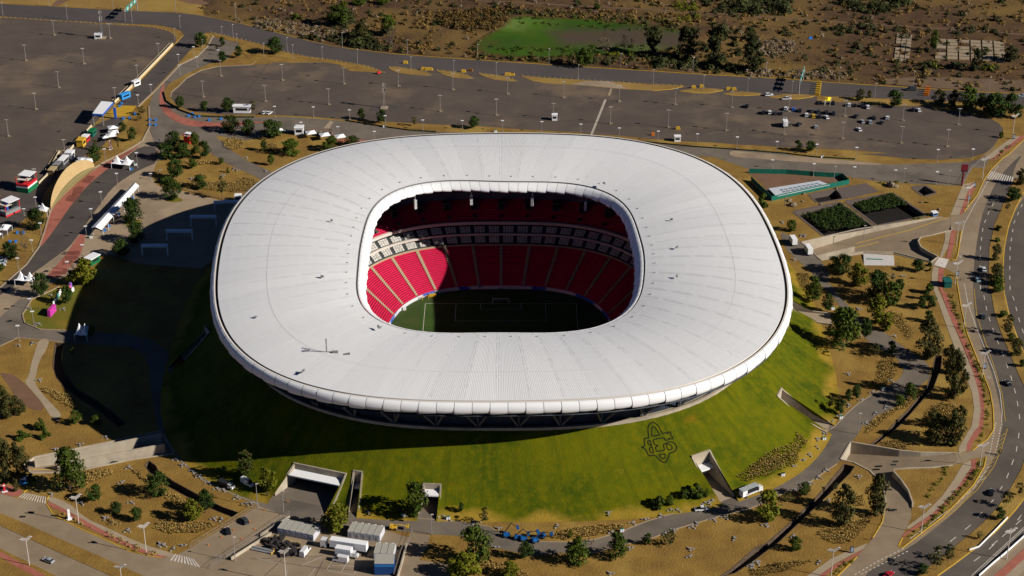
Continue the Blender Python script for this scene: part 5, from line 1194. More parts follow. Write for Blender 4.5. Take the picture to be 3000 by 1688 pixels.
cars('alone near the traffic islands', 'cars in the far lot', "C suv:black:2215,1012,75 D pickup:white:335,940,5 suv:white:170,905,5")
cars('beside the white cabin at upper left', 'cars in the far lot', "A car:white:2495,1072,65 car:white:2542,1075,60")
cars('driving along the far road', 'cars on the road', "D van:dark_grey:1510,855,178 car:light_blue:2560,912,178")
cars('driving down the right avenue', 'cars on the avenue', "J car:black:2268,672,65 car:red:1300,1446,40 K car:light_blue:2135,72,95 car:dark_grey:2192,420,80 car:black:2412,1050,115 L car:white:2195,1262,92")
cars('driving along the lower left boulevard', 'cars on the road', "G car:silver:458,1312,150")
cars('parked on the driveway by the wire fence', 'cars on the driveway', "G suv:dark_grey:2310,940,120 car:black:2150,1035,110")
cars('parked on the left service road', 'cars on the left street', "E car:silver:30,1165,20 car:light_blue:20,1195,20 car:white:10,1225,20")
cars('parked by the grass hill at lower left', 'vans by the hill', "G van:white:2335,585,-45")
cars('parked beside the front ring road', 'vehicles on the ring road', "I pickup:white:1790,828,15")
def box_truck(label, v, rz, L_=6.5, col='white', H_=2.6, name='box_truck', cargo=white, hood=True):
    t = thing(name, label, 'truck', v, rz); m = MB(); m.box((-L_*.14,0,1.0+H_/2),(L_*.72,2.4,H_)); m.build('cargo_box', cargo, t)
    m = MB(); m.box((L_*.31,0,1.5),(1.5,2.1,1.7),0,0,.88); 
    if hood: m.box((L_*.43,0,1.05),(1.4,1.9,.9),0,0,.9)
    m.build('cab', CARC[col], t); m = MB(); m.box((L_*.31+.42,0,1.85),(.75,1.95,.6),0,0,.9); m.build('windows', glass, t)
    m = MB(); m.box((0,0,.75),(L_,1.0,.3)); m.build('chassis', black, t)
    for x in (-.3,.36):
        for y in (-1,1): m = MB(); m.add([(x*L_+.45*math.cos(a), y*1.05+o_, .45+.45*math.sin(a)) for o_ in (-.15,.15) for a in [2*math.pi*i/12 for i in range(12)]], [(i,(i+1)%12,12+(i+1)%12,12+i) for i in range(12)]+[tuple(range(11,-1,-1)), tuple(range(12,24))]); m.build('wheel', tyre, t)
    return t
v = W("H 860,1262")[0]; box_truck('white box truck with bonnet parked beside the long trailer', v, math.atan2(*(reversed((W("H 975,1265")[0]-W("H 750,1230")[0]).to_2d().to_tuple()))), 8.0)
v = W("H 800,1310")[0]; a = (W("H 720,1290")[0]-W("H 890,1320")[0]); vehicle('van', 'white', 'white panel van parked in front of the white box truck', v, math.atan2(a.y,a.x))
v = W("G 2135,610")[0]; a = W("G 2170,620")[0]-W("G 2010,560")[0]; box_truck('white truck with dark flat cargo cover below the grass hill', v, math.atan2(a.y,a.x), 6.5, 'white', 1.4, 'flatbed_truck', black)
v = W("D 320,1190")[0]; box_truck('tall white box truck among the cars of the far lot', v, R(90), 6)
v = W("L 392,1010")[0]; a = W("L 380,1010")[0]-W("L 350,965")[0]; box_truck('white cargo truck by the roof edge at right, upper of two', v, math.atan2(a.y,a.x)+math.pi, 7, 'white', 2.8, hood=False)
v = W("L 535,1095")[0]; box_truck('white cargo truck by the east ramp wall, lower of two', v, math.atan2(a.y,a.x)+math.pi, 8, 'white', 2.8, hood=False)
# semi trailer
p0, p1 = W("H 620,1165")[0], W("H 1060,1230")[0]; d = (p1-p0).normalized(); rz = math.atan2(d.y,d.x)
t = thing('semi_trailer_truck', 'long white semi trailer truck parked between the container rows', 'truck', p0.lerp(p1,.5), rz); Lt = (p1-p0).length
m = MB(); m.box((Lt*.09,0,2.6),(Lt*.78,2.6,2.9)); m.build('trailer', white, t)
m = MB(); m.box((-Lt*.44,0,1.9),(2.2,2.4,2.9),0,0,.94); m.build('cab', CARC['white'], t); m = MB(); m.box((-Lt*.44-.75,0,2.4),(.8,2.1,.8)); m.build('windows', glass, t)
m = MB(); m.box((0,0,.95),(Lt*.95,1.1,.35)); m.build('chassis', black, t)
for x in (-.45,-.33,.33,.40):
    for y in (-1,1): m = MB(); m.add([(x*Lt+.5*math.cos(q), y*1.1+o_, .5+.5*math.sin(q)) for o_ in (-.15,.15) for q in [2*math.pi*i/12 for i in range(12)]], [(i,(i+1)%12,12+(i+1)%12,12+i) for i in range(12)]+[tuple(range(11,-1,-1)), tuple(range(12,24))]); m.build('wheel', tyre, t)
# open sided white truck by the ring road
p0, p1 = W("I 2165,715")[0], W("I 2350,640")[0]; d = (p1-p0).normalized(); rz = math.atan2(d.y,d.x); Lt = (p1-p0).length+1
t = thing('stage_truck', 'white show truck with its side opened beside the flared tunnel', 'truck', p0.lerp(p1,.5), rz)
m = MB(); m.box((-Lt*.12,.95,2.3),(Lt*.74,.1,2.4)); m.box((-Lt*.48,0,2.3),(.1,2.2,2.4)); m.box((-Lt*.12,0,1.05),(Lt*.74,2.2,.12)); m.box((-Lt*.38,-1.05,2.2),(Lt*.2,.08,2.3)); m.build('cargo_body', white, t)
m = MB(); m.box((-Lt*.12,.1,3.6),(Lt*.76,2.4,.1)); m.build('roof', M('truck_roof_grey', (.26,.29,.29), (.4,.42,.42), 1.2, .6), t); m = MB(); m.box((-Lt*.05,.2,2.2),(Lt*.55,1.3,2.1)); m.build('interior', dark, t)
m = MB(); m.box((Lt*.36,0,1.55),(2.0,2.1,1.8),0,0,.85); m.build('cab', CARC['white'], t); m = MB(); m.box((Lt*.36+.4,0,1.95),(1.1,1.95,.6),0,0,.85); m.build('windows', glass, t)
for x in (-.3,.36):
    for y in (-1,1): m = MB(); m.add([(x*Lt+.45*math.cos(q), y*1.0+o_, .45+.45*math.sin(q)) for o_ in (-.15,.15) for q in [2*math.pi*i/12 for i in range(12)]], [(i,(i+1)%12,12+(i+1)%12,12+i) for i in range(12)]+[tuple(range(11,-1,-1)), tuple(range(12,24))]); m.build('wheel', tyre, t)
# ------------------------------------------------------------------ compound: containers, rubble, walls, fences
contm = M('container_roof', (.36,.33,.28), (.30,.30,.26), .8, .7); 
def container(label, a, b, dep, h, grp, side=None):
    """a->b: front-bottom edge on the ground, dep: vector to the back"""
    d = (b-a); rz = math.atan2(d.y,d.x); w = d.length; c = a.lerp(b,.5)+dep*.5
    t = thing('cabin_container', label, 'container', c, rz, grp); D_ = dep.length
    m = MB(); m.box((0,0,h/2),(w-.12,D_,h)); m.build('body', side or M('container_side', (.50,.51,.55), (.44,.45,.48), .5, .6), t)
    m = MB(); m.box((0,0,h+.06),(w-.35,D_-.2,.12)); m.box((-w/2+.12,0,h+.1),(.16,D_,.2)); m.build('roof', contm, t)
    m = MB(); m.box((0,D_/2+.25,h-.4),(.8,.5,.6)); m.build('air_conditioner', white, t)
    m = MB(); m.box((.2,-D_/2-.02,1.0),(.8,.05,1.9)); m.build('door', M('container_door', (.36,.37,.40), None, rough=.6), t)
def crow(s, n, back, h, grp, where, openk=None):
    a, b = W(s); bk = W(back); dep = (bk[1]-bk[0]); 
    perp = Vector((-(b-a).y,(b-a).x,0)).normalized()*6.05
    for i in range(n): container('grey roofed white cabin container %s%s' % (where, ordn(i,n)), a.lerp(b,i/n), a.lerp(b,(i+1)/n), perp, h, grp)
crow("H 205,1055 545,1125", 6, "H 205,985 300,880", 2.7, 'cabin containers in the compound', 'in the left compound row')
crow("H 865,1085 1170,1128", 5, "H 865,1040 895,955", 2.6, 'cabin containers in the compound', 'in the rear compound row')
crow("H 1112,1290 1300,1300", 3, "H 1112,1220 1130,1140", 2.7, 'cabin containers in the compound', 'in the right compound row')
a, b = W("H 1118,1440 1305,1440"); t = thing('container_stack', 'tall blue container with grey roof at the compound edge', 'container', a.lerp(b,.5)+Vector((0,3,0)), math.atan2((b-a).y,(b-a).x)); w = (b-a).length
m = MB(); m.box((0,0,2.2),(w,6,4.4)); m.build('body', M('container_blue', (.008,.045,.16), None), t); m = MB(); m.box((0,.2,4.46),(w-.1,5.6,.12)); m.build('roof', contm, t); m = MB(); m.box((0,-3.03,3.9),(w-.3,.06,.8)); m.build('stripe', M('light_blue_panel', (.02,.15,.38), None, rough=.5), t)
rnd = random.Random(4); t = thing('scrap_heap', 'heap of dark dismantled machinery parts on the compound floor', 'scrap heap', W("H 220,1180")[0]); o = W("H 220,1180")[0]; junk = M('black_scrap', (.02,.02,.022), (.05,.04,.035), 1, .7)
for s in ("H 130,1110 270,1090 230,1180 120,1200 60,1130", "H 270,1150 400,1180 380,1260 240,1270"):
    w = [q.to_2d() for q in W(s)]; xs = [q.x for q in w]; ys = [q.y for q in w]; m = MB()
    for _ in range(80):
        q = (rnd.uniform(min(xs),max(xs)), rnd.uniform(min(ys),max(ys)))
        if inside(q, w): m.box((q[0]-o.x,q[1]-o.y,rnd.uniform(.3,1.5)),(rnd.uniform(.4,2),rnd.uniform(.4,1.4),rnd.uniform(.3,1.2)),rnd.uniform(0,3))
    m.build('scrap_pile', junk, t)
v = W("H 465,1235")[0]; vehicle('van', 'white', 'small white lorry cab beside the dark scrap heap', v, R(70)); bpy.data.objects
v = W("H 60,1210")[0]; t = thing('steel_ramp', 'grey steel loading ramp with yellow end bars', 'ramp', v, R(-20)); m = MB(); m.box((0,.6,.4),(8,1.0,.5)); m.box((0,-.6,.3),(8,1.0,.4)); m.build('deck', steel, t); m = MB(); m.bar((4,-1,0),(4,-1,1.3),.15); m.bar((4,1,0),(4,1,1.3),.15); m.bar((4,-1,.2),(4,1,.2),.15); m.build('end_bar', yel, t)
v = W("H 1295,1005")[0]
def lift(label, v, rz, col, up):
    t = thing('boom_lift', label, 'boom lift', v, rz, 'boom lifts by the ring road' if col != 'yel' else None); cm_ = {'blue': M('lift_blue', (.008,.085,.26), None, rough=.4), 'yel': yel}[col]
    m = MB(); m.box((0,0,.85),(2.6,1.8,.7),0,0,.9); m.box((-.6,0,1.5),(1.2,1.5,.7),0,0,.9); m.build('chassis', cm_, t)
    for x in (-.85,.85):
        for y in (-.95,.95): put('wheel', CM['car']['wheel'], t, (x,y,.05)).scale = (1.3,1.3,1.3)
    m = MB(); m.bar((-.8,0,1.7),(up[0],0,up[1]),.18,6); m.bar((up[0],0,up[1]),(up[2],0,up[3]),.15,6); m.build('boom', black if col == 'blue' else cm_, t)
    m = MB(); m.box((up[2]+.3,0,up[3]-.2),(.9,1.7,.7)); m.bar((up[2]+.7,-.8,up[3]),(up[2]+.7,.8,up[3]+.5),.05,4); m.build('basket', cm_, t)
lift('yellow boom lift folded low at the compound corner', v, R(-5), 'yel', (2.5,2.0,4.8,1.7))
lift('blue boom lift with raised elbow, first from left by the ring road', W("H 2365,1075")[0], R(10), 'blue', (1.6,5.6,3.6,3.6)); lift('blue boom lift with bent arm, second from left by the ring road', W("H 2470,1100")[0], R(5), 'blue', (1.9,4.2,3.4,2.4))
lift('blue boom lift with long low arm behind the grass bed', W("I 110,1110")[0], R(15), 'blue', (3.0,3.2,4.8,3.0)); lift('blue boom lift lying folded at the road edge', W("I 215,1125")[0], R(35), 'blue', (1.5,2.4,3.4,2.0)); lift('blue boom lift parked at the end of the line', W("I 270,1085")[0], R(-10), 'blue', (1.8,2.6,3.6,2.2))
wall_line('boundary_wall', 'low pale wall along the left side of the compound', "G 2180,1300 2560,1060 H 40,1080 320,905", 1.3, .4, 0)
wall_line('boundary_wall', 'low pale wall along the right side of the compound', "H 1425,1170 1405,1230 1345,1449 1290,1600", 1.4, .5, 0)
wall_line('boundary_wall', 'dark inner wall beside the blue container', "H 1385,1180 1365,1230 1300,1449", 1.2, .3, 0, M('wall_dark', (.14,.11,.085), None))
wall_line('boundary_wall', 'curved pale wall with green rail along the east ramp', "L 660,1160 830,1137 1060,1100 1350,1105 1560,1158 1690,1190", .9, .35, -.1)
wall_line('road_barrier', 'long metal guard rail beside the lower right carriageway', "J 2600,1060 2400,1240 2290,1330 2150,1455", .9, .2, 0, white, 'barrier'); wall_line('road_barrier', 'pale guard rail on the lower right median', "J 2420,905 2290,1040 2150,1180 2060,1210", .8, .2, .1, white, 'barrier')
wall_line('boundary_wall', 'cream and yellow wall between left lot and side road', "A 1630,425 1300,768 1150,915 1080,975", 1.4, .5, 0, M('wall_cream', (.55,.45,.30), None)); wall_line('boundary_wall', 'cream wall along the left lot below the blue canopy', "A 865,1195 640,1445 E 560,150 440,380 365,452", 1.2, .5, 0, M('wall_cream', (.55,.45,.30), None))
def fence(name, label, s, h, panel, post=lamp_m, step=4, ghost=False, cat='fence'):
    pts = resample(W(s), step); t = thing(name, label, cat, pts[0]); o = pts[0]; m = MB()
    for a, b in zip(pts, pts[1:]):
        a, b = a-o, b-o
        if panel is None:
            for z_ in (h*.98, h*.5, .1): m.bar((a.x,a.y,z_),(b.x,b.y,z_),.035,4)
            for q in range(1,5): c = a.lerp(b,q/5); m.bar((c.x,c.y,0),(c.x,c.y,h),.02,3)
        else:
            n = Vector((-(b-a).y,(b-a).x,0)).normalized()*.04
            m.add([(a+n).to_tuple()[:2]+(.05,),(b+n).to_tuple()[:2]+(.05,),(b+n).to_tuple()[:2]+(h,),(a+n).to_tuple()[:2]+(h,),(a-n).to_tuple()[:2]+(.05,),(b-n).to_tuple()[:2]+(.05,),(b-n).to_tuple()[:2]+(h,),(a-n).to_tuple()[:2]+(h,)], [(0,1,2,3),(5,4,7,6),(3,2,6,7)])
    m.build('mesh_panel' if panel is None else 'screen', panel or post, t)
    m = MB(); m.bar((0,0,0),(0,0,h+.1),.06,5); pm_ = m.mesh('post', post)
    for p in pts: put('post', pm_, t, p-o)
    return t
fence('screen_fence', 'green screened site fence round the dirt yard at right', "L -20,348 330,355 620,378 860,392 925,450 470,545 195,610 0,420", 2.6, teal_m)
fence('wire_fence', 'wire fence between driveway and lower left garden', "G 1795,1190 1960,1090 2190,950 2440,800", 2.2, None); fence('wire_fence', 'wire fence between driveway and compound', "G 2040,1290 2130,1290 2576,990 H 200,960 320,880", 2.2, None); fence('wire_gate', 'open wire gate at the compound entrance', "G 1990,1385 2075,1310 2180,1275", 2.2, None, cat='gate')
fence('wire_fence', 'wire fence beside the path right of the compound', "H 1340,1449 1430,1170 1475,1040", 2.0, None); fence('wire_fence', 'wire fence along the plaza end at upper right', "L 2000,455 2080,310 2200,205 2290,120", 2.0, None); fence('rail_fence', 'dark rail along the garden edge above the left plaza', "E 1720,500 1900,545 2100,595 2230,640", 1.2, None, steel)
fence('hedge_fence', 'dark green low screen along the curved lot edge', "A 1545,870 1570,960 1700,1045 1850,1100 2100,1112 2400,1112", .9, green_m if False else M('dark_green_screen', (.015,.04,.022), None)); fence('hedge_fence', 'dark green low screen on the strip behind the stadium', "B 840,1142 1000,1168 1220,1203 1450,1235 1700,1250", .8, MATS['dark_green_screen']); fence('hedge_fence', 'dark green low screen along the strip at right', "C 1100,1330 1400,1358 1700,1388 2000,1408 2576,1452 L 600,198 980,220", .8, MATS['dark_green_screen'])
# white bollard rows on the islands
for s, where in (("A 0,165 480,197 900,222 1250,242 1450,262 1600,300", 'between left lot and far road'), ("A 1990,308 2200,352 2400,400 2560,440", 'on the upper left island'), ("B 180,470 480,540 760,578 1060,632 1215,690", 'along the long far island'), ("B 1260,636 1500,660 1600,685", 'on the first small island'), ("B 1710,664 1880,684 1990,712", 'on the second small island'), ("B 2110,694 2330,724 2420,748", 'on the third small island'), ("C 100,718 560,750 1000,778 1300,798 1590,808", 'on the long right island')):
    pts = resample(W(s), 3.2); t = thing('bollard_row', 'row of short white posts '+where, 'bollards', pts[0], 0, 'rows of short posts'); m = MB(); o = pts[0]
    for p in pts: q = p-o; m.box((q.x,q.y,.45),(.35,.35,.7))
    tag(m.build('bollards', MATS['path_concrete'], t), kind='stuff')
fence('parking_stop_row', 'row of short parking dividers along the left lot wall', "A 1600,410 1280,745 1060,950", .5, MATS['path_concrete'], cat='barrier'); fence('parking_stop_row', 'lower row of short parking dividers along the left lot wall', "A 840,1190 610,1440 E 540,130 420,330", .5, MATS['path_concrete'], cat='barrier')
# ------------------------------------------------------------------ canopies, tents, kiosks
def slab_canopy(name, label, cat, roof_px, hgt, topm, edgem, legm, th=.8):
    c = [G(p, hgt) for p in P(roof_px)]; o = sum(c, Vector((0,0,0)))/len(c); o.z = 0
    t = thing(name, label, cat, o); m = MB(); q = [(v.x-o.x, v.y-o.y) for v in c]
    if sum(a[0]*b_[1]-b_[0]*a[1] for a, b_ in zip(q, q[1:]+q[:1])) < 0: q = q[::-1]
    m.prism(q, hgt-th, hgt-.12); m.build('fascia', edgem, t); m = MB(); k = [(x*.97,y*.97) for x,y in q]; m.prism(k, hgt-.12, hgt); m.build('roof', topm, t)
    for x, y in q: m = MB(); m.box((x*.95,y*.95,(hgt-th)/2),(.55,.55,hgt-th)); m.build('leg', legm, t)
    return t
t = slab_canopy('gate_canopy', 'blue edged gate canopy with white roof over the left wall', 'canopy', "A 870,1072 965,1078 1068,962 955,953", 7.0, white, blue_m, steel, 1.2)
m = MB(); m.box((6.2,1.5,3.2),(1.2,1.2,6.0)); m.build('blue_pillar', blue_m, t)
def kiosk(name, label, s, h, w, bands, roofm, topbar=None, back=7):
    a, b = W(s); d = b-a; rz = math.atan2(d.y,d.x); n = Vector((-d.y,d.x,0)).normalized(); c = a.lerp(b,.5)+n*back*.5; L_ = d.length
    t = thing(name, label, 'kiosk', c, rz); z0 = 0
    for bm_, hh, nm in bands: m = MB(); m.box((0,0,z0+hh/2),(L_,back,hh)); m.build(nm, bm_, t); z0 += hh
    m = MB(); m.box((0,back*.15,h),(L_*1.0,back*.75,.25)); m.build('roof', roofm, t)
    for x in (-1,1):
        for y in (-1,1): m = MB(); m.box((x*(L_/2-.2),y*(back/2-.3),z0+(h-z0)/2),(.3,.3,h-z0)); m.build('post', red_m, t)
    m = MB(); m.box((0,-back*.2,h*.8),(L_*.95,back*.4,.15)); m.build('awning', M('awning_cream', (.62,.55,.45), None), t)
    m = MB(); m.box((0,back*.15,(z0+h)/2),(L_*.8,back*.4,(h-z0)*.7)); m.build('interior', dark, t)
    return t
kiosk('red_green_kiosk', 'two storey red white and green stand beside the left lot', "E 160,525 270,540", 8.0, 0, [(green_m,2.6,'green_base'),(white,.8,'white_band'),(red_m,1.0,'red_band')], white, back=9)
t = kiosk('red_blue_kiosk', 'white roofed stand with red and blue frames at far left', "E -20,735 60,765", 6.5, 0, [(red_m,.9,'red_base'),(steel,1.6,'grey_band')], white, back=9)
for i, px in enumerate(("E 75,735", "E 108,700")):
    v = W(px)[0]; o = v-t.location; o.rotate(Matrix.Rotation(-t.rotation_euler.z, 3, 'Z')); m = MB(); m.box((o.x,o.y,3),(.9,.9,6)); m.build('blue_pillar', blue_m, t)
t = kiosk('red_kiosk', 'small red kiosk with white roof among the dark trees', "A 1735,1350 1790,1360", 5.0, 0, [(red_m,3.2,'red_wall')], white, back=3.5)
# stepped seating crescent
ai = resample(W("E 895,297 760,405 600,560 480,692"), .1); ao = chaikin(W("E 895,297 800,330 700,385 600,480 520,600 480,692"), 2, False)
def at_u(pts, u):
    n = len(pts)-1; x = u*n; i = min(int(x), n-1); return Vector(pts[i]).lerp(Vector(pts[i+1]), x-i)
mb = MB(); n = 40; cols = []
for i in range(n+1):
    u = i/n; a, b = at_u(ai,u), at_u(ao,u); H_ = 8.0*math.sin(math.pi*u)**.6; col = []
    for k, (f, z_) in enumerate(((0,0),(.12,0),(.12,.22),(.30,.22),(.30,.4),(1,1.0))): q = a.lerp(b,f); col.append((q.x,q.y,.05+H_*z_))
    q = b+(b-a)*.02; col.append((q.x,q.y,0)); cols.append(col)
for i in range(n):
    for k in range(6): mb.quad(cols[i][k], cols[i+1][k], cols[i+1][k+1], cols[i][k+1], 1 if k in (1,3) else 0)
o = mb.build('seating_bank', [M('bank_tan', (.40,.285,.135), (.36,.25,.115), .3, .85), M('bank_riser', (.16,.14,.06), None)]); tag(o, 'tan crescent shaped stepped bank curving beside the red path', 'seating bank')
# long white walkway canopy
c = [G(p, 4.2) for p in P("E 860,862 958,882 1315,465 1258,442")]
o = sum(c, Vector())/4; o.z = 0; t = thing('walkway_canopy', 'long white ridged walkway canopy on the left plaza', 'canopy', o); c = [v-Vector((o.x,o.y,0)) for v in c]
r0, r1 = c[0].lerp(c[1],.42)+Vector((0,0,.9)), c[3].lerp(c[2],.42)+Vector((0,0,.9)); m = MB(); n = 22
for i in range(n):
    u0, u1 = i/n, (i+.94)/n
    m.quad(c[0].lerp(c[3],u0), r0.lerp(r1,u0), r0.lerp(r1,u1), c[0].lerp(c[3],u1)); m.quad(r0.lerp(r1,u0), c[1].lerp(c[2],u0), c[1].lerp(c[2],u1), r0.lerp(r1,u1))
m.build('roof', tent_m, t); m = MB(); m.quad(c[0]-Vector((0,0,.2)), c[1]-Vector((0,0,.2)), c[2]-Vector((0,0,.2)), c[3]-Vector((0,0,.2))); m.build('ceiling', steel, t)
for i in range(8):
    u = (i+.2)/7.4; m = MB(); p, q = c[0].lerp(c[3],u), c[1].lerp(c[2],u); m.bar((p.x,p.y,0),p,.12); m.bar((q.x,q.y,0),q,.12); m.bar(p,q,.1); m.build('post_frame', white, t)
# white goal-shaped gate frames in the stadium's shade
for i, s in enumerate(("E 1340,1120 1590,1120", "E 1572,980 1822,980", "E 1800,845 2045,845", "E 2022,710 2262,700")):
    a, b = W(s); d = b-a; rz = math.atan2(d.y,d.x); L_ = d.length; t = thing('entrance_portal', 'white gate portal on the shaded plaza'+ordn(i,4), 'gate', a.lerp(b,.5), rz, 'gate portals on the left plaza')
    m = MB(); m.box((0,0,4.9),(L_,2.2,.9)); m.build('beam', white, t)
    for x in (-1,1): m = MB(); m.box((x*(L_/2-.25),0,2.25),(.5,.7,4.5)); m.build('leg', white, t)
def peak_tent(name, label, s, hgt, peaks, grp=None, low=2.6):
    c = [v for v in W(s)]; o = sum(c, Vector())/4; t = thing(name, label, 'tent', o, 0, grp); c = [v-o for v in c]; n = peaks
    for i in range(n):
        q = [c[0].lerp(c[1],i/n), c[0].lerp(c[1],(i+1)/n), c[3].lerp(c[2],(i+1)/n), c[3].lerp(c[2],i/n)]; ap = sum(q, Vector())/4+Vector((0,0,hgt)); m = MB(); K_ = 6; prev = None
        for k in range(K_+1):
            f = k/K_; z_ = low+(hgt-low)*(f**2.2); row = []
            for j in range(4):
                for u in (0,.5): p = q[j].lerp(q[(j+1)%4],u); r_ = (sum(q,Vector())/4).lerp(p, 1-f*.97); row.append((r_.x,r_.y,z_+(.25*(1-f) if u == 0 else .45*(1-f))))
            if prev: m.strip(prev, row, 0, True)
            prev = row
        m.build('canopy', tent_m, t)
    for p in c: m = MB(); m.bar((p.x*.97,p.y*.97,0),(p.x*.97,p.y*.97,low+.2),.09); m.build('pole', white, t)
    return t
peak_tent('peaked_tent', 'white double peaked tent across the plaza top', "E 1050,305 1230,325 1270,275 1080,265", 6.5, 2)
peak_tent('peaked_tent', 'white double peaked tent beside the lower left street', "E 140,1410 310,1425 360,1385 190,1370", 6.5, 2)
peak_tent('peaked_tent', 'white double peaked tent half in the stadium shadow', "F 705,640 825,650 850,560 760,560", 6.5, 2)
peak_tent('peaked_tent', 'white pointed tent at the crescent bank end', "E 350,745 450,765 470,725 375,700", 6.0, 1)
peak_tent('square_tent', 'white square market tent at far left', "E 0,935 75,935 120,885 35,875", 4.2, 1, 'market tents', 2.4); peak_tent('square_tent', 'white market tent cut by the left frame edge', "E -60,1000 -5,1000 30,965 -20,955", 4.0, 1, 'market tents', 2.4)
UMB = "A 1070,1250:big A 1075,1295:mid A 1055,1325:mid A 995,1345:small E 775,290:left E 830,280:right E 790,260:top B 520,1300:a B 650,1320:b B 795,1335:c B 230,1275:d".split()
lbls = ['white sail parasol, topmost beside the left strip', 'white sail parasol, second down beside the left strip', 'white sail parasol, third down beside the left strip', 'small white sail parasol, lowest beside the left strip', 'white sail parasol, front left of three above the crescent bank', 'white sail parasol, front right of three above the crescent bank', 'white sail parasol, rear of three above the crescent bank', 'white parasol before the stalls, first from left', 'white parasol before the stalls, second from left', 'white parasol before the stalls, third from left', 'small white parasol by the stalls near the broad tree']
for i in range(0, len(UMB), 2):
    px = UMB[i]+' '+UMB[i+1].split(':')[0]; v = W(px)[0]; w = 3.0 if 'small' in UMB[i+1] or ':d' in UMB[i+1] else 5.2
    t = thing('parasol', lbls[i//2], 'parasol', v, R(20), 'white parasols'); m = MB(); h_ = 3.0
    m.add([(-w/2,-w/2,h_),(w/2,-w/2,h_),(w/2,w/2,h_),(-w/2,w/2,h_),(0,0,h_+.9)], [(0,1,4),(1,2,4),(2,3,4),(3,0,4),(3,2,1,0)]); m.build('canopy', tent_m, t); m = MB(); m.bar((0,0,0),(0,0,h_+.5),.08); m.build('pole', steel, t)
# stalls along the left wall and by the gardens
def stall(label, px, dims, rz, bodym, topm, grp=None, name='stall', cat='stall'):
    v = W(px)[0]; t = thing(name, label, cat, v, rz, grp); x, y, z_ = dims; m = MB(); m.box((0,0,z_*.45),(x,y,z_*.9)); m.build('body', bodym, t); m = MB(); m.box((0,0,z_*.95),(x*1.12,y*1.12,z_*.1)); m.build('roof', topm, t); m = MB(); m.box((0,-y/2-.02,z_*.55),(x*.7,.06,z_*.35)); m.build('counter', dark, t); return t
ra = math.atan2((W("A 1070,1000")[0]-W("A 640,1445")[0]).y, (W("A 1070,1000")[0]-W("A 640,1445")[0]).x)
stall('green stall against the left lot wall', "A 870,1275", (5,3,3), ra, teal_m, green_m, 'stalls along the left wall'); stall('white and red stall below the green stall', "A 810,1330", (4.5,3,3), ra, red_m, white, 'stalls along the left wall'); stall('yellow stall beside the cream wall', "A 770,1375", (4.5,3.5,4), ra, yel, yel, 'stalls along the left wall')
stall('white cabin stall with bright end wall', "E 665,205", (4,3.5,4), ra, white, white, 'stalls along the left wall'); stall('long grey roofed stall on the left wall', "E 600,250", (7,3,3), ra, steel, white, 'stalls along the left wall'); stall('dark grey stall with black front', "E 545,300", (5,3,3), ra, black, steel, 'stalls along the left wall'); stall('brown stall lowest on the left wall', "E 500,350", (5,3,3), ra, M('stall_brown', (.2,.14,.07), None), M('stall_tan', (.4,.3,.15), None), 'stalls along the left wall')
stall('white boxy stall with tall sides by the upper gardens', "B 410,1262", (4.5,4,4.2), 0, white, white, 'stalls by the upper gardens'); stall('brown brick stall by the upper gardens', "B 530,1258", (4.5,3.5,2.6), 0, M('stall_brown', (.2,.14,.07), None), M('stall_roof_brown', (.16,.11,.08), None), 'stalls by the upper gardens'); stall('dark brown stall by the pale strip', "B 675,1280", (5,4,3.2), 0, M('stall_roof_brown', (.16,.11,.08), None), M('stall_roof_brown', (.16,.11,.08), None), 'stalls by the upper gardens')
stall('white cabin with windows beside the two white cars', "A 2285,1058", (9,3.2,4), R(-3), white, white, None, 'site_cabin', 'cabin'); stall('blue box booth on the cream wall', "A 1180,925", (6,2.5,3), R(52), M('booth_blue', (.03,.25,.6), None), M('booth_blue', (.03,.25,.6), None), None, 'booth', 'booth'); stall('white booth on the cream wall above the blue one', "A 1285,805", (4.5,2.5,3), R(52), white, white, None, 'booth', 'booth')
stall('white and green cabin behind the yellowish tree', "E 875,1190", (6,4,3.4), R(60), green_m, white, None, 'site_cabin', 'cabin'); stall('white booth on the far lot beside a light pole', "C 402,1132", (2.8,2.6,3.4), 0, white, white, None, 'booth', 'booth'); stall('white booth at the lower edge of the far lot', "C 1560,1330", (3.2,2.6,3), 0, white, white, None, 'booth', 'booth')
stall('white cabin at the foot of the left lot mast', "A 930,362", (4,3,3), 0, white, white, None, 'site_cabin', 'cabin'); stall('teal bus shelter with red path in front', "K 1848,118", (4.6,3.2,3), R(90), M('shelter_teal', (.01,.10,.09), None), M('shelter_teal', (.01,.10,.09), None), None, 'bus_shelter', 'shelter'); stall('small blue booth by the red crossing at lower left', "G 225,572", (2.2,2,2.6), 0, M('booth_blue', (.03,.25,.6), None), white, None, 'booth', 'booth'); stall('small blue and white booth near the basins', "L 1728,745", (2.6,2.4,2), R(20), M('booth_blue2', (.1,.2,.35), None), white, None, 'booth', 'booth'); stall('small white tent booth at the roof edge on the left', "E 2248,605", (3,3,3.2), 0, white, white, None, 'booth', 'booth')
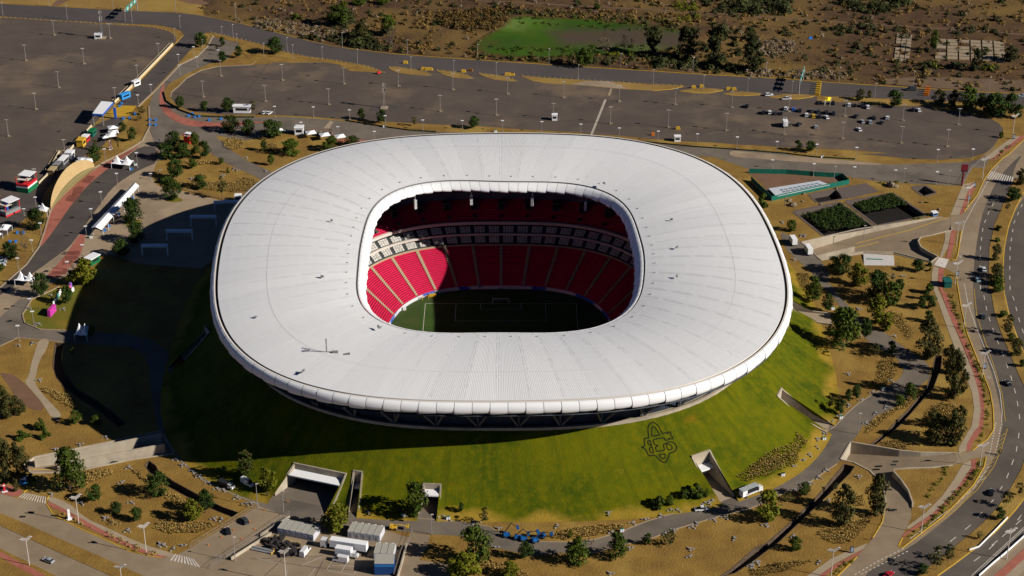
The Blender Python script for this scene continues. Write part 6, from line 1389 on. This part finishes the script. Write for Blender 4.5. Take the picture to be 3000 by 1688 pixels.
# long low roof with dark panels in the fenced yard
c = [G(p,2.0) for p in P("L 165,490 640,415 745,455 240,565")]; o = sum(c, Vector())/4; o.z = 0; t = thing('panel_shed', 'long low white roof with rows of dark panels in the fenced yard', 'shed', o); c = [v-Vector((o.x,o.y,0)) for v in c]
m = MB(); m.add([*[v for v in c], *[v-Vector((0,0,.25)) for v in c]], [(0,1,2,3),(7,6,5,4),(0,4,5,1),(1,5,6,2),(2,6,7,3),(3,7,4,0)]); m.build('roof', M('shed_roof', (.50,.53,.56), (.44,.47,.5), .5, .5), t)
for rw in (.36,.62):
    for i in range(9):
        u0, u1 = .16+.085*i, .16+.085*i+.06; q = [c[0].lerp(c[1],u).lerp(c[3].lerp(c[2],u), f)+Vector((0,0,.06)) for u, f in ((u0,rw),(u1,rw),(u1,rw+.13),(u0,rw+.13))]; m = MB(); m.quad(*q); m.build('dark_panel', M('panel_dark', (.10,.13,.17), None, rough=.3), t)
m = MB()
for v in c: m = MB(); m.bar((v.x*.95,v.y*.95,0),(v.x*.95,v.y*.95,1.9),.1); m.build('post', steel, t)
# white sign wall right
c = W("L 1068,1215 1355,1218 1345,1135 1060,1118"); o = c[0].lerp(c[2],.5); t = thing('white_ramp_wall', 'sloping white wall panel with a dark slot below the east ramp', 'wall', o); c = [v-o for v in c]; m = MB()
c2 = [c[0], c[1], c[2]+Vector((0,0,.7)), c[3]+Vector((0,0,.7))]; m.add(c2+[c[2],c[3]], [(0,1,2,3),(2,4,5,3),(1,4,2),(0,3,5)]); m.build('panel', M('ramp_panel', (.50,.48,.45), (.44,.42,.39), .5, .7), t); m = MB(); a_ = lambda u, f: c2[0].lerp(c2[1],u).lerp(c2[3].lerp(c2[2],u),f)+Vector((0,-.05,.06)); m.quad(a_(.08,.52),a_(.62,.50),a_(.62,.58),a_(.08,.60)); m.build('slot', teal_m, t)
# gantries, signs
def gantry(label, a_px, b_px, h, panels, ph):
    a, b = W(a_px)[0], W(b_px)[0]; d = b-a; t = thing('sign_gantry', label, 'gantry', a, math.atan2(d.y,d.x)); L_ = d.length; m = MB()
    for x in (0,L_): m.bar((x,0,0),(x,0,h+1.5),.35,6)
    m.bar((0,0,h),(L_,0,h),.22); m.bar((0,0,h+1.5),(L_,0,h+1.5),.22)
    for i in range(8): m.bar((L_*i/8,0,h+(1.5 if i%2 else 0)),(L_*(i+1)/8,0,h+(0 if i%2 else 1.5)),.12,4)
    m.build('truss', lamp_m, t)
    for x in panels: m = MB(); m.box((L_*x,-.35,h+.7),(L_*.2,.15,ph)); m.build('sign_panel', M('sign_teal', (.01,.24,.19), None, rough=.5), t); m = MB(); m.box((L_*x,-.45,h+1.1),(L_*.11,.05,.35)); m.box((L_*x,-.45,h+.2),(L_*.13,.05,.35)); m.build('sign_text', white, t)
gantry('green overhead sign gantry across the far road at left', "A 1185,208", "A 1296,98", 6.5, (.2,.5,.8), 3.2); gantry('grey overhead sign gantry across the far road at right', "D 450,890", "D 492,752", 6.5, (.2,.5,.8), 3.0)
for s, lb, cm_ in (("D 625,905 640,800", 'yellow barrier wall of stacked blocks across the far road', yel), ("D 1650,905 1668,850", 'orange barrier panel standing by the far road', orange_m)):
    pts = resample(W(s), 3.2); t = thing('road_barrier', lb, 'barrier', pts[0]); o = pts[0]
    for p in pts: q = p-o; m = MB(); m.box((q.x,q.y,1.1),(.9,2.9,2.2),R(75),0,.8); m.build('barrier_block', cm_, t)
for i, (px, w) in enumerate((("B 1577,660",2.5),("B 1630,663",5),("B 1958,683",2.8),("B 2370,712",3),("B 2414,712",3.2),("C 5,712",2.5),("C 1714,832",2.6),("C 1790,825",2.6),("C 2042,848",2.8),("C 2095,852",2.8),("B 1410,600",2.8),("C 1566,1222",2.4),("C 1330,1278",1.8))):
    v = W(px)[0]; t = thing('yellow_barrier', 'yellow water filled road barrier'+[' left of the first gap',' long one in the first gap',' on the second small island',' left of two on the third island',' right of two on the third island',' at the tip of the long island',' on the fourth island',' beside the pole on the fourth island',' left of two by the fifth island',' right of two by the fifth island',' alone on the far road',' lying low in the far lot',' bright orange one at the lot edge'][i], 'barrier', v, R(-5), 'yellow road barriers'); m = MB(); m.box((0,0,.7),(w,1.3,1.4),0,0,.75); m.box((0,0,1.5),(w*.8,.7,.3)); m.build('body', yel if i != 12 else orange_m, t)
v = W("B 2020,672")[0]; t = thing('brown_barrier', 'brown weathered barrier block behind the third island', 'barrier', v, R(-15)); m = MB(); m.box((0,0,.6),(3.2,1.2,1.2),0,0,.8); m.box((0,0,1.3),(2.4,.6,.3)); m.build('body', M('rust_brown', (.22,.1,.02), None), t)
v = W("B 1160,698")[0]; t = thing('red_cart', 'small red cart at the tip of the long far island', 'cart', v, R(30)); m = MB(); m.box((0,0,.7),(2.4,1.3,.7),0,0,.85); m.box((-.2,0,1.5),(.7,.9,1.2)); m.build('body', red_m, t); m = MB()
for x in (-.8,.8): m.bar((x,-.7,.3),(x,.7,.3),.3,8)
m.build('wheels', tyre, t)
v = W("L 1990,462")[0]; t = thing('totem_sign', 'dark red totem sign on a red post at the upper right gate', 'sign', v); m = MB(); m.bar((0,0,0),(0,0,9),.45,6); m.build('post', M('sign_maroon', (.16,.01,.02), None), t); m = MB(); m.box((.3,0,9.5),(3.2,.8,3.6)); m.build('sign_box', M('sign_maroon', (.16,.01,.02), None), t); m = MB(); m.box((.3,0,7.9),(3.3,.9,.5)); m.build('trim', black, t)
v = W("D 725,1000")[0]; t = peak_tent('yellow_tent', 'bright yellow popup tent among the cars of the far lot', "D 695,1000 745,1000 758,965 705,965", 4.2, 1); 
for ch in t.children:
    if ch.name.startswith('canopy'): ch.data.materials[0] = M('tent_yellow', (.75,.62,.02), None, rough=.6)
for i, (px, lb, col) in enumerate((("G 45,650", 'red and white bollard sign post at the left frame edge', red_m), ("G 655,912", 'white feather banner on the lower left footway', white), ("E 1045,120", 'pink and white banner totem on a white base', M('totem_pink', (.55,.18,.25), (.7,.6,.6), 1.2, .6)))):
    v = W(px)[0]; h_ = (3.4,4.2,5.0)[i]; t = thing('banner_totem', lb, 'banner', v, R(20)); m = MB(); m.box((0,0,h_/2),(1.0 if i else .7,.5,h_),0,0,.8); m.build('panel', col, t); m = MB(); m.box((0,0,.12),(2.0,1.6,.24)); m.box((0,0,h_*.8),(.72 if not i else .5,.52,.5)); m.build('base', white, t)
# coloured letters sculpture on the lawn: magenta block, row of pale letters, many coloured block
def rowdir(a, b): d = W(b)[0]-W(a)[0]; return math.atan2(d.y,d.x)
rz = rowdir("F 470,410", "F 685,160")
v = W("F 492,385")[0]; t = thing('letter_block', 'magenta block at the lower end of the letter row on the lawn', 'sculpture', v, rz, 'letter sculptures'); m = MB(); m.box((0,0,1.6),(6.5,1.4,3.2),0,0,.92); m.build('block', M('magenta_panel', (.48,.04,.29), None, rough=.5), t); m = MB(); m.box((1.6,-.72,2.0),(.8,.06,.6)); m.box((-1.4,-.72,1.6),(.8,.06,.6)); m.build('spots', M('purple_panel', (.15,.03,.3), None), t)
for i, px in enumerate(("F 508,310", "F 522,285", "F 535,262", "F 552,238", "F 565,215", "F 574,198")):
    v = W(px)[0]; t = thing('letter_sculpture', ('white' if i not in (2,3) else 'teal shaded')+' standing letter on the lawn, '+ORD[i]+' up from the magenta block', 'sculpture', v, rz, 'letter sculptures'); m = MB(); m.bar((-.55,0,0),(-.4,0,2.2),.22,5); m.bar((.55,0,0),(.4,0,2.2),.22,5); m.bar((-.5,0,2.1),(.5,0,2.1),.2,5); m.bar((-.5,0,1.0),(.5,0,1.0),.18,5); m.build('letter', white if i not in (2,3) else M('letter_teal', (.1,.4,.4), None), t)
v = W("F 662,185")[0]; t = thing('letter_block', 'pink violet and white block at the upper end of the letter row', 'sculpture', v, rz, 'letter sculptures')
for nm, c_, d_, cl in (('pink_panel',(-.6,0,2.2),(2.2,1.2,2.6),(.75,.12,.24)),('violet_panel',(1.6,.2,2.6),(1.4,1.0,2.8),(.25,.10,.45)),('white_panel',(.6,-.7,.9),(3.4,.8,1.8),(.75,.75,.75)),('green_panel',(-2.0,-.3,1.2),(1.0,.9,2.0),(.15,.45,.05))): m = MB(); m.box(c_,d_,0,0,.85); m.build(nm, M(nm+'_m', cl, None, rough=.5), t)
# old slabs in the scrubland
for lb, s, nx, ny in (('wide grid of pale cracked concrete slabs in the scrubland', "D 1740,370 2390,395 2410,595 1730,560", 6, 6), ('narrow grid of broken concrete slabs left of the wide one', "D 1375,325 1525,335 1490,600 1345,580", 3, 8)):
    c = W(s); o = sum(c, Vector())/4; t = thing('old_slabs', lb, 'foundation', o); rnd = random.Random(3)
    for i in range(nx):
        for j in range(ny):
            if rnd.random() < .05: continue
            q = []
            for u, f in ((i+.07,j+.09),(i+.93,j+.09),(i+.93,j+.9-rnd.random()*.1),(i+.07,j+.9)):
                p = c[0].lerp(c[1],u/nx).lerp(c[3].lerp(c[2],u/nx), f/ny)-o; q.append((p.x,p.y))
            if sum(a[0]*b_[1]-b_[0]*a[1] for a, b_ in zip(q, q[1:]+q[:1])) < 0: q = q[::-1]
            m = MB(); m.prism(q, 0, .5); m.build('slab', M('old_concrete', (.30,.235,.16), (.22,.17,.11), .4, .9), t)
v = W("D 562,365")[0]; t = thing('blue_tarp', 'small bright blue tarpaulin shelter in the dark scrubland', 'tarpaulin', v); m = MB(); m.add([(-1,-.8,0),(1,-.8,0),(1,.8,0),(-1,.8,0),(-.8,0,1.2),(.8,0,1.2)], [(0,1,5,4),(2,3,4,5),(1,2,5),(3,0,4)]); m.build('sheet', M('tarp_blue', (.01,.16,.6), None), t); m = MB(); m.bar((-.8,0,0),(-.8,0,1.2),.06); m.build('pole', steel, t)
# rocks
for i, (px, r_) in enumerate((("L 395,655",2.2), ("L 365,610",1.4), ("L 1320,470",2.6), ("L 1360,480",1.8), ("L 490,615",.8), ("L 1775,690",.9), ("L 1605,625",.8), ("L 500,545",1.0), ("L 805,495",1.0), ("L 660,645",.8))):
    v = W(px)[0]; rnd = random.Random(i); m = MB(); m.ball((0,0,r_*.3), r_, 0, 9, 6, (1,.75,.55)); m.v = [(x*rnd.uniform(.8,1.15),y*rnd.uniform(.8,1.15),max(-.1,z_*rnd.uniform(.8,1.2))) for x,y,z_ in m.v]
    o = m.build('boulder', M('boulder_rock', (.24,.185,.13), (.17,.13,.09), .8, .9), loc=v); o.rotation_euler.z = i; tag(o, 'pale boulder near the basins'+[', largest left of the dark basins',', beside the largest on the left',', big one above the green basins',', right neighbour of the big one',', small one left of the dark basin',', small one by the blue booth',', small one below the pit',', small one under the green fence',', small one at the fence corner',', small one between two basins'][i], 'rock', 'boulders near the basins')
# ------------------------------------------------------------------ stone bench sets, bins, cones, people
BEN = "G 520,258 755,212 1000,142 1215,428 1150,572 1240,758 490,682 770,765 1660,352 1720,408 1820,465 1880,515 1970,575 2050,628 2110,640 2235,715 2320,770 2370,770 2020,912 2095,920 1510,1150 1545,1165 1720,1168 1205,1025 990,905 1640,1198 H 1060,850 1390,885 2260,1185 2290,1005 1815,915 2060,950 2090,950 1770,890 I 430,985 910,858 945,1042 1140,955 1260,920 1500,830 1560,832 1405,885 1860,760 1895,740 1750,960 1905,920 2010,900 1530,1022 1450,1055 1700,990 1110,1190 2105,1100 2390,970 1685,1200 1680,1272 930,1430 2255,1358 2310,1325 1825,765 J 550,310 500,362 400,420 620,235 625,160 690,110 640,525 710,455 560,580 1015,515 405,1080 650,1325 135,970 60,1328 20,1360 735,745 420,640 K 1340,30 1430,35 1020,345 1350,600 1320,1020 1150,1130 1045,1205 930,1255 915,955 1280,1270 1460,1170 840,1350 1180,1330 1400,870 770,1410 1085,1420 1025,590 F 485,215 595,345 345,485 365,490 270,340 310,665 180,685 370,1015 535,1385 E 1505,325 1805,400 2100,375 2320,205 2510,330 2210,310 2240,320 L 405,1165 480,940 515,940 300,815".split()
bt = None; crop = None; items = []
for t_ in BEN:
    if len(t_) == 1: crop = t_; continue
    items.append((P(crop+' '+t_)[0], crop))
BZ = dict(G='in the lower left garden', H='beside the front ring road', I='on the dry slope by the ring road', J='in the lower right park', K='in the right hand park', F='on the left lawn and slope', E='in the dry garden at left', L='right of the stadium')
byc = {}
for px, c_ in items: byc.setdefault(c_, []).append(px)
tbl = MB(); tbl.box((0,0,.72),(1.0,1.0,.12)); tbl.box((0,0,.33),(.5,.5,.66)); tblm = tbl.mesh('table', M('bench_concrete', (.27,.26,.25), (.2,.19,.18), .8, .85))
st_ = MB(); st_.box((0,0,.23),(.75,.6,.46)); stm = st_.mesh('seat', MATS['bench_concrete'])
for c_, l in byc.items():
    l.sort()
    for i, px in enumerate(l):
        v = S(px); nth = (ORD[i]+' from left') if i <= len(l)//2 else (ORD[len(l)-1-i]+' from right')
        t = thing('picnic_set', 'grey concrete table and seats '+BZ[c_]+', '+nth, 'picnic table', v, random.uniform(0,3), 'concrete picnic sets'); t.scale = (.85,.85,.85); put('table', tblm, t)
        for q in range(3 if i % 3 else 2): a = 2.1*q+.4; put('seat', stm, t, (1.5*math.cos(a),1.3*math.sin(a),0), a)
BINS = "I 1037,1030 2555,505 J 300,505 690,165 K 1245,1105 848,1375 770,345 L 670,200 E 860,960 1235,315 1280,275 H 1812,915 1395,885 B 2260,1250 1210,1200 280,1245".split(); crop = None; l = []
for t_ in BINS:
    if len(t_) == 1: crop = t_; continue
    l.append(P(crop+' '+t_)[0])
l.sort()
for i, px in enumerate(l):
    t = thing('waste_bin', 'pale twin waste bin beside a path, '+ORD[i]+' from left of all', 'bin', S(px), .3, 'waste bins'); m = MB(); m.box((-.4,0,.65),(.65,.7,1.3),0,0,.95); m.box((.4,0,.65),(.65,.7,1.3),0,0,.95); m.build('bin_body', M('bin_white', (.55,.56,.55), None), t); m = MB(); m.box((-.4,0,1.34),(.68,.72,.1)); m.box((.4,0,1.34),(.68,.72,.1)); m.build('lid', teal_m, t)
BLU = "A 1415,1140 1470,1140 1415,1187 1468,1187 1780,1100 1840,1112 1880,1105 1975,1140 2085,1130 1815,1080 1130,1010 1150,985 1165,1125 1225,1122 1275,1085 E 1255,590 1125,740 1030,855 990,895 165,915 220,915 95,1000 150,1000 1240,315".split(); crop = None; l = []
for t_ in BLU:
    if len(t_) == 1: crop = t_; continue
    l.append((P(crop+' '+t_)[0], crop))
for c_, z_ in (('A','by the red path bend'),('E','on the left plaza')):
    q = sorted(p for p, k in l if k == c_)
    for i, px in enumerate(q):
        t = thing('blue_barrier', 'small blue folding barrier '+z_+', '+ORD[i]+' from left', 'barrier', W('Z %f,%f' % px)[0], .4, 'blue barriers'); m = MB(); m.box((0,.3,.6),(1.3,.08,1.2)); m.box((0,-.3,.6),(1.3,.08,1.2)); m.box((0,0,1.15),(1.3,.6,.08)); m.build('panel', M('barrier_blue', (.02,.14,.42), None, rough=.5), t)
for i, px in enumerate(P("G 1965,1160 2090,1085 2205,1018 2280,1100 2405,1010 2490,830 2355,935 H 80,830 300,745 I 90,1110")):
    t = thing('traffic_cone', 'orange traffic cone on the driveway or dock, '+ORD[i]+' in line', 'cone', S(px), 0, 'orange cones'); m = MB(); m.bar((0,0,.05),(0,0,.85),.24,8,.05); m.build('cone', orange_m, t); m = MB(); m.box((0,0,.03),(.55,.55,.06)); m.build('foot', black, t)
skin = M('skin', (.30,.17,.11), None, rough=.6); hair = M('hair_dark', (.02,.015,.012), None)
def person(label, v, rz, shirt, trousers, stride=.25):
    t = thing('person', label, 'person', v, rz)
    me = bpy.data.meshes.new('body'); J_ = [(0,0,.95),(0,0,1.2),(0,0,1.42),(0,0,1.52),(0,.02,1.66),(-.1,0,.9),(-.11,stride*.5,.48),(-.11,stride,.06),(-.11,stride+.12,.03),(.1,0,.9),(.11,-stride*.3,.48),(.11,-stride,.06),(.11,-stride+.12,.03),(-.2,0,1.42),(-.26,-.05,1.12),(-.26,.08,.86),(.2,0,1.42),(.26,.03,1.12),(.26,.12,.86)]
    E_ = [(0,1),(1,2),(2,3),(3,4),(0,5),(5,6),(6,7),(7,8),(0,9),(9,10),(10,11),(11,12),(2,13),(13,14),(14,15),(2,16),(16,17),(17,18)]
    rad = [.15,.15,.15,.06,.105,.1,.075,.05,.04,.1,.075,.05,.04,.07,.05,.035,.07,.05,.035]
    me.from_pydata(J_, E_, []); o = put('body', me, t); o.modifiers.new('skin', 'SKIN'); me.skin_vertices or None
    bpy.context.view_layer.objects.active = o
    sk = me.skin_vertices[0].data if me.skin_vertices else None
    if sk is None:
        bm = bmesh.new(); bm.from_mesh(me); bm.verts.layers.skin.verify(); bm.to_mesh(me); bm.free(); sk = me.skin_vertices[0].data
    for i, q in enumerate(rad): sk[i].radius = (q,q*.8)
    sk[0].use_root = True
    s2 = o.modifiers.new('sub', 'SUBSURF'); s2.levels = 1; s2.render_levels = 1
    mm = bpy.data.materials.new('clothes'); mm.use_nodes = True; N_ = mm.node_tree.nodes; L_ = mm.node_tree.links; tc_ = N_.new('ShaderNodeTexCoord'); sx = N_.new('ShaderNodeSeparateXYZ'); L_.new(tc_.outputs['Object'], sx.inputs[0]); rp = N_.new('ShaderNodeValToRGB'); rp.color_ramp.interpolation = 'CONSTANT'; rp.color_ramp.elements[0].color = (*trousers,1); e = rp.color_ramp.elements.new(.5); e.color = (*shirt,1); rp.color_ramp.elements[1].position = .47; rp.color_ramp.elements[2].position = .76; rp.color_ramp.elements[2].color = (.30,.17,.11,1)
    dv = N_.new('ShaderNodeMath'); dv.operation = 'DIVIDE'; dv.inputs[1].default_value = 2; L_.new(sx.outputs[2], dv.inputs[0]); L_.new(dv.outputs[0], rp.inputs[0]); L_.new(rp.outputs[0], N_['Principled BSDF'].inputs['Base Color']); me.materials.append(mm)
    m = MB(); m.ball((0,0,1.74),.1,0,8,5,(1,1.1,.7)); m.build('hair', hair, t)
for px, lb, sh, tr in (("I 722,1125", 'person in dark clothes walking by the grass bed, left of three', (.03,.03,.05), (.02,.02,.03)), ("I 748,1155", 'person in black walking on the ring road, middle of three', (.02,.02,.02), (.02,.02,.02)), ("I 768,1130", 'person in dark top by the grass bed, right of three', (.05,.03,.05), (.02,.02,.03)), ("H 108,690", 'person in dark clothes standing left of the loading dock', (.03,.03,.04), (.02,.02,.03)), ("G 2522,695", 'person in black crossing the yard near the dock', (.02,.02,.02), (.03,.03,.04)), ("E 558,790", 'person in red walking along the red path', (.3,.03,.03), (.03,.03,.05)),
                       ("K 1975,75", 'person waiting by the bus stop lamp, left of two', (.04,.04,.05), (.02,.02,.03)), ("K 2000,70", 'person in teal waiting by the bus stop lamp, right of two', (.02,.16,.16), (.02,.02,.03)), ("A 1603,780", 'person in blue walking on the plaza branch', (.03,.06,.15), (.02,.02,.03)), ("F 360,345", 'person in dark red standing on the letters lawn', (.14,.03,.03), (.03,.02,.02)), ("D 1748,695", 'person in white', (.5,.5,.5), (.03,.03,.03)) ,("J 1135,1110", 'person in dark red at the ramp kerb', (.12,.02,.03), (.02,.02,.02))):
    if lb.endswith('white'): continue
    person(lb, S(P(px)[0]), random.uniform(0,6), sh, tr)
mcy = W("L 2265,645")[0]; t = thing('motorcycle', 'dark motorcycle riding down the avenue by the median tree', 'motorcycle', mcy, R(95)); m = MB(); m.box((0,0,.75),(1.3,.35,.4),0,0,.7); m.bar((.5,-.35,1.05),(.5,.35,1.05),.04); m.bar((.5,0,1.0),(.75,0,.35),.05); m.build('frame', black, t)
for x in (-.7,.75): m = MB(); m.bar((x,-.06,.32),(x,.06,.32),.32,12); m.build('wheel', tyre, t)
m = MB(); m.box((-.2,0,1.25),(.4,.5,.7),0,0,.8); m.ball((-.1,0,1.75),.16); m.build('rider', M('rider_jacket', (.06,.08,.12), None), t)
# yellow sign blocks at pole feet and road side sign cases
for i, px in enumerate(("J 2255,1330", "K 2205,905", "L 2108,480", "L 2055,605", "L 1945,1320", "L 2478,25")):
    px = px if i else "J 950,1230"
    v = W(px)[0]; t = thing('sign_case', 'dark upright sign case on the footway verge'+[' at the bottom right crossing',' by the curved lamp at right',' at the crosswalk corner',' below the crosswalk',' beside the bus stop',' at the upper right bend'][i], 'sign', v, R(10), 'sign cases on the avenue'); m = MB(); m.box((0,0,1.4),(1.3,.3,2.4)); m.build('case', black, t); m = MB(); m.box((0,-.17,1.5),(1.0,.04,1.8)); m.build('poster', M('poster_grey', (.2,.24,.3), None), t)
for t_ in list(bpy.data.objects):
    if t_.type == 'EMPTY' and t_.location.z < -50 and not t_.get('label'): bpy.data.objects.remove(t_)
for o in bpy.data.objects:
    lb = o.get('label')
    if lb and len(lb.split()) > 16: o['label'] = lb.replace('grey concrete table and seats', 'concrete table set').replace(', rightmost of its row', ', rightmost').replace(', leftmost of its row', ', leftmost').replace(' in the wooded park right of the stadium', ' in the wooded right park').replace('tall grey twin headed light pole on a block', 'grey twin headed light pole').replace('slim lamp with a white square head', 'slim white headed lamp')
